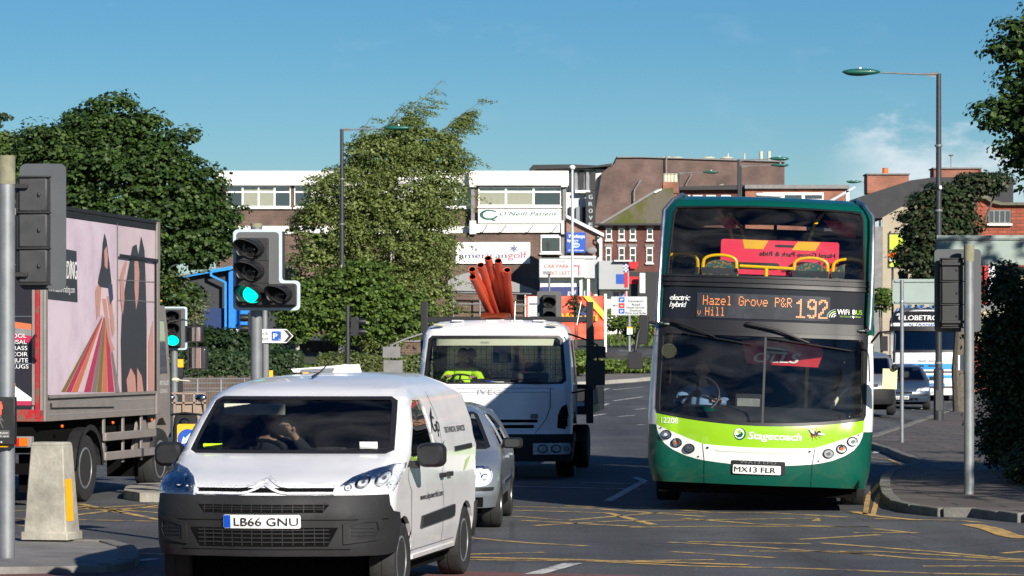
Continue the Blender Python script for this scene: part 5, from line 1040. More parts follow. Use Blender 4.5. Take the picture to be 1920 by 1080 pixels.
q = MB(); q.box(-.42, -.12, -.06, .05, .83, .98, 0); o = q.build('rear_light', M['lead'], L, bev=.01)
q = MB(); q.box(-.40, -.26, -.075, -.06, .85, .96, 0); q.box(-.26, -.16, -.075, -.06, .85, .96, 1); q.build('lens', [M['redlens'], M['orange']], o)
q = MB(); q.box(-2.2, -.15, .1, 5.3, .75, 1.17); q.box(-2.3, -.05, .3, .4, .45, .6); q.box(-.45, -.1, .55, .58, .2, .72); q.box(-.5, -.1, 4.6, 4.65, .25, .9); q.build('chassis', M['black'], L)
q = MB(); n = 12
for i in range(n):
    a0, a1 = math.pi*i/n, math.pi*(i+1)/n; r = .56; q.add([(x, 1.95+r*math.cos(a), .5+r*math.sin(a)) for x in (-.45, .02) for a in (a0, a1)], [(0, 1, 3, 2)]); q.add([(.02, 1.95+rr_*math.cos(a), .5+rr_*math.sin(a)) for rr_ in (.52, .60) for a in (a0, a1)], [(0, 1, 3, 2)])
q.build('mudguard', M['dark_trim'], L)
for y in (1.95, 5.55):
    for x in (-.16, -2.25): wheel(L, x, y, .48, .28, 1 if x > -1 else -1, 'galv', .6)
q = MB()
for z in (.56, .84): q.box(-.03, .02, 2.65, 5.1, z, z+.12)
for y in (2.7, 3.6, 4.5): q.box(-.05, -.03, y, y+.1, .5, 1.2)
q.prism([(4.3, .55), (5.1, .62), (5.2, .85), (4.9, 1.1), (4.6, 1.1)], 'x', -.12, -.08); q.build('side_guard', M['truckgrey'], L, bev=.01)
q = MB()
for y in (.75, 3.0, 4.9): q.ball((.01, y, 1.10), (.02, .03, .025), 8)
q.build('marker_lamp', M['orange'], L)
q = MB(); q.prism([(5.3, .95), (5.3, 2.75), (5.4, 2.85), (5.8, 2.85), (5.95, 2.5), (6.08, 1.75), (6.1, .9), (5.98, .8), (5.9, 1.0), (5.7, 1.12), (5.5, 1.1), (5.36, 1.0)], 'x', -2.25, -.05); q.prism([(5.42, 1.8), (5.46, 2.62), (5.72, 2.62), (5.92, 1.8)], 'x', -.05, -.042, 1); o = q.build('cab', [M['truckgrey'], M['dark_glass']], L, bev=.02)
q = MB(); text(q, 'SPECIALIST', 5.5, 1.62, .5, .07, lambda y, z, off: (off-.05, y, z), .004); text(q, 'FLOORING', 5.5, 1.5, .42, .06, lambda y, z, off: (off-.05, y, z), .004); q.build('door_lettering', M['white'], o)
q = MB(); q.tube([(-.05, 6.0, 2.60), (.12, 6.1, 2.64), (.26, 6.1, 2.6), (.36, 6.1, 1.8), (.02, 6.1, 1.72)], .014, 8); q.box(.15, .38, 6.08, 6.18, 2.28, 2.54); q.box(.18, .44, 6.08, 6.18, 1.86, 2.22); q.box(.17, .36, 6.075, 6.08, 2.30, 2.52, 1); q.box(.20, .42, 6.075, 6.08, 1.88, 2.20, 1); q.build('wing_mirror', [M['ink'], M['mirror']], L, bev=.006)
q = MB(); q.ball((.02, 6.1, 1.70), (.06, .05, .04), 8); q.tube([(.02, 6.1, 1.7), (.22, 6.05, 1.68)], .012, 6); q.build('marker_arm', M['cream'], L)
# ------------------------------------------------------------------ far vehicles on the right
VX, VY = (1738-960)*116/6500, 116
V_ = thing('lorry', 'white and blue lorry with spot lamps on its roof, behind the bus', 'lorry', (VX, VY, terr(VX, VY)), math.radians(6))
skl = Skin([(.2, 1.2), (1.9, 1.24), (3.0, 1.22), (3.5, 1.12), (3.75, .98)], [(.2, .02), (1.9, .05), (2.1, .1), (3.0, .32), (3.5, .6), (3.75, .9)], .2, .16)
lp = lambda n_, m_, ps, off=.0, th=.03, holes=(): bp(n_, m_, ps, off, th, holes, T=V_, sk=skl, step=(.25, .2))
wsl = [(-1.08, 2.02), (1.08, 2.02), (1.1, 2.85), (-1.1, 2.85)]
q = MB(); e = [(skl.U(2.2, z), z) for z in (.7, 1.5, 2.4, 3.2, 3.75)]; full = [(0, .7)]+e+[(-a, z) for a, z in e[::-1]]
q.patch(full, skl.map, 0, .03, (.25, .2), [wsl]); roofcap(q, skl, 3.75, 2.2, .03); q.build('cab', M['van_white'], V_)
lp('windscreen', 'dark_glass', [wsl], -.01, 0); lp('sun_visor', 'ink', [[(-1.25, 2.80), (1.25, 2.80), (1.22, 3.0), (-1.22, 3.0)]], .06, .06)
lp('roof_board', 'ink', [[(-1.2, 3.12), (1.2, 3.12), (1.1, 3.60), (-1.1, 3.60)]], .01); lp('name_strip', 'white', [[(-1.1, 3.0), (1.1, 3.0), (1.1, 3.13), (-1.1, 3.13)]], .03)
q = MB(); text(q, 'GLOBETROTTER', -.93, 3.24, 1.9, .2, skl.map, .03, .03, .1); q.build('lettering', M['white'], V_)
q = MB(); text(q, 'AJ TRANSPORT', -.62, 3.02, 1.3, .09, skl.map, .05, .04, .1); q.build('lettering', M['signblue'], V_)
lp('blue_band', 'skyblue', [rrect(-.98, 1.0, 1.28, 1.50, .05, 3), rrect(-1.0, 1.0, .92, 1.04, .04, 3), rrect(-.6, .6, .60, .72, .03, 2)], .02)
lp('grille_slot', 'ink', [[(-.55, 1.38), (-.1, 1.38), (-.1, 1.44), (-.55, 1.44)], [(.05, 1.38), (.5, 1.38), (.5, 1.44), (.05, 1.44)], [(-1.1, 1.14), (1.15, 1.14), (1.15, 1.20), (-1.1, 1.20)], [(-.3, 1.60), (-.02, 1.60), (-.02, 1.62), (-.3, 1.62)], [(.05, 1.60), (.3, 1.60), (.3, 1.62), (.05, 1.62)]], .03)
lp('wiper_panel', 'ink', [[(-1.12, 1.95), (1.12, 1.95), (1.1, 2.04), (-1.1, 2.04)]], .02)
lp('bumper', 'van_white', [[(-1.3, .25), (1.3, .25), (1.3, .75), (-1.3, .75)]], .02); lp('bumper_slot', 'ink', [[(-.9, .52), (.9, .52), (.9, .60), (-.9, .60)]], .03)
numplate(V_, 0, .30, .52, .11, skl.map, 'MX16 AJS', False, .04)
for g in (1, -1): lamp(V_, skl, [(.72, .80), (1.2, .82), (1.2, .92), (.75, .90)], sg=g, off=.03, bulbs=[(.85, .86, .04), (1.05, .86, .04)])
for x in (-.62, -.2, .22, .64):
    q = MB(); q.lathe([(0, .08), (.09, .06), (.13, 0), (.12, -.01), (0, .01)], (x, .75, 3.83), 'y', 16); q.build('spot_lamp', M['chrome'], V_)
q = MB(); q.tube([(-.9, .78, 3.68), (.9, .78, 3.68)], .03, 8); q.box(-.85, .85, .8, 2.3, 3.4, 3.74); q.build('lamp_bar', M['chrome'], V_)
for g in (1, -1): q = MB(); q.box(g*1.42-.12, g*1.42+.12, .1, .22, 2.0, 2.6); q.tube([(g*1.2, .3, 2.7), (g*1.42, .15, 2.7)], .03, 6); q.build('wing_mirror', M['ink'], V_, bev=.03)
q = MB(); q.box(-1.2, 1.2, 2.3, 13, 1.2, 3.4); q.build('trailer', M['dark_trim'], V_, bev=.05)
q = MB(); q.box(-1.1, 1.1, .3, 12, .35, 1.2); q.build('chassis', M['black'], V_)
for y in (1.4, 8):
    for g in (-1, 1): wheel(V_, g*1.05, y, .5, .3, g)
q = MB(); q.box(-1.0, 1.0, .5, .8, 1.9, 2.1); q.box(-1.1, 1.1, 2.1, 2.15, .7, 3.2); q.build('dashboard', M['cabin'], V_)
# silver van and blue car queued behind the bus
def far_van(name, label, px, Y, yaw, paint, cat='van', lit=None, z=None):
    X = (px-960)*Y/6500; T = thing(name, label, cat, (X, Y, terr(X, Y) if z is None else z), yaw)
    S = dict(VS); S['glass'] = 'dark_glass'; S['step'] = (.25, .08); shell(T, skv, S, paint)
    q = MB(); q.patch([(-1.2, .34), (1.2, .34), (1.2, .7), (.9, .8), (-.9, .8), (-1.2, .7)], skv.map, .02, .03, (.2, .1)); q.build('bumper', M['dark_trim'], T)
    for g in (1, -1):
        lamp(T, skv, [(.56, .918), (1.06, .925), (1.07, 1.06), (.7, 1.05)], sg=g, bulbs=[(.74, .99, .05), (.92, .99, .055)], lit=lit); rearmirror(T, g*.86, 1.12, 1.21, g, .25, .22)
        if lit: q = MB(); q.patch(ell(g*.86, .975, .075, .05), skv.map, .035, .01); q.build('indicator', M['amberlit'], T)
    q = MB(); q.patch([(-.45, .83), (.45, .83), (.45, .93), (-.45, .93)], skv.map, .01, .01); q.build('grille', M['ink'], T)
    numplate(T, 0, .55, .52, .11, lambda u, z, off: skv.map(u, z, off+.02), 'YK15 FVB', False)
    q = MB(); q.box(-.7, .7, 1.05, 1.4, .9, 1.15); q.box(-.75, .75, 2.3, 2.35, .4, 1.8); q.build('cabin_floor', M['cabin'], T); seats(T, (-.4, .4), 2.1, .7); return T
far_van('delivery_van', 'pale silver van with an amber indicator lit, just behind the bus at its right', 1612, 86, math.radians(7), 'silver', lit='amberlit')
def hatch(label, px, Y, yaw, paint, sc=1.0, group=None, pl='DK11 OHB', zz=None):
    X = (px-960)*Y/6500; T = thing('hatchback', label, 'car', (X, Y, terr(X, Y) if zz is None else zz), yaw, group)
    S = dict(CS); S['step'] = (.25, .08); S['zt'] = 1.465; S['glass'] = 'dark_glass'; shell(T, skc, S, paint); car_front(T, skc, .60, pl, round_=False); T.scale = (sc, sc, sc); return T
hatch('dark blue-grey hatchback in the queue between the silver van and the white and blue lorry', 1686, 103, math.radians(7), 'bluegrey', 1.1)
far_van('delivery_van', 'pale parked van behind the car park sign, only its roof showing', 1222, 150, math.radians(60), 'silver')
t_ = hatch('black parked car with an orange stripe behind the car park sign', 1235, 141, math.radians(75), 'bluegrey', 1.15)
q = MB(); q.box(-.87, -.86, 1.0, 3.6, .62, .72); q.box(.86, .87, 1.0, 3.6, .62, .72); q.build('orange_stripe', M['yellow'], t_)
# blue scooter beside the truck cab
sc_ = P(343, 800, 47); X = sc_.x; S_ = thing('motor_scooter', 'dark blue motor scooter with a round chrome mirror beside the box truck cab', 'scooter', (X, 47, 0), math.radians(8))
q = MB(); q.prism([(-.1, .35), (.05, .85), (.12, 1.12), (.22, 1.15), (.28, .8), (.3, .4), (.8, .35), (1.0, .75), (1.6, .8), (1.6, .5), (1.3, .3), (.3, .2)], 'x', -.16, .16); q.build('body', M['bluegrey'], S_, bev=.05)
q = MB(); q.box(-.12, .12, .85, 1.5, .78, .86); q.build('seat', M['ink'], S_, bev=.03)
for y in (.05, 1.35): q = MB(); q.lathe([(.12, -.05), (.23, -.06), (.25, 0), (.23, .06), (.12, .05)], (0, y, .25), 'x', 24); q.build('wheel', M['rubber'], S_)
q = MB(); q.tube([(-.35, .2, 1.1), (0, .12, 1.15), (.35, .2, 1.1)], .018, 8); q.build('handlebar', M['ink'], S_)
for g in (-1, 1): q = MB(); q.tube([(g*.25, .15, 1.12), (g*.22, .12, 1.35)], .008, 6); q.ball((g*.22, .11, 1.40), (.085, .035, .055), 14); q.build('mirror', M['chrome'], S_)
q = MB(); q.ball((0, .08, 1.0), (.07, .04, .07), 12); q.build('headlight', M['lens'], S_)

# ------------------------------------------------------------------ street furniture
def post(mb_, x, y, z0, z1, r0, r1=None, n=16, mi=0): mb_.tube([(x, y, z0), (x, y, z0+(z1-z0)*.5), (x, y, z1)], [r0, ((r1 or r0)+r0)/2, r1 or r0], n, mi)
def lamp_post(px, pytop, Y, side, label, h=None, arm=1.5, grp='lamp posts along the road'):
    X = (px-960)*Y/F; zt_ = P(px, pytop, Y).z; g = terr(X, Y)-.3; T = thing('street_lamp', label, 'street lamp', (X, Y, g), 0, grp); H = zt_-g
    q = MB(); q.tube([(0, 0, 0), (0, 0, 1.9), (0, 0, 1.95)], [.125, .125, .085], 16); q.tube([(0, 0, 1.9), (0, 0, H)], [.085, .06], 16); q.box(-.09, .09, -.135, -.12, .7, 1.3); q.build('column', M['dark_post'], T)
    for z in (2.1, H*.62, H*.8): q = MB(); q.lathe([(.095, -.03), (.1, 0), (.095, .03)], (0, 0, z), 'z', 14); q.build('joint_ring', M['grey_post'], T)
    q = MB(); s_ = side; q.tube([(0, 0, H), (s_*.35, 0, H-.02), (s_*arm, 0, H+.03)], [.05, .03, .022], 10); q.prism([(0, H-.12), (s_*.02, H-.12), (s_*.45, H-.035), (0, H-.03)], 'y', -.01, .01); q.build('arm', M['grey_post'], T)
    q = MB(); q.ball((s_*(arm+.42), 0, H+.05), (.48, .13, .10), 20); q.build('lamp_head', M['lamp_green'], T); q = MB(); q.ball((s_*(arm+.50), 0, H+.015), (.34, .10, .09), 16); q.build('lamp_glass', M['lens'], T)
    q = MB(); q.ball((s_*(arm+.45), 0, H+.15), (.04, .04, .05), 8); q.build('photocell', M['white'], T); return T
lamp_post(1760, 138, 86, -1, 'tall lamp post at the right, its arm reaching left above the blue sky')
lamp_post(641, 242, 119, 1, 'lamp post in front of the feathery birch, its arm reaching right')
lamp_post(1385, 299, 165, 1, 'taller of the two lamp posts standing close together above the bus roof')
lamp_post(1389, 311, 180, 1, 'slightly lower lamp post half behind its twin above the bus roof', arm=1.6)
lamp_post(1272, 324, 205, 1, 'small far lamp post above the left corner of the bus', arm=1.5)
lamp_post(1650, 342, 215, -1, 'small far lamp post in front of the pale gable right of the bus', arm=1.2)
q_ = P(1762, 352, 86)
q = MB(); q.ball((q_.x, q_.y-.1, q_.z), (.045, .05, .07), 8); q.top('sensor_box', M['white'], 'tiny white sensor strapped to the tall right lamp post', 'sensor', (q_.x, q_.y-.1, q_.z))
# main signal: three lights and a filter on a white bordered board
def signal_front(T, x0, x1, z0, z1, n, lit=2, border=True, L=None, y=0, scale=1.0, visor=.2, look=(-.35, 0)):
    pass
SY = 30.5; sX = (483-960)*SY/F
S1 = thing('traffic_signal', 'traffic signal showing green with an unlit filter light, on a white-bordered L-shaped board', 'traffic signal', (sX, SY, 0), 0, 'traffic signals')
u_ = SY/F; vz = lambda py: 2.05+(670-py)*SY/(F*K); ux = lambda px: (px-483)*u_
q = MB(); post(q, ux(479), .12, 0, vz(425), .052); q.build('post', M['grey_post'], S1); q = MB(); post(q, ux(479), .12, vz(425), vz(418), .054); q.build('post_cap', M['post_cap'], S1)
def Lshape(m_):
    r = .045
    a, b_, c_, d_ = ux(437)+m_, ux(529)-m_, vz(582)+m_, vz(430)-m_; e, f = ux(563)-m_, vz(526)-m_
    def cr(x, z, a0, n=4, s_=1): return [(x+(r-m_*.3)*math.cos(math.radians(a0+s_*90*i/n)), z+(r-m_*.3)*math.sin(math.radians(a0+s_*90*i/n))) for i in range(n+1)]
    R = r-m_*.3
    return cr(a+R, c_+R, 180)+cr(e-R, c_+R, 270)+cr(e-R, f-R, 0)+[(b_+.03, f), (b_+.008, f+.008), (b_, f+.03)]+cr(b_-R, d_-R, 0)+cr(a+R, d_-R, 90)
q = MB(); q.prism(Lshape(0), 'y', 0, .012, 0); q.prism(Lshape(.028), 'y', -.003, 0, 1); q.box(ux(526), ux(534), .004, .02, vz(522), vz(434), 2); q.build('backing_board', [M['sig_edge'], M['sig_back'], M['ink']], S1)
def lightunit(T, cx, cz, r, lit, y=-.14, m_='green_lit', tilt=-.55, vis=True):
    q = MB(); q.lathe([(r*1.05, 0), (r*1.05, -.02), (r*.98, -.02), (r*.9, .03), (r*.0, .035)], (cx, y, cz), 'y', 24); o = q.build('light_unit', M['sig_black'], T)
    q = MB(); q.lathe([(r*.93, .0), (r*.7, -.015), (0, -.03)], (cx, y+.0, cz), 'y', 24); q.build('lens', M[m_] if lit else M['lens_dark'], o)
    if vis:
        q = MB(); n = 26; vs = []; 
        for j, d in enumerate((0, .5, 1)):
            for i in range(n+1):
                a = math.radians(-50+280*i/n); ln = .19*r/.1*(.45+.55*max(0, math.sin(a)*.9+.1)); 
                vs.append((cx+r*1.04*math.cos(a)+tilt*ln*d, y-.015-ln*d, cz+r*1.04*math.sin(a)-.06*ln*d))
        q.add(vs, [(j*(n+1)+i, j*(n+1)+i+1, (j+1)*(n+1)+i+1, (j+1)*(n+1)+i) for j in range(2) for i in range(n)]); vo = q.build('visor', M['sig_black'], o)
        m = vo.modifiers.new('s', 'SOLIDIFY'); m.thickness = .004
    return o
M['lens_dark'] = mat('unlit_lens', (.02, .018, .018), .15, coat=.5)
q = MB(); hx0, hx1 = ux(449), ux(504); q.box(hx0, hx1, -.13, 0, vz(572), vz(447)); q.box(ux(504), ux(556), -.125, 0, vz(572), vz(533)); 
for py in (489, 531): q.box(hx0-.003, hx1+.003, -.135, -.0, vz(py)-.004, vz(py)+.004)
q.build('housing', M['sig_black'], S1, bev=.008)
for py, l_ in ((467, 0), (509, 0), (552, 1)): lightunit(S1, ux(477), vz(py), .098, l_)
lightunit(S1, ux(531), vz(552), .09, 0)
# smaller signal on the far side, plain board
def small_signal(px, py0, py1, halfw, Y, label, lit, base=0, n=3, m_='green_lit', post_=True, facing=True, tilt=0):
    X = (px-960)*Y/F; T = thing('traffic_signal', label, 'traffic signal', (X, Y, terr(X, Y)), 0, 'traffic signals'); g = terr(X, Y); k_ = Y/F
    z1, z0 = P(px, py0, Y).z-g, P(px, py1, Y).z-g; w = halfw*k_
    q = MB(); q.prism(rrect(-w, w, z0, z1, w*.2, 4), 'y', 0, .02, 0); q.prism(rrect(-w*.85, w*.85, z0+w*.15, z1-w*.15, w*.15, 4), 'y', -.003, 0, 1); q.build('backing_board', [M['sig_edge'] if lit is not None else M['sig_back'], M['sig_back']], T)
    q = MB(); hh = (z1-z0)*.84; zc = (z0+z1)/2; q.box(-w*.55, w*.55, -.13, -.003, zc-hh/2, zc+hh/2); q.build('housing', M['sig_black'], T, bev=.01)
    for i in range(n): lightunit(T, 0, zc+hh/2-hh*(i+.5)/n, min(w*.5, hh/n*.48), lit == i, -.14, m_, tilt)
    q = MB(); post(q, 0, .08, 0, z1-.3, .055); q.build('post', M['grey_post'], T); return T
small_signal(326, 575, 656, 25, 56, 'traffic signal showing green behind the box truck mirrors', 2)
small_signal(1030, 546, 640, 23, 62, 'unlit traffic signal on a grey board behind the flatbed cab', None)
T = bpy.data.objects['traffic_signal.002']
q = MB(); z_ = P(1030, 520, 62).z; q.tube([(.0, .08, P(0, 560, 62).z), (0, .08, z_)], .02, 8); q.box(-.12, .03, -.02, .12, z_, z_+.06); q.build('detector', M['galv'], T)
# signals seen from the side and far pairs
def side_signal(px, pyt, Y, label, sg, pys, base_py=None, postm='dark_post', r=.1):
    X = (px-960)*Y/F; g = terr(X, Y); T = thing('traffic_signal', label, 'traffic signal', (X, Y, g), 0, 'traffic signals'); q = MB(); post(q, 0, 0, 0, P(px, pyt, Y).z-g, .06); q.build('post', M[postm], T)
    zs = [P(px, p, Y).z-g for p in pys]; q = MB(); q.box(min(sg*.08, sg*.32), max(sg*.08, sg*.32), -.1, .12, min(zs)-.16, max(zs)+.16); q.box(min(0, sg*.1), max(0, sg*.1), -.02, .02, zs[0]-.02, zs[0]+.02); q.build('housing', M['sig_black'], T, bev=.02)
    for z in zs: q = MB(); q.lathe([(.11, 0), (.12, .1), (.1, .22)], (sg*.30 if sg > 0 else -.52, 0, z), 'x', 16); q.build('visor', M['sig_black'], T)
side_signal(652, 572, 100, 'traffic signal seen side-on on a dark post in front of the small trees', 1, (603, 622))
side_signal(488, 566, 90, 'traffic signal seen side-on behind the large signal and the parking arrow sign', -1, (596, 616))
for px, lab in ((1694, 'left one of the two small far signals above the grey sign back'), (1718, 'right one of the two small far signals above the grey sign back')):
    small_signal(px, 507, 528, 9, 135, lab, 0 if 0 else None)
# signal backs in the foreground: left and right
def back_signal(px0, px1, py0, py1, pxh0, pxh1, pyh0, pyh1, pxp, pyp, rp, Y, label, base_py, hmat, ped=False, shade_split=None):
    xc = pxp; X = (xc-960)*Y/F; T = thing('traffic_signal', label, 'traffic signal', (X, Y, 0), 0, 'traffic signals'); k_ = Y/F; x_ = lambda p: (p-xc)*k_; z_ = lambda p: P(0, p, Y).z
    q = MB(); q.prism(rrect(x_(px0), x_(px1), z_(py1), z_(py0), .05, 4), 'y', .26, .272, 0); q.build('backing_board', M['board_back'], T)
    q = MB(); n = 3; h = (z_(pyh0)-z_(pyh1))/n
    for i in range(n): q.box(x_(pxh0), x_(pxh1), .10, .26, z_(pyh1)+h*i+.004, z_(pyh1)+h*(i+1)-.004)
    q.box(x_(pxh0)-.02, x_(pxh0)+.02, .12, .3, z_(pyh1)+.03, z_(pyh0)-.03); q.build('housing', M[hmat], T, bev=.015)
    q = MB()
    for i in range(n+1): q.box(x_(pxh0)-.01, x_(pxh1)+.012, .085, .2, z_(pyh1)+h*i-.008, z_(pyh1)+h*i+.008)
    for i in range(n): q.ball((x_(pxh0)*.3+x_(pxh1)*.7, .095, z_(pyh1)+h*(i+.5)), (.014, .01, .022), 8)
    for z in (z_(pyh0)-.08, z_(pyh1)+.08): q.box(min(x_(pxh0), 0), max(x_(pxh1), 0)*.5, .06, .10, z-.02, z+.02)
    q.build('bracket', M['black_plastic'], T, bev=.004)
    g0 = 0 if base_py is None else z_(base_py)
    q = MB(); post(q, 0, 0, g0, z_(pyp)-.16, rp, n=24); q.build('post', M['galv'], T); q = MB(); post(q, 0, 0, z_(pyp)-.24, z_(pyp), rp*1.05, n=24); q.build('post_cap', M['post_cap'], T); return T
M['board_back'] = mat('board_back', (.06, .068, .078), .55, var=.1, vs_=3)
M['sig_housing'] = mat('signal_housing_grey', (.03, .032, .035), .5, var=.25, vs_=7)
TL = back_signal(27, 115, 303, 542, 30, 86, 330, 532, 12, 292, .060, 24.5, 'back of a traffic signal on a grey post with a red man box, left edge', 1046, 'sig_housing')
k_ = 24.5/F; q = MB(); z_ = lambda p: P(0, p, 24.5).z; xx = lambda p: (p-12)*k_
q.box(xx(-12), xx(34), -.16, -.06, z_(833), z_(744), 0); q.box(xx(-10), xx(20), -.13, -.07, z_(838), z_(833), 1); o = q.build('pedestrian_box', [M['sig_black'], M['yellow']], TL, bev=.006)
def man(mb_, cx, z0, s, walk, y):
    mb_.prism(ell(cx, z0+s*.93, s*.09, s*.09, 10), 'y', y-.003, y); mb_.prism([(cx-.12*s, z0+.82*s), (cx+.12*s, z0+.82*s), (cx+.14*s, z0+.45*s), (cx+.08*s, z0+.45*s), (cx+.06*s, z0), (cx+.01*s, z0), (cx, z0+.4*s), (cx-.01*s, z0), (cx-.06*s, z0), (cx-.08*s, z0+.45*s), (cx-.14*s, z0+.45*s)] if not walk else
        [(cx-.08*s, z0+.82*s), (cx+.08*s, z0+.82*s), (cx+.22*s, z0+.55*s), (cx+.18*s, z0+.5*s), (cx+.07*s, z0+.66*s), (cx+.07*s, z0+.42*s), (cx+.22*s, z0), (cx+.15*s, z0), (cx, z0+.36*s), (cx-.16*s, z0), (cx-.23*s, z0), (cx-.06*s, z0+.42*s), (cx-.06*s, z0+.64*s), (cx-.2*s, z0+.5*s), (cx-.24*s, z0+.54*s)], 'y', y-.003, y)
q = MB(); man(q, xx(7), z_(777), (z_(753)-z_(777)), False, -.163); q.build('red_man', M['red_lit'], o)
q = MB(); man(q, xx(7), z_(802), (z_(778)-z_(802)), True, -.163); q.box(xx(-8), xx(24), -.163, -.16, z_(820), z_(806)); q.build('unlit_man', M['lead_dark'] if 'lead_dark' in M else mat('unlit_figure', (.09, .09, .09), .4), o)
q = MB(); text(q, 'Push button', xx(-6), z_(812), xx(22)-xx(-6), .014, flat(-.164), .001); text(q, 'wait for signal', xx(-6), z_(818), xx(22)-xx(-6), .012, flat(-.164), .001); q.build('small_lettering', M['white'], o)
q = MB(); q.ball((xx(8), -.165, z_(828)), (.014, .012, .014), 10); q.build('push_button', M['steel'], o)
back_signal(1757, 1845, 466, 622, 1767, 1808, 484, 614, 1817, 459, .060, 41.5, 'back of a traffic signal on a grey post standing on the right pavement', 941, 'sig_black')
q = MB(); Yp = 41.4
a, b_ = P(1798, 666, Yp), P(1826, 694, Yp); q.box(a.x, b_.x, Yp-.02, Yp+.1, b_.z, a.z); q.build('strap_plate', M['white'], None) if 0 else None
T = bpy.data.objects['traffic_signal.008'] if 'traffic_signal.008' in bpy.data.objects else TL
# concrete bollard on the island, yellow strip on its side
Yb = G(100, 1026).y; cbx = (97-960)*Yb/F
BL = thing('bollard', 'tapered concrete block bollard with a yellow strip on its right side, on the left island', 'bollard', (cbx, Yb, .09), math.radians(14))
kx = Yb/F; q = MB(); h = (1024-842)*kx/K
def frus(mb_, w0, d0, w1, d1, z0, z1, mi=0): mb_.add([(-w0, -d0, z0), (w0, -d0, z0), (w0, d0, z0), (-w0, d0, z0), (-w1, -d1, z1), (w1, -d1, z1), (w1, d1, z1), (-w1, d1, z1)], [(0, 1, 5, 4), (1, 2, 6, 5), (2, 3, 7, 6), (3, 0, 4, 7), (4, 5, 6, 7)], mi)
frus(q, .225, .19, .225, .19, 0, .085); frus(q, .205, .17, .155, .12, .085, h-.03); frus(q, .155, .12, .145, .11, h-.03, h); q.build('block', M['concrete'], BL, bev=.012)
q = MB(); z0, z1 = .2, h*.62; w = lambda z: .205-.05*(z-.085)/(h-.115)+.003; d = lambda z: .17-.05*(z-.085)/(h-.115); q.add([(w(z0), -d(z0)+.01, z0), (w(z0), d(z0)-.14, z0), (w(z1), d(z1)-.10, z1), (w(z1), -d(z1)+.01, z1)], [(0, 1, 2, 3)]); q.build('yellow_strip', M['yellow'], BL)
# signs
def flat_sign(T, x0, x1, z0, z1, y, m_='white', border=None, r=.02, th=.02, name='sign_plate'):
    q = MB(); q.prism(rrect(x0, x1, z0, z1, r, 3), 'y', y, y+th); o = q.build(name, M[m_], T)
    return o
def signthing(name, px, py, Y, label, cat='sign', grp=None, yaw=0): X = (px-960)*Y/F; g = terr(X, Y); return thing(name, label, cat, (X, Y, g), yaw, grp), (lambda p: (p-px)*Y/F), (lambda p: P(0, p, Y).z-g)
T, x_, z_ = signthing('direction_sign', 480, 0, 40, 'white arrow sign pointing right with a blue P square, behind the large signal post')
pts = [(x_(470), z_(643)), (x_(537), z_(643)), (x_(550), z_(630)), (x_(537), z_(617)), (x_(470), z_(617))]
q = MB(); q.prism(pts, 'y', 0, .02, 0); q.prism([(x_(532), z_(641)), (x_(538), z_(641)), (x_(548), z_(630)), (x_(538), z_(619)), (x_(532), z_(619)), (x_(541), z_(630))], 'y', -.002, 0, 1); o = q.build('sign_plate', [M['white'], M['ink']], T)
q = MB(); text(q, 'Brook', x_(478), z_(628), x_(504)-x_(478), .05, flat(0), .002, .015); text(q, 'Street', x_(478), z_(638), x_(504)-x_(478), .05, flat(0), .002, .015); q.build('lettering', M['ink'], o)
q = MB(); q.prism(rrect(x_(509), x_(527), z_(639), z_(621), .01, 2), 'y', -.002, 0); bq = q.build('parking_square', M['signblue'], o); q = MB(); text(q, 'P', x_(512.5), z_(635), .045, .075, flat(-.002), .002, .03); text(q, '59', x_(522), z_(637.5), .024, .018, flat(-.002), .002); q.build('lettering', M['white'], bq)
q = MB(); post(q, x_(499), .05, 0, z_(645), .03); post(q, x_(496), .05, 0, z_(565), .03); q.build('post', M['grey_post'], T)
T, x_, z_ = signthing('direction_sign', 1180, 0, 114, 'grey sign for Davenport Road and Hazel Grove park and ride, left of the bus')
o = flat_sign(T, x_(1146), x_(1213), z_(591), z_(556), 0, 'sign_lightgrey' if 'sign_lightgrey' in M else 'sign_grey')
o.data.materials[0] = mat('sign_lightgrey', (.5, .53, .53), .5)
q = MB()
for s, a, b_, py in (('Davenport', 1178, 1206, 566.5), ('Road', 1185, 1200, 573), ('Hazel Grove', 1175, 1208, 578.5), ('Station', 1181, 1203, 584), ('Park and Ride', 1173, 1211, 589)): text(q, s, x_(a), z_(py), x_(b_)-x_(a), .088, flat(0), .004, .02)
q.prism([(x_(1149), z_(573)), (x_(1152), z_(571)), (x_(1152), z_(572.5)), (x_(1158), z_(572.5)), (x_(1158), z_(573.5)), (x_(1152), z_(573.5)), (x_(1152), z_(575))], 'y', -.004, 0); q.build('lettering', M['ink'], o)
for py, m_, s in ((562, 'signblue', 'P'), (573, 'red', '='), (583.5, 'signblue', 'P')):
    q = MB(); q.prism(rrect(x_(1160), x_(1171), z_(py+4.6), z_(py-4.6), .02, 2), 'y', -.004, 0); sq = q.build('symbol_square', M[m_], o); q = MB(); text(q, s, x_(1163.5), z_(py+3), .09, .11, flat(-.004), .004, .03); q.build('lettering', M['white'], sq)
q = MB(); post(q, 0, .06, 0, z_(560), .055); q.build('post', M['galv'], T); q = MB(); q.box(-.08, .1, -.08, .0, z_(627), z_(613), 0); q.box(-.08, .1, -.082, -.08, z_(616), z_(613), 1); q.build('notice_box', [M['white'], M['yellow']], T)
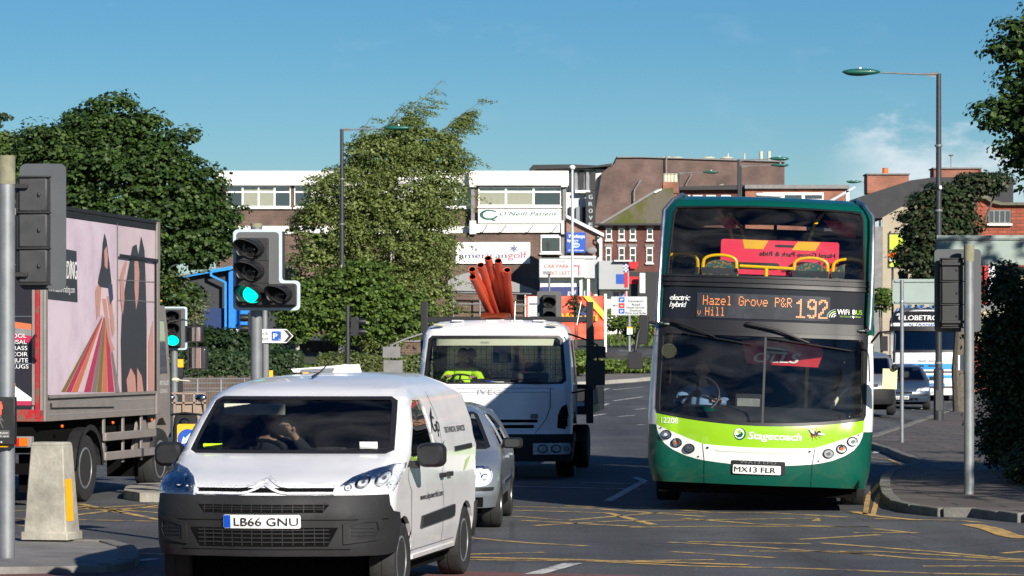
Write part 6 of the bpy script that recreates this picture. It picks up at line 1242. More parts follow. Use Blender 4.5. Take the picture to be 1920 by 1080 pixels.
# sign backs on the right
T, x_, z_ = signthing('road_sign', 1690, 0, 66, 'back of a grey road sign on a thin pole, above the far lorry')
flat_sign(T, x_(1674), x_(1800), z_(571), z_(523), .06, 'sign_grey', r=.05, name='sign_back')
q = MB()
for p in (527, 566): q.box(x_(1678), x_(1796), .03, .06, z_(p)-.02, z_(p)+.02)
q.build('rail', M['sign_grey'], T)
Yg = G(1691, 838).y; q = MB(); k2 = Yg/F
T2 = thing('sign_pole', 'thin galvanised pole on the right pavement beside the bus', 'pole', ((1691-960)*Yg/F, Yg, .1)); z2 = P(0, 525, Yg).z-.1; q = MB(); post(q, 0, 0, 0, z2, .036); q.build('tube', M['galv'], T2)
q = MB(); q.lathe([(.04, -.02), (.045, 0), (.04, .02)], (0, 0, P(0, 566, Yg).z-.1), 'z', 12); q.build('clip', M['steel'], T2)
T, x_, z_ = signthing('road_sign', 1850, 0, 52, 'back of a wide pale grey road sign standing over the right pavement')
flat_sign(T, x_(1757), x_(2010), z_(497), z_(441), .06, 'sign_grey', r=.01, name='sign_back')
q = MB(); q.box(x_(1757), x_(2010), .03, .06, z_(447), z_(441)); q.box(x_(1757), x_(2010), .03, .06, z_(497), z_(492)); q.build('rail', M['sign_grey'], T)
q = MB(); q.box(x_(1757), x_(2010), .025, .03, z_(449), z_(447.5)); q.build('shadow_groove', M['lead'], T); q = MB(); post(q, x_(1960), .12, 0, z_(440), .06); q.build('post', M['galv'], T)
T, x_, z_ = signthing('notice_board', 1915, 0, 50, 'small buff box sign under the wide grey sign at the right edge'); q = MB(); q.box(x_(1871), x_(1990), -.02, .12, z_(524), z_(500)); q.build('box', M['mirror_back'], T, bev=.01); q = MB(); q.box(x_(1884), x_(1990), -.05, -.02, z_(513.5), z_(510)); q.build('bracket', M['ink'], T); q = MB(); post(q, x_(1958), .2, 0, z_(500), .05); q.build('post', M['galv'], T)
# strapped plate on the right post
q = MB(); Yp = 41.5; a, b_ = P(1798, 666, Yp), P(1827, 694, Yp); q.box(a.x, b_.x, Yp+.07, Yp+.09, b_.z, a.z); q.top('notice_plate', M['white'], 'small white plate strapped behind the right grey signal post', 'sign', (a.x, Yp+.07, b_.z))
# keep-left bollard sign
T, x_, z_ = signthing('keep_left_sign', 350, 0, 41, 'yellow square sign with a blue disc and white arrow behind the white van'); q = MB(); q.prism(rrect(x_(332), x_(372), z_(850), z_(795), .03, 3), 'y', 0, .04, 0); o = q.build('sign_plate', M['yellow'], T)
q = MB(); q.prism(ell((x_(352)), z_(822), x_(352+17), .17*.78, 26), 'y', -.004, 0); d_ = q.build('blue_disc', M['signblue'], o); q = MB(); q.prism([(x_(340), z_(832)), (x_(344), z_(818)), (x_(347), z_(822)), (x_(357), z_(812)), (x_(361), z_(816)), (x_(351), z_(826)), (x_(354), z_(830))], 'y', -.008, -.004); q.build('arrow', M['white'], d_)
q = MB(); post(q, 0, .06, 0, z_(800), .03); q.build('post', M['galv'], T)
# guard rails and fence on the left
T, x_, z_ = signthing('guard_rail', 380, 0, 62, 'galvanised pedestrian guard rail behind the white van roof', 'railing'); 
zt_ = z_(711); q = MB()
for z, xa in ((zt_, 322), (zt_-.09, 322), (zt_-.2, 322), (zt_-.27, 322)): q.tube([(x_(xa), 0, z), (x_(700), 0, z+.02)], .014, 6)
for p in (326, 335, 370, 414, 458, 520, 600): q.tube([(x_(p), 0, 0), (x_(p), 0, zt_)], .02, 8)
q.build('rail', M['galv'], T)
T, x_, z_ = signthing('board_fence', 380, 0, 68, 'brown boarded fence behind the guard rail', 'fence'); zt_ = z_(706)
for p in range(326, 640, 5): 
    q = MB(); q.box(x_(p), x_(p+4.4), 0, .02, 0, zt_+random.uniform(-.03, .03)); q.build('board', mat('fence_board', P3(rgb(96, 82, 74)), .9, var=.3, vs_=3), T)
T, x_, z_ = signthing('screen_panel', 365, 0, 56, 'low brown slatted barrier panels in front of the boarded fence', 'barrier'); q = MB()
for p in (325, 342, 362, 382): q.box(x_(p), x_(p+4), 0, .05, 0, z_(738))
q.box(x_(322), x_(386), .05, .07, 0, z_(757)); q.box(x_(322), x_(386), 0, .05, z_(757), z_(754)); q.box(x_(322), x_(386), 0, .05, z_(739), z_(736)); q.build('panel', mat('fence_board_pale', P3(rgb(150, 132, 118)), .85, var=.15, vs_=3), T)
# yellow and white posts, cctv mast
for px, py0, py1, m_, lab in ((301, 520, 566, 'yellow', 'left one of two bright yellow posts above the box truck mirrors'), (322, 526, 568, 'yellow', 'right one of two bright yellow posts above the box truck mirrors'), (311, 531, 560, 'white', 'white board between the two bright yellow posts')):
    Y = 118; a = P(px, py0, Y); g = terr(a.x, Y); w = 4*Y/F; q = MB(); q.box(a.x-w, a.x+w, Y-.03, Y+.03, P(px, py1, Y).z, a.z); q.box(a.x-.03, a.x+.03, Y+.03, Y+.08, g, a.z-.1, 1); q.top('marker_post' if m_ == 'yellow' else 'white_board', [M[m_], M['lead']], lab, 'post' if m_ == 'yellow' else 'board', (a.x, Y, g), bev=.01)
for px, py, m_ in ((336, 683, 0), (571, 704, 1), (504, 704, 1)): 
    Y = 58; a = P(px, py, Y); q = MB(); q.box(a.x-.02, a.x+.06, Y-.04, Y+.04, 0, a.z); q.box(a.x-.03, a.x+.07, Y-.05, Y+.05, a.z-.06, a.z+.10, 1); q.top('marker_post', [M['ink'], M['yellow']], {336: 'short post with a yellow top beside the truck mirror arm', 571: 'short yellow-topped post right of the main signal post', 504: 'short yellow-topped post left of the main signal post'}[px], 'post', (a.x, Y, 0))
T, x_, z_ = signthing('camera_mast', 1073, 0, 140, 'tall white mast in front of the white office building', 'mast'); q = MB(); q.tube([(0, 0, 0), (0, 0, z_(316))], [.065, .05], 14); q.build('mast', mat('mast_grey', (.5, .54, .56), .5), T); q = MB(); q.ball((0, 0, z_(314)), (.13, .13, .12), 12); q.build('camera_dome', M['white'], T)
# ------------------------------------------------------------------ buildings
BR1 = brick('brown_brick', (.12, .062, .042), (.085, .045, .032), (.16, .13, .11))
BR2 = brick('red_brick', (.20, .055, .035), (.14, .035, .025), (.16, .12, .1))
BR3 = brick('orange_brick', (.34, .10, .05), (.25, .07, .038), (.2, .15, .12))
BR4 = brick('purple_brown_brick', (.135, .078, .062), (.10, .058, .048), (.13, .10, .09))
BR5 = brick('dark_red_brick', (.15, .036, .026), (.10, .025, .02), (.09, .06, .05))
TILE = brick('mossy_tiles', (.13, .115, .085), (.095, .085, .065), (.04, .035, .03), .3, .28, ms=.03)
class Bld:
    def __init__(s, name, label, px, Y, cat='building', grp=None, yaw=0, depth=8):
        X = (px-960)*Y/F; s.Y = Y; s.px = px; s.g = terr(X, Y)-.5; s.T = thing(name, label, cat, (X, Y, s.g), yaw, grp); s.D = depth
    def x(s, p): return (p-s.px)*s.Y/F
    def z(s, p): return P(0, p, s.Y).z-s.g
    def box(s, name, m, p0, p1, q0, q1, y0=0, y1=None, par=None, bev=0):
        b = MB(); b.box(s.x(p0), s.x(p1), y0, s.D if y1 is None else y1, 0 if q1 is None else s.z(q1), s.z(q0)); return b.build(name, m if not isinstance(m, str) else M[m], par or s.T, bev=bev)
    def poly(s, name, m, pts, y0=0, y1=None, par=None):
        b = MB(); b.prism([(s.x(a), s.z(c) if c is not None else 0) for a, c in pts], 'y', y0, s.D if y1 is None else y1); return b.build(name, m if not isinstance(m, str) else M[m], par or s.T)
    def win(s, p0, p1, q0, q1, n=1, y=0, fr='white', glass_='win_dark', sill=True, blinds=(), rec=.0, top=0, bar=.05, lintel=None):
        x0, x1, z0, z1 = s.x(p0), s.x(p1), s.z(q1), s.z(q0); b = MB(); t = bar; yy = y-.03
        b.box(x0, x1, yy-.04, yy, z0, z0+t); b.box(x0, x1, yy-.04, yy, z1-t, z1)
        for i in range(n+1): xx = x0+(x1-x0)*i/n; b.box(max(x0, xx-t/2), min(x1, xx+t/2), yy-.04, yy, z0+t, z1-t)
        if top: b.box(x0, x1, yy-.045, yy, z1-(z1-z0)*top-t/2, z1-(z1-z0)*top+t/2)
        o = b.build('window', M[fr], s.T)
        g_ = MB(); g_.box(x0+.01, x1-.01, yy-.012, yy+.02, z0+.01, z1-.01); g_.build('pane', M[glass_], o)
        for i, mm in blinds: c = MB(); w = (x1-x0)/n; c.box(x0+w*i+t/2, x0+w*(i+1)-t/2, yy-.02, yy-.013, z0+t, z1-t-(z1-z0)*.1); c.build('blind', M[mm], o)
        if sill: c = MB(); c.box(x0-.06, x1+.06, yy-.14, yy+.01, z0-.1, z0-.01); c.build('sill', M['wall_white' if sill is True else sill], o)
        if lintel: c = MB(); c.box(x0-.08, x1+.08, yy-.05, yy+.02, z1+.01, z1+.22); c.build('lintel', M[lintel], o)
        return o
    def text(s, t, p0, p1, q1, q0, m, y=-.06, **k):
        b = MB(); text(b, t, s.x(p0), s.z(q1), s.x(p1)-s.x(p0), s.z(q0)-s.z(q1), flat(y), .006, **k); return b.build('lettering', m if not isinstance(m, str) else M[m], s.T)
# long white-banded office
O = Bld('office_building', 'long low office with white fascia bands over brown brick, behind the birch tree', 740, 188, depth=10)
O.box('wall', BR1, 405, 888, 348, None, 0); O.box('fascia', 'wall_white', 403, 888, 321, 348, -.35); O.box('white_band', 'wall_white', 403, 888, 424, 439, -.15, 0.01)
O.box('upper_wall', BR1, 400, 888, 439.2, 440, .02, .03)
for a, b_, n in ((425, 545, 4), (552, 650, 3), (655, 760, 3), (765, 884, 4)): O.win(a, b_, 349, 389, n, top=.28, sill=True, blinds=[(0, 'blind')] if a > 700 else [(1, 'blind'), (2, 'blind')], bar=.09)
O.box('gable_block', 'wall_white', 880, 1066, 322, 349, -.9, 9.9); O.box('block_wall', BR1, 887, 1058, 349.2, 432, -.45, 9.8); O.box('block_band', 'wall_white', 880, 1064, 421, 437, -.8, 9.8)
for p in (887, 1058): O.box('pier', 'lead', p-3.5, p+3.5, 349.5, 420.5, -.7, .1); O.box('pier_cap', 'wall_white', p-6, p+6, 345, 352, -.95, -.2); O.box('pier_foot', 'wall_white', p-6, p+6, 415, 440, -.95, -.6)
O.win(897, 1052, 351, 388, 3, y=-.46, top=.26, blinds=[(0, 'blind'), (1, 'blind')], bar=.11)
O.box('lower_wall', BR1, 845, 1015, 437.3, None, -.6, 9); O.box('lower_wall', BR1, 1015, 1066, 437.3, None, -.4, 9); O.box('pier', 'lead', 1052, 1062, 440.2, 560, -.6, -.3)
O.win(1013.6, 1051, 441, 475, 1, y=-.62, top=.12, sill=True, bar=.1)
O.box('firm_board', 'white', 897, 1052, 393, 420, -.9, -.81)
O.text("O'Neill Patient", 937, 1044, 405.5, 398, 'lamp_green', -.905, bold=.045, shear=.3, sp=1.1); O.text('SOLICITORS LLP', 938, 1030, 412.5, 408.5, 'sig_edge', -.905, sp=1.6); O.text('Tel 0161 483 8500', 982, 1040, 417.5, 414.8, 'sig_edge', -.905)
b = MB(); c_, cz = O.x(917), O.z(404); k_ = 188/F
for i in range(26):
    a0, a1 = 2*math.pi*i/30+.6, 2*math.pi*(i+1)/30+.6; w = .14+.16*math.sin(math.pi*i/26)
    b.add([(c_+r*math.cos(a)*1.5, -.906, cz+r*math.sin(a)) for r, a in ((.30-w*.3, a0), (.34, a0), (.34, a1), (.30-w*.3, a1))], [(0, 1, 2, 3)])
b.prism([(c_+.1, cz-.2), (c_+.5, cz-.45), (c_+.1, cz-.35)], 'y', -.91, -.905); b.build('ring_emblem', M['lamp_green'], O.T)
b = MB()
for p in (905, 940, 990, 1035): b.tube([(O.x(p), -.85, O.z(436)), (O.x(p+8), -1.5, O.z(426)), (O.x(p+8), -1.5, O.z(424))], .025, 6)
b.build('sign_light', M['ink'], O.T)
O.box('golf_board', 'white', 855, 994, 455, 495, -.75, -.65)
navy = mat('navy_ink', P3(rgb(45, 55, 110)), .5); coral = mat('coral_ink', P3(rgb(235, 70, 90)), .5); M['navy'] = navy; M['coral'] = coral
O.text('american', 861, 950, 485, 473.5, navy, -.755, bold=.015); O.text('golf', 952, 988, 485, 471.5, coral, -.755, bold=.015)
b = MB(); c_, cz = O.x(963.5), O.z(467)
for i in range(6):
    for j, r in ((0, .10), (1, .19)): a = math.pi*i/3+j*.5; b.prism(ell(c_+r*math.cos(a), cz+r*math.sin(a), .045, .05, 8), 'y', -.76, -.75)
b.prism(ell(c_, cz, .045, .05, 8), 'y', -.76, -.75); b.build('ball_emblem', navy, O.T)
O.box('downpipe', 'galv', 442.5, 443.6, 385, 430, -.2, -.1)
for x in np.linspace(425, 640, 5): pass
# curved grey hall in front of it
H_ = Bld('curved_roof_hall', 'low brick hall with a curved grey roof behind the pipes', 930, 172, depth=8)
arc_ = [(840, 545), (840, 527), (856, 517), (880, 511), (905, 513), (940, 521), (975, 533), (1018, 549)]
H_.poly('roof', mat('grey_membrane', (.27, .27, .27), .8, var=.06), arc_, -.3, 8); H_.box('wall', BR1, 842, 1016, 545.5, None, 0, 7.8); b = MB()
for p in (549, 570): b.tube([(H_.x(846), -.8, H_.z(p)), (H_.x(1012), -.8, H_.z(p+3))], .05, 8)
for p in (850, 900, 950, 1005): b.tube([(H_.x(p), -.8, 0), (H_.x(p), -.8, H_.z(549))], .05, 8)
b.build('railing', M['galv'], H_.T)
# white shop kiosk with the car park board
S = Bld('corner_shop', 'white shop with a CAR PARK NEXT LEFT board and grey canopy box', 1095, 170.5, depth=5)
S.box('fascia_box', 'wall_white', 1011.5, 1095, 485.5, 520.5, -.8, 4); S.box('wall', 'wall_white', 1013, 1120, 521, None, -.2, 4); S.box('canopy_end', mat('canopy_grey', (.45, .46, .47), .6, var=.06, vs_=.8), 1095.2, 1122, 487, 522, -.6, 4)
S.box('fascia_trim', 'sign_grey', 1011, 1095, 484.5, 486, -.85, -.8); S.box('blue_strip', navy, 1015, 1086, 538, 554, -.3, -.2); S.text('golf', 1064, 1080, 552, 544, 'white', -.305, bold=.01)
S.text('CAR PARK', 1020, 1067, 503.5, 496, coral, -.805, bold=.03); S.text('NEXT LEFT', 1020, 1069, 516.5, 509, coral, -.805, bold=.03); S.text('american golf', 1040, 1060, 491.5, 489, navy, -.805)
b = MB(); b.prism([(S.x(1074), S.z(499)), (S.x(1078), S.z(496.5)), (S.x(1078), S.z(498)), (S.x(1086), S.z(498)), (S.x(1086), S.z(518)), (S.x(1083.5), S.z(518)), (S.x(1083.5), S.z(500.5)), (S.x(1078), S.z(500.5)), (S.x(1078), S.z(501.5))], 'y', -.815, -.805); b.build('arrow', coral, S.T)
for p in (1089, 1103, 1117): S.box('column', 'white', p-2.5, p+2.5, 521, None, -.5, -.25)
S.box('shop_glass', 'win_dark', 1091, 1120, 525, 585, -.24, -.21); b = MB()
for i, p in enumerate((1095, 1106, 1111)): b.box(S.x(p), S.x(p+4), -.25, -.24, S.z(560), S.z(545+i*3), i % 2)
b.build('window_poster', [M['white'], coral], S.T)
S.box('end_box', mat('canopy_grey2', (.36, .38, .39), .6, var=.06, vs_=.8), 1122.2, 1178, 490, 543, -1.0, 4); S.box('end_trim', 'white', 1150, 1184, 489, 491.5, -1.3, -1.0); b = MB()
b.box(S.x(1154), S.x(1169), -1.02, -1.0, S.z(533), S.z(515), 0); b.box(S.x(1169.3), S.x(1176), -1.02, -1.0, S.z(540), S.z(512), 1); b.box(S.x(1168), S.x(1177), -1.025, -1.005, S.z(511), S.z(496), 0); b.box(S.x(1180), S.x(1192), -1.2, -1.1, S.z(505), S.z(492), 1)
for i in range(3):
    for j in range(5):
        if (i+j) % 2: b.box(S.x(1168+3*i), S.x(1171+3*i), -1.03, -1.026, S.z(499+3*j), S.z(496+3*j), 2)
b.build('racing_poster', [M['signblue'], M['red'], M['white']], S.T)
S.box('lower_wall', 'wall_white', 1124, 1176, 544, None, 0, 4); b = MB()
for i, p in enumerate(range(1146, 1176, 5)): b.box(S.x(p), S.x(p+3.4), -.06, -.01, S.z(562), S.z(548), i % 3)
b.build('window_poster', [M['white'], M['skyblue'], coral], S.T)
S.box('flat_roof', 'white', 1050, 1118, 479.5, 484, .3, 3)
# brick gable with the blue worktops sign
W = Bld('brick_gable_house', 'small brick gable with white barge boards and a blue worktops sign', 1098, 176, depth=8)
W.poly('wall', brick('pinkish_brick', (.26, .11, .075), (.19, .085, .06), (.25, .2, .17)), [(1062, None), (1062, 407), (1128, 442), (1128, None)], 0, 7.5); W.poly('barge_board', 'white', [(1062, 403), (1132, 438), (1132, 444), (1062, 409)], -.3, 7.8); W.box('corner_render', 'wall_white', 1120, 1129, 443, None, -.12, .2)
W.box('sign_board', 'signblue', 1062, 1098, 436, 474, -.3, -.22); W.text('Worktops', 1066, 1096, 446.5, 439.5, 'white', -.305, bold=.03); W.text('Signature', 1063, 1084, 453.5, 448.5, 'white', -.305, bold=.02, shear=.2); W.text('0161 480 6666', 1066, 1094, 471, 468, 'white', -.305)
b = MB(); b.prism(ell(W.x(1079), W.z(460), W.x(1087)-W.x(1079), .16, 18), 'y', -.31, -.30); b.build('oval_emblem', M['sig_edge'], W.T); W.text('KITCHENS', 1073, 1085, 461.8, 458.6, 'signblue', -.32)
b = MB(); b.ball((W.x(1109), -.4, W.z(470)), (.27, .07, .21), 14); b.tube([(W.x(1109), -.35, W.z(470)), (W.x(1109), 0, W.z(476))], .03, 6); b.build('satellite_dish', M['lead'], W.T)
b = MB(); b.tube([(W.x(1124), -.2, W.z(446)), (W.x(1117), -.25, W.z(446)), (W.x(1117), -.25, W.z(452)), (W.x(1122), -.2, W.z(458)), (W.x(1122), -.2, W.z(482))], .05, 8); b.build('downpipe', M['ink'], W.T)
# stair tower with striped windows
Z = Bld('stair_tower', 'white and black striped stair tower with a dark slanting roof beside the big gable', 1070, 222, depth=8)
Z.poly('roof', 'slate', [(992, 318), (999, 310), (1070, 309), (1120, 311), (1147, 307), (1147, 312), (1100, 316), (1005, 318), (1003, 330), (992, 330)], -.6, 8)
Z.box('wall', 'wall_white', 1000, 1140, 316.5, None, .2, 7.5); Z.poly('roof_wing', BR4, [(1128, 325), (1147, 309), (1160, 309), (1160, 420), (1112, 420)], -.5, 5)
for i, p in enumerate((1066, 1077, 1086, 1099, 1108)): Z.box('window_strip', 'ink' if i % 2 == 0 else 'galv', p, p+(9 if i % 2 == 0 else 5), 319, 357, -.05, .19)
Z.box('ledge', 'white', 1078, 1106, 357.5, 362, -.5, .19)
for i, p in enumerate((1067, 1080, 1092)): Z.box('window_strip', 'ink' if i != 1 else 'galv', p, p+7, 388, 418, -.05, .19)
Z.box('name_board', 'ink', 1098, 1116, 361, 428, -.75, -.55)
for i, c in enumerate('GROVE'): Z.text(c, 1103.5, 1110.5, 374+i*13, 366+i*13, 'sig_edge', -.755, bold=.03)
# big brown gable
Q = Bld('brick_warehouse', 'very large blank brown-brick gable rising above the bus, its left side sloping', 1300, 240, depth=12)
Q.poly('wall', BR4, [(1080, None), (1118, 380), (1157, 296), (1200, 295.5), (1471, 304), (1471, None)], 0, 12); Q.poly('coping', 'lead', [(1156, 293), (1471, 301), (1471, 304), (1200, 295.5), (1157, 296)], -.2, 12.2)
b = MB()
for p in (1251, 1270, 1330, 1364): b.ball((Q.x(p), .5, Q.z(296)), (.5, .3, .15), 8)
for p in (1428, 1443): b.tube([(Q.x(p), .5, Q.z(300)), (Q.x(p), .5, Q.z(283))], .12, 8)
for p in (1366, 1397): b.tube([(Q.x(p), .5, Q.z(304)), (Q.x(p), .5, Q.z(287))], .05, 6)
b.build('roof_vent', M['cream'], Q.T)
b = MB(); b.tube([(Q.x(1249), -.3, Q.z(292)), (Q.x(1249), -.3, Q.z(330))], .05, 6); b.tube([(Q.x(1189), -.3, Q.z(378)), (Q.x(1189), -.3, Q.z(357)), (Q.x(1201), -.3, Q.z(338))], .06, 6); b.tube([(Q.x(1285), -.3, Q.z(348)), (Q.x(1297), -.3, Q.z(326))], .04, 6); b.build('mast', M['lead'], Q.T)
# red terrace with mossy roof
R = Bld('brick_terrace', 'dark red brick terrace with white windows and a mossy tiled roof, left of the bus', 1190, 200, depth=8)
R.box('wall', BR5, 1120, 1250, 421, None, 0, 7.5); b = MB()
moss = mat('mossy_roof', (.12, .105, .08), .95, col2=(.075, .085, .012), vs_=.55, c2=(.45, .58), bump=.8, bs=5)
b.prism([(R.x(1116), R.z(424)), (R.x(1234), R.z(356)), (R.x(1262), R.z(352)), (R.x(1262), R.z(416)), (R.x(1250), R.z(420))], 'y', -.4, 7.7); b.build('roof', moss, R.T)
R.poly('verge_trim', 'lead', [(1114, 425), (1233, 354), (1237, 356), (1118, 427)], -.5, -.38); R.box('gutter', 'ink', 1120, 1255, 419.5, 423, -.6, -.38); R.poly('flashing', 'wall_white', [(1225, 361), (1240, 354), (1240, 357), (1228, 363)], -.55, -.42)
for x0 in (1136, 1160, 1181, 1213): R.win(x0, x0+11, 428, 450, 1, top=.5, lintel='lead', bar=.08)
for x0, x1 in ((1136, 1146), (1160, 1171), (1181, 1192), (1212, 1224)): R.win(x0, x1, 464, 493, 1, top=.5, lintel='lead', bar=.08)
R.box('shop_front', 'ink', 1150, 1250, 510, None, -.4, -.01); R.box('red_fascia', 'red', 1176, 1196, 492, 500, -.5, -.41); R.box('red_fascia', 'red', 1178, 1197, 519, 533, -.5, -.41); R.box('white_totem', 'white', 1198, 1208, 513, 550, -1.4, -1.2)
Rc = Bld('chimney_stack', 'brick chimney stack with four pots on the mossy terrace roof', 1257, 202, 'chimney'); Rc.box('stack', BR3, 1243, 1272, 341, 362, 0, 1.2); b = MB()
for p in (1248, 1254, 1260, 1267): b.lathe([(.12, 0), (.15, .1), (.12, .5), (.16, .55), (.16, .6)], (Rc.x(p), .6, Rc.z(341)), 'z', 10)
b.build('chimney_pot', M['cream'], Rc.T); Rc.box('stack_base', BR3, 1245, 1270, 362, None, .1, 1.1)
# building whose parapet shows over the bus roof
U1 = Bld('brick_parade', 'dark brick parade with a black cornice just above the left part of the bus roof', 1330, 209, depth=8); U1.box('wall', BR5, 1244, 1397, 357, None, 0, 8); U1.poly('cornice', 'ink', [(1240, 357), (1240, 352), (1300, 350), (1397, 347), (1397, 356)], -.5, 8)
for p in (1276, 1299, 1324, 1352): U1.win(p, p+18, 366, 382, 1, bar=.08, top=.5)
U2 = Bld('brick_shop_block', 'orange brick block with a wide white window just above the bus roof', 1480, 208.5, depth=8); U2.box('wall', BR3, 1397.5, 1590, 354, None, 0, 8); U2.box('coping', 'lead', 1396, 1592, 347, 354, -.3, 8)
U2.win(1430, 1544, 361, 378, 3, top=0, bar=.18, blinds=[(0, 'cream')])
b = MB(); b.prism([(U2.x(1348), U2.z(347)), (U2.x(1356), U2.z(344)), (U2.x(1358), U2.z(347))], 'y', .2, 1); b.build('roof_ornament', M['concrete'], U2.T)
# slate house with cream gable
N = Bld('slate_roof_house', 'house with a dark slate roof and a cream gable wall, right of the bus', 1650, 150, depth=9)
N.poly('roof', 'slate', [(1545, 395), (1586, 378), (1627, 364), (1708, 338), (1753, 332), (1900, 332), (1900, 400), (1700, 395), (1655, 409), (1640, 409), (1635, 520), (1545, 520)], 0, 9); N.poly('gable_wall', 'wall_cream' if 'wall_cream' in M else mat('cream_render', P3(rgb(165, 154, 134)), .9, var=.12, vs_=.7), [(1654, None), (1654, 408), (1690, 388), (1740, 392), (1740, None)], -.1, -.01)
N.poly('verge_trim', 'sig_edge', [(1540, 384), (1600, 350), (1604, 352), (1546, 386)], -.3, -.15); N.box('vent_pipe', 'white', 1585, 1591, 358, 386, -.3, -.12); N.box('side_wall', 'lead', 1600, 1654, 425, None, -.08, -.01)
N.box('chimney', BR3, 1627, 1705, 326, 362, .2, 1.6); N.box('chimney_cap', 'lead', 1625, 1707, 324.5, 327, .1, 1.7); N.box('chimney', BR3, 1752, 1841, 315, 352, .2, 1.6); N.box('chimney_cap', 'lead', 1750, 1842, 313.5, 316, .1, 1.7)
b = MB(); b.lathe([(.14, 0), (.12, .3), (.14, .33)], (N.x(1664), .9, N.z(325)), 'z', 12); b.build('chimney_pot', M['orange'], N.T); b = MB(); b.tube([(N.x(1788), .9, N.z(314)), (N.x(1788), .9, N.z(290))], .02, 6); b.ball((N.x(1788), .9, N.z(289)), (.12, .1, .05), 8); b.build('aerial', M['lead'], N.T)
BB = Bld('billboard', 'lime and white poster board on the cream gable', 1689, 142, 'billboard', depth=.3)
BB.box('frame', 'ink', 1665, 1760, 437, 503, 0, .2); BB.box('poster', mat('poster_lime', P3(rgb(200, 225, 60)), .6), 1668, 1758, 440, 500, -.02, 0); BB.box('poster_stripe', 'white', 1668, 1758, 484, 489, -.03, -.02); b = MB(); b.ball((BB.x(1680), -.03, BB.z(478)), (.35, .01, .14), 10); b.build('poster_picture', M['orange'], BB.T); BB.box('leg', 'ink', 1672, 1676, 503, None, .05, .15)
BB.box('leg', 'ink', 1752, 1756, 503, None, .05, .15)
# brick house at the right edge
X_ = Bld('brick_house', 'orange-red brick house with a swept stone coping at the right edge', 1880, 128, depth=8)
X_.poly('wall', brick('rustic_red_brick', (.36, .085, .04), (.25, .055, .03), (.10, .05, .035), .33, .125, ms=.014), [(1823, None), (1823, 372), (1845, 372), (1860, 383), (1990, 383), (1990, None)], 0, 8)
X_.poly('coping', mat('mossy_stone', (.13, .125, .09), .9, var=.3), [(1820, 372), (1822, 364), (1846, 362), (1851, 368), (1862, 376), (1880, 380), (1990, 380), (1990, 385), (1875, 385), (1858, 381), (1846, 373)], -.25, .3)
X_.box('window_recess', 'ink', 1851, 1896, 393, 420, -.01, .02); X_.win(1853, 1894, 394, 419, 4, y=.0, fr='lead', bar=.05); X_.box('lower_window', 'win_dark', 1858, 1990, 500, 570, -.04, -.01)
X_.box('white_pilaster', 'white', 1852, 1868, 498, 570, -.2, -.01); X_.box('red_curtain_column', 'red', 1845, 1851, 498, 570, -.15, -.01); X_.box('stone_plinth', 'lead', 1822, 1990, 571, 583, -.3, -.01)
X_.box('cream_fascia', mat('cream_board', P3(rgb(185, 172, 140)), .8, var=.06), 1822, 1990, 584, 640, -.4, -.01)
brn = mat('brown_script', P3(rgb(80, 45, 25)), .7); X_.text('Florist', 1847, 1888, 604, 592, brn, -.41, shear=.5); X_.text('Cafe', 1850, 1885, 622, 611, brn, -.41, shear=.5)
# blue shed behind the left signal
D = Bld('blue_shed', 'dark shed with bright blue trim and panel left of the main signal', 420, 128, depth=9)
D.poly('wall', mat('dark_cladding', (.028, .032, .038), .7, var=.15), [(328, None), (328, 523), (402, 505), (530, 498), (530, None)], 0, 9); D.poly('roof_edge', 'skyblue', [(326, 521), (395, 507), (436, 499), (436, 505), (400, 511), (326, 525)], -.4, 9.2); D.poly('roof', mat('roof_sheet', (.16, .22, .28), .6), [(326, 519), (395, 504), (530, 494), (530, 498), (395, 508), (326, 522)], -.45, 9.3)
D.poly('blue_frame', 'skyblue', [(395, 507), (436, 500), (436, 506), (400, 512), (400, 516), (427, 529), (427, 650), (423, 650), (423, 531), (396, 518)], -.5, -.41); D.box('blue_panel', mat('bright_blue_panel', P3(rgb(10, 120, 215)), .55, var=.08), 430, 468, 500, None, -.3, -.05); D.box('dark_blue_base', mat('deep_blue_panel', P3(rgb(12, 45, 95)), .6, var=.1), 345, 422, 578, None, -.2, -.02); D.box('white_base', 'white', 432, 470, 617, 624, -.45, -.31)
BW = Bld('garden_wall', 'low brown brick wall behind the small trees', 700, 132, 'wall', depth=.3); BW.box('wall', BR1, 560, 870, 641, None, 0, .3); BW.box('coping', 'lead', 559, 871, 638, 641, -.05, .35)
OR = Bld('tiled_lean_to', 'orange tiled lean-to roof behind the small left signal', 325, 122, 'building', depth=4); OR.poly('roof', mat('orange_tiles', P3(rgb(190, 110, 70)), .85, var=.2, vs_=4), [(290, 560), (306, 562), (355, 588), (355, 597), (290, 590)], 0, 4); OR.box('wall', BR1, 290, 354, 590, None, .3, 3.8)
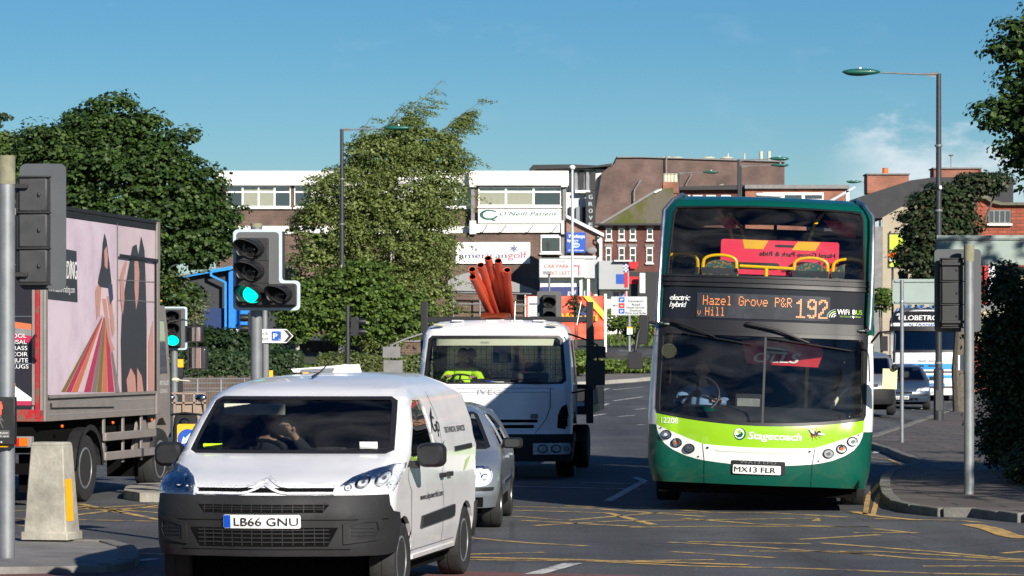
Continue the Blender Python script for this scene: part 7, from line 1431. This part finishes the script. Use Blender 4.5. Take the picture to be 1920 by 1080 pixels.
# orange car wash banner
A2 = Bld('banner', 'orange Wash banner with a yellow diagonal stripe and a blue disc, behind the unlit signal', 1060, 134, 'banner', depth=.05)
A2.T['category'] = 'banner'
b = MB(); nx, nz = 26, 14; x0, x1, z0, z1 = A2.x(985), A2.x(1133), A2.z(636), A2.z(555); vs = []
for j in range(nz+1):
    for i in range(nx+1):
        u, v = i/nx, j/nz; vs.append((x0+(x1-x0)*u, .06*math.sin(u*17+v*5)*(.3+abs(v-.5))+.03*math.sin(v*23-u*9), z0+(z1-z0)*v))
b.add(vs, [(j*(nx+1)+i, j*(nx+1)+i+1, (j+1)*(nx+1)+i+1, (j+1)*(nx+1)+i) for j in range(nz) for i in range(nx)]); b.build('fabric', mat('orange_fabric', P3(rgb(242, 88, 62)), .6, var=.06, vs_=.8), A2.T)
b = MB(); b.prism([(A2.x(1093), A2.z(555)), (A2.x(1106), A2.z(555)), (A2.x(1133), A2.z(585)), (A2.x(1133), A2.z(600))], 'y', -.10, -.095); b.build('yellow_stripe', mat('stripe_yellow', P3(rgb(250, 205, 70)), .6), A2.T)
b = MB(); b.prism(ell(A2.x(1090), A2.z(586), A2.x(1103)-A2.x(1090), .30, 20), 'y', -.105, -.10); b.build('blue_disc', navy, A2.T)
A2.text('W', 1052, 1078, 602, 586, 'yellow', -.11, bold=.04, shear=.1); A2.text('a', 1079, 1093, 602, 586, 'yellow', -.11, bold=.04, shear=.1); A2.text('sh', 1095, 1120, 602, 584, 'yellow', -.11, bold=.05, shear=.1); A2.text('HAND CAR WASH', 990, 1048, 572, 565, 'white', -.11, bold=.02)
b = MB(); b.box(A2.x(1133), A2.x(1137.5), -.04, .04, 0, A2.z(551)); b.box(A2.x(984), A2.x(986), -.04, .04, 0, A2.z(553)); b.build('pole', M['white'], A2.T); b = MB(); b.box(A2.x(985), A2.x(1133), .02, .1, A2.z(648), A2.z(638)); b.build('bottom_beam', M['ink'], A2.T)
NB = Bld('notice_board', 'white price board beside the orange banner, behind the pipes', 999, 130, 'sign', depth=.05); NB.box('board', 'white', 990, 1010, 556, 612, -.02, .02); b = MB(); 
for i in range(9): b.box(NB.x(993), NB.x(1007), -.03, -.02, NB.z(576+i*3.5), NB.z(575+i*3.5))
b.box(NB.x(992), NB.x(1008), -.03, -.02, NB.z(572), NB.z(568)); b.build('price_lines', M['greyink'], NB.T); NB.box('leg', 'galv', 992, 994, 612, None, 0, .05); NB.box('leg', 'galv', 1006, 1008, 612, None, 0, .05)
# ------------------------------------------------------------------ trees and plants
def leafmat(name, c1, c2, c3, tr=.25, rough=.55):
    m = bpy.data.materials.new(name); m.use_nodes = True; t = m.node_tree; t.nodes.clear(); o = t.nodes.new('ShaderNodeOutputMaterial')
    g = t.nodes.new('ShaderNodeNewGeometry'); r = t.nodes.new('ShaderNodeValToRGB'); e = r.color_ramp.elements
    e[0].color = c1+(1,); e[1].color = c3+(1,); n = e.new(.55); n.color = c2+(1,); t.links.new(g.outputs['Random Per Island'], r.inputs[0])
    b = t.nodes.new('ShaderNodeBsdfPrincipled'); b.inputs['Roughness'].default_value = rough; b.inputs['Specular IOR Level'].default_value = .35; t.links.new(r.outputs[0], b.inputs['Base Color'])
    l = t.nodes.new('ShaderNodeBsdfTranslucent'); h = t.nodes.new('ShaderNodeHueSaturation'); h.inputs['Value'].default_value = 1.5; h.inputs['Hue'].default_value = .48; t.links.new(r.outputs[0], h.inputs['Color']); t.links.new(h.outputs[0], l.inputs[0])
    x = t.nodes.new('ShaderNodeMixShader'); x.inputs[0].default_value = tr; t.links.new(b.outputs[0], x.inputs[1]); t.links.new(l.outputs[0], x.inputs[2]); t.links.new(x.outputs[0], o.inputs[0]); return m
LF = dict(
 maple=leafmat('sycamore_leaf', (.014, .035, .008), (.034, .072, .014), (.085, .14, .028)),
 pale=leafmat('lime_leaf', (.05, .09, .02), (.09, .15, .035), (.15, .21, .06)),
 birch=leafmat('birch_leaf', (.075, .11, .026), (.15, .20, .05), (.28, .33, .12), .32),
 small=leafmat('alder_leaf', (.035, .07, .014), (.08, .145, .025), (.15, .22, .04), .3),
 hedge=leafmat('hedge_leaf', (.05, .075, .018), (.085, .115, .028), (.13, .15, .05), .2),
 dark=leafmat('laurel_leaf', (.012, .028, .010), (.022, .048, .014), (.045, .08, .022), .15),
 willow=leafmat('willow_leaf', (.09, .12, .05), (.16, .19, .09), (.25, .27, .15), .3),
 copper=leafmat('bronze_leaf', (.012, .028, .010), (.026, .05, .016), (.07, .06, .03), .2),
 weed=leafmat('weed_leaf', (.05, .10, .015), (.11, .18, .03), (.22, .28, .06), .3))
bark = mat('bark', (.10, .085, .065), .9, var=.35, vs_=6, bump=.6, bs=20); birchbark = mat('birch_bark', (.38, .36, .32), .85, var=.3, vs_=5)
def leafmesh(name, pos, nrm, size, mt, parent=None, origin=(0, 0, 0), along=None, asp=1.0, kind=None):
    n = len(pos); r = RNG; nrm = nrm/np.maximum(1e-6, np.linalg.norm(nrm, axis=1))[:, None]
    t = r.normal(size=(n, 3)) if along is None else along+r.normal(size=(n, 3))*.25
    t -= (t*nrm).sum(1)[:, None]*nrm; t /= np.maximum(1e-6, np.linalg.norm(t, axis=1))[:, None]; b = np.cross(nrm, t)
    s = (size*r.uniform(.6, 1.35, n))[:, None]; w = s*asp
    p = pos-np.array(origin)
    V = np.stack([p-t*s*.5, p+b*w*.36-nrm*s*.06, p+t*s*.5, p-b*w*.36-nrm*s*.06], 1).reshape(-1, 3); V[:, 2] *= K
    me = bpy.data.meshes.new(name); me.vertices.add(4*n); me.vertices.foreach_set('co', V.ravel().astype(np.float32)); me.loops.add(4*n); me.loops.foreach_set('vertex_index', np.arange(4*n, dtype=np.int32))
    me.polygons.add(n); me.polygons.foreach_set('loop_start', np.arange(0, 4*n, 4, dtype=np.int32)); me.polygons.foreach_set('loop_total', np.full(n, 4, dtype=np.int32)); me.update(); me.validate()
    me.materials.append(mt); ob = bpy.data.objects.new(name, me); C.objects.link(ob); ob.parent = parent
    if kind: ob['kind'] = kind
    return ob
def cloud(blobs, n, rc, per, up=.35, hollow=.55):
    """clump centres inside ellipsoids, then leaves over each clump; blobs: centre, radii"""
    vol = np.array([r[0]*r[1]*r[2] for c, r in blobs])**.75; vol /= vol.sum(); nc = max(1, n//per); out = []; nr = []
    for k in RNG.choice(len(blobs), nc, p=vol):
        c, r = np.array(blobs[k][0]), np.array(blobs[k][1]); d = RNG.normal(size=3); d /= np.linalg.norm(d); rad = RNG.uniform(hollow**3, 1)**(1/3)
        cc = c+d*r*rad; R = rc*RNG.uniform(.55, 1.35); e = RNG.normal(size=(per, 3)); e /= np.linalg.norm(e, axis=1)[:, None]; e[:, 2] = np.where(e[:, 2] < -.3, -e[:, 2], e[:, 2])
        rr = RNG.uniform(.45, 1.1, per)[:, None]**.6; sq = np.array([1.15, 1.15, .72]); out.append(cc+e*rr*R*sq); nr.append(e+np.array([0, 0, up])+d*.35+RNG.normal(size=(per, 3))*.45)
    return np.concatenate(out), np.concatenate(nr)
def pxblob(px, py, rx, ry, Y, dy=None, yo=0):
    c = P(px, py, Y+yo); return ((c.x, Y+yo, c.z), (rx*Y/F, dy if dy else rx*Y/F*.9, ry*Y/(F*K)))
def limbs(mb_, base, top, blobs, r0, rng, n=9):
    base, top = Vector(base), Vector(top); pts = [base.lerp(top, i/5)+Vector((rng.uniform(-.1, .1), 0, 0))*(i > 0) for i in range(6)]; mb_.tube(pts, [r0*(1-.13*i) for i in range(6)], 10)
    for i in range(n):
        c, r = blobs[rng.randrange(len(blobs))]; e = Vector(c)+Vector((rng.uniform(-.5, .5)*r[0], rng.uniform(-.5, .5)*r[1], rng.uniform(-.3, .6)*r[2])); s = base.lerp(top, rng.uniform(.4, .95)); m = s.lerp(e, .5)+Vector((0, 0, .25)); rr = r0*.38
        mb_.tube([s, s.lerp(m, .6), m, m.lerp(e, .6), e], [rr, rr*.8, rr*.6, rr*.4, rr*.15], 7)
def tree(name, label, px, Y, blobs, n, rc, leaf, mt, r0=.2, per=26, bk=bark, grp=None, trunk_top=None, z0=None, bx=None, up=.35, hollow=.5, asp=1.0):
    X = bx if bx is not None else (px-960)*Y/F; g = terr(X, Y) if z0 is None else z0; T = thing(name, label, 'tree', (X, Y, g), 0, grp); o = (X, Y, g); rg = random.Random(int(X*100+Y))
    zt_ = trunk_top if trunk_top else max(c[2]+r[2]*.4 for c, r in blobs); q = MB(); limbs(q, (X, Y, g-.1), (X, Y, zt_), blobs, r0, rg); q.build('trunk', bk, T, origin=o)
    p, nr = cloud(blobs, n, rc, per, up, hollow); leafmesh('crown', p, nr, leaf, LF[mt], T, o, asp=asp); return T, o
Y = 104
bl = [pxblob(*b_, Y) for b_ in ((205, 235, 48, 62), (165, 265, 60, 55), (110, 280, 62, 45), (240, 275, 70, 50), (300, 300, 55, 45), (90, 340, 90, 80), (210, 350, 130, 90), (330, 360, 75, 65), (370, 400, 65, 60), (300, 440, 110, 75), (400, 430, 45, 40), (60, 440, 90, 90), (180, 470, 140, 80), (390, 470, 55, 40), (200, 570, 170, 70), (205, 180, 16, 16), (160, 222, 20, 18), (285, 232, 22, 16), (350, 262, 22, 20), (402, 335, 18, 20), (62, 250, 22, 16), (438, 400, 18, 16))]
tree('broadleaf_tree', 'big dark green broadleaf tree rising behind the box truck', 200, Y, bl, 110000, .42, .155, 'maple', .35, 50, trunk_top=8)
bl = [pxblob(*b_, 108) for b_ in ((20, 300, 45, 45), (-30, 320, 60, 60), (5, 270, 20, 22), (-40, 420, 70, 80))]
tree('broadleaf_tree', 'paler green tree at the far left edge above the signal back', 0, 108, bl, 15000, .35, .15, 'pale', .2, 40)
bl = [pxblob(*b_, 112) for b_ in ((5, 222, 16, 9), (-30, 235, 30, 15), (10, 214, 10, 6), (-60, 260, 50, 30))]
tree('pine_tree', 'dark conifer tip poking in at the far left edge', -60, 112, bl, 1500, .2, .15, 'dark', .12, 18)
# birch blown to the right
def strands(anchors, L_, n, wind, droop, step=.11, jit=.05):
    P_, N_, A_2 = [], [], []
    for a, l in zip(anchors, L_):
        p = np.array(a, float); d = np.array([wind*RNG.uniform(.5, 1.3), RNG.uniform(-.4, .4), RNG.uniform(.0, .5)]); m = int(l/step)
        for i in range(m):
            d = d+np.array([.03*wind, 0, -droop]); d /= np.linalg.norm(d); p = p+d*step
            for _ in range(n): P_.append(p+RNG.normal(size=3)*jit); N_.append(RNG.normal(size=3)+np.array([0, -.4, .5])); A_2.append(d+np.array([0, 0, -.3]))
    return np.array(P_), np.array(N_), np.array(A_2)
Y = 127; bl = [pxblob(*b_, Y) for b_ in ((760, 270, 65, 40), (700, 300, 60, 45), (800, 290, 60, 40), (650, 370, 90, 60), (760, 370, 110, 75), (620, 440, 80, 65), (730, 460, 120, 80), (800, 430, 48, 95), (600, 520, 70, 60), (785, 540, 52, 80), (700, 560, 110, 70), (690, 270, 25, 25), (850, 310, 25, 30), (825, 590, 30, 55), (690, 620, 60, 40))]
T, o = tree('birch_tree', 'tall feathery birch with wind-blown top behind the lamp post', 735, Y, bl, 80000, .36, .125, 'birch', .24, 50, birchbark, hollow=.45)
anc = []; Ls = []
vol = np.array([r[0]*r[2] for c, r in bl]); vol /= vol.sum()
for k in RNG.choice(len(bl), 620, p=vol):
    c, r = bl[k]; d = RNG.normal(size=3); d /= np.linalg.norm(d); d[1] = -abs(d[1]); anc.append(np.array(c)+d*np.array(r)*.95); Ls.append(RNG.uniform(.7, 1.6))
p1, n1, a1 = strands(anc, Ls, 5, .16, .18); leafmesh('hanging_foliage', p1, n1, .10, LF['birch'], T, o, along=a1, asp=.8)
def sprig(px0, py0, px1, py1, n, spread=.5, drop=.6, Y=127, T=T, o=o):
    for k in range(4): t = random.uniform(.45, 1) if k else 1; sprig1(px0+random.uniform(-14, 14), py0+random.uniform(-8, 8), px0+(px1-px0)*t+random.uniform(-16, 16)*(k > 0), py0+(py1-py0)*t+random.uniform(0, 26)*(k > 0), max(10, n//5), spread, drop, Y, T, o)
def sprig1(px0, py0, px1, py1, n, spread, drop, Y, T, o):
    a, b_ = P(px0, py0, Y), P(px1, py1, Y); pts = [a.lerp(b_, i/9)+Vector((0, 0, .35*math.sin(math.pi*i/9))) for i in range(10)]; q = MB(); q.tube([v-Vector(o) for v in pts], [.03*(1-i/10.5) for i in range(10)], 6); ob = q.build('branch', bark, T)
    an, ls = [], []
    for _ in range(n): t = RNG.uniform(.15, 1); v = pts[int(t*9)]; an.append(np.array(v)+RNG.normal(size=3)*.06); ls.append(RNG.uniform(.25, spread+.5)*(1.15-.5*t))
    p, nn, al = strands(an, ls, 4, 1.0, drop*.16, .085, .035); leafmesh('plume', p, nn, .085, LF['birch'], T, o, along=al, asp=.75)
sprig(715, 300, 832, 148, 120, .5); sprig(700, 290, 770, 190, 110, .5); sprig(735, 260, 790, 185, 70); sprig(770, 320, 915, 182, 130, .5); sprig(800, 300, 870, 215, 110, .5); sprig(820, 330, 890, 300, 50, .4); sprig(640, 330, 700, 215, 60, .4); sprig(850, 250, 880, 215, 80, .4); sprig(600, 370, 640, 310, 40, .4); sprig(555, 430, 575, 380, 40, .4)
# small trees in front
for (px, py_, lab, bs_, n_, mt_) in ((562, 0, 'small bushy tree with a pale thin trunk left of the other small trees', ((575, 595, 55, 34), (545, 570, 38, 32), (600, 560, 45, 40), (560, 620, 40, 25)), 9000, 'small'),
    (641, 0, 'small bushy tree with a bright green top beneath the birch', ((640, 545, 55, 45), (690, 530, 45, 40), (660, 590, 60, 40), (650, 625, 45, 25), (675, 505, 25, 20)), 11000, 'small'),
    (735, 0, 'small bushy tree on the right of the group, in front of the low brick wall', ((720, 580, 50, 45), (760, 590, 50, 45), (730, 620, 60, 28), (700, 560, 35, 35)), 9000, 'small')):
    Yt = 114; tree('small_tree', lab, px, Yt, [pxblob(*b_, Yt) for b_ in bs_], n_, .26, .14, mt_, .09, 22, birchbark, 'small trees on the verge', hollow=.4)
# hedges: clipped, many small leaves over a box
def hedge(name, label, x0, x1, y0, y1, z0, z1, n, leaf, mt, cat='hedge', rnd=.25, group=None, wob=.12):
    T = thing(name, label, cat, ((x0+x1)/2, (y0+y1)/2, z0), 0, group); o = ((x0+x1)/2, (y0+y1)/2, z0)
    q = MB(); q.box(x0+.15, x1-.15, y0+.15, y1-.15, z0, z1-.15); q.build('inner_twigs', mat('twig_mass', (.02, .022, .012), .95), T, origin=o, bev=.1)
    a = RNG.uniform(size=(n, 3)); W, D_, H = x1-x0, y1-y0, z1-z0; f = RNG.choice(3, n, p=np.array([W*H, W*D_, 2*D_*H])/(W*H+W*D_+2*D_*H)); p = a*np.array([W, D_, H])+np.array([x0, y0, z0]); nr = RNG.normal(size=(n, 3))*.5
    w_ = wob*np.sin(p[:, 0]*2.1)*np.cos(p[:, 0]*.9+p[:, 2]*2)+RNG.normal(size=n)*.05
    p[f == 0, 1] = y0+w_[f == 0]; nr[f == 0, 1] -= 1; p[f == 1, 2] = z1+w_[f == 1]; nr[f == 1, 2] += 1; s = f == 2; sd_ = RNG.random(n) < .5; p[s & sd_, 0] = x0; p[s & ~sd_, 0] = x1
    leafmesh('foliage', p, nr+np.array([0, -.3, .4]), leaf, LF[mt], T, o); return T
zt_ = P(700, 668, 106); g = terr(-4, 106)
hedge('clipped_hedge', 'clipped sunlit hedge behind the flatbed truck mirror', (596-960)*106/F, (900-960)*106/F, 106, 107.5, g, zt_.z, 9000, .10, 'hedge')
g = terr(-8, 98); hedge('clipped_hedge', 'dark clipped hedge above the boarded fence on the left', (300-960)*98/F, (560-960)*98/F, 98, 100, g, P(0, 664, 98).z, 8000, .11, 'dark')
bl = [pxblob(*b_, 103) for b_ in ((385, 645, 45, 28), (430, 650, 50, 30), (480, 660, 50, 28), (340, 655, 45, 25))]
def bush(name, label, bl_, n, rc, leaf, mt, grp=None, per=20, cat='shrub', asp=1.0):
    c0 = bl_[0][0]; g = terr(c0[0], c0[1]); o = (c0[0], c0[1], g); T = thing(name, label, cat, o, 0, grp); p, nr = cloud(bl_, n, rc, per, .5, .3); p[:, 2] = np.maximum(p[:, 2], g); leafmesh('foliage', p, nr, leaf, LF[mt], T, o, asp=asp); q = MB()
    for i in range(5): q.tube([(c0[0], c0[1], g), (c0[0]+random.uniform(-.5, .5)*bl_[0][1][0], c0[1], c0[2])], [.03, .01], 6)
    q.build('stems', bark, T, origin=o); return T
bush('laurel_bush', 'dark laurel bush below the blue shed', bl, 12000, .3, .14, 'dark')
bush('willow_shrub', 'pale grey-green willow shrub right of the box truck top', [pxblob(*b_, 119) for b_ in ((345, 560, 32, 35), (320, 540, 28, 30), (370, 585, 22, 28), (350, 600, 30, 25))], 5000, .28, .15, 'willow', asp=.45)
# shrubs round the car park sign
for i, (px, py, rx, ry, Y, m_, lab) in enumerate(((1160, 600, 35, 22, 140, 'weed', 'leafy green shrub between the orange banner and the car park sign'), (1110, 615, 24, 26, 142, 'small', 'dark leafy shrub behind the right edge of the orange banner'), (1200, 622, 30, 16, 141, 'weed', 'low weedy shrub under the car park sign'),
    (1135, 686, 28, 9, 113, 'weed', 'sunlit weeds at the roadside left of the sign pole'), (1200, 684, 26, 9, 114, 'hedge', 'brownish weeds at the roadside right of the sign pole'), (1085, 680, 25, 22, 110, 'weed', 'green shrub seen through the flatbed side mesh'), (1080, 575, 14, 20, 131, 'copper', 'thin twiggy shrub in front of the orange banner'))):
    bush('verge_shrub', lab, [pxblob(px, py, rx, ry, Y, 1.2)], 2600 if i != 6 else 500, .2, .12, m_, 'shrubs on the verge', 16)
gr = []
for _ in range(9000):
    x, y = RNG.uniform(-8, 9), RNG.uniform(112.5, 117)
    gr.append((x, y, terr(x, y)+.18))
gr += [(RNG.uniform(-5, 10), y, 0) for y in RNG.uniform(137, 160, 7000)]; gr = np.array([(x, y, terr(x, y)+.2+RNG.uniform(0, .12)) for x, y, _ in gr])
ob = leafmesh('grass', gr, RNG.normal(size=gr.shape)*[1, 1, .2], .24, LF['weed'], along=np.array([[0, 0, 1.0]]*len(gr)), asp=.35); ob['kind'] = 'stuff'; ob['label'] = 'rough green grass and weeds on the verges'; ob['category'] = 'grass'
# right side
Y = 98; bl = [pxblob(*b_, Y) for b_ in ((1770, 385, 55, 35), (1735, 430, 42, 45), (1785, 430, 42, 48), (1745, 490, 50, 40), (1710, 480, 25, 25), (1835, 350, 45, 18), (1868, 342, 22, 14), (1775, 500, 50, 40), (1790, 540, 45, 40))]
tree('copper_tree', 'bronze-tinged dark tree behind the tall right lamp post', 1790, Y, bl, 42000, .32, .13, 'copper', .2, 40, bx=(1800-960)*98/F)
Y = 46; bl = [pxblob(*b_, Y) for b_ in ((1925, 80, 55, 45), (1895, 95, 30, 25), (1960, 160, 70, 50), (1880, 225, 42, 32), (1920, 240, 60, 50), (1915, 295, 35, 28), (1950, 345, 35, 30), (1980, 260, 80, 80), (2030, 60, 90, 90), (2060, 200, 140, 160), (2030, 380, 50, 40))]
tree('roadside_tree', 'dark near tree overhanging the right edge of the street', 2080, Y, bl, 42000, .26, .085, 'maple', .2, 34)
bl = [pxblob(*b_, 50) for b_ in ((1900, 640, 60, 50), (1960, 610, 80, 70), (1880, 700, 50, 60), (1950, 720, 90, 90), (1895, 790, 62, 60), (1960, 830, 90, 80), (1880, 555, 35, 30), (1900, 840, 50, 40), (1870, 620, 30, 30), (1890, 520, 28, 25))]
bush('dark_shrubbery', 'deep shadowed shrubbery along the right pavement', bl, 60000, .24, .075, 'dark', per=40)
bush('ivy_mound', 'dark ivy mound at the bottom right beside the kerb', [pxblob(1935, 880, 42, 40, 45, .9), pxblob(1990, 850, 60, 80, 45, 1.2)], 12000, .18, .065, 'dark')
bush('street_shrub', 'small green shrub just right of the bus, beside the grey sign back', [pxblob(1655, 562, 16, 24, 130, .8)], 1200, .2, .14, 'small')
# trees standing outside the picture on the right: they shade the pavement
for i, (x, y, nl, lab) in enumerate(((10.9, 41, 14000, 'street tree just beyond the right edge shading the ivy'), (12.6, 37, 14000, 'street tree beyond the right edge shading the shrubbery'), (13.2, 30.5, 2600, 'street tree beyond the right edge shading the pavement'), (16.5, 43, 9000, 'street tree well beyond the right edge'))):
    bl = [((x+dx, y+dy, z), (2.2, 2.2, 1.7)) for dx, dy, z in ((0, 0, 6.5), (1.5, 1, 5.2), (-1.2, .6, 5.0), (.5, -1.4, 4.6), (.3, .3, 8))]
    tree('street_tree', lab, 0, y, bl, nl, .5, .24, 'maple', .2, 18, bx=x, z0=0)
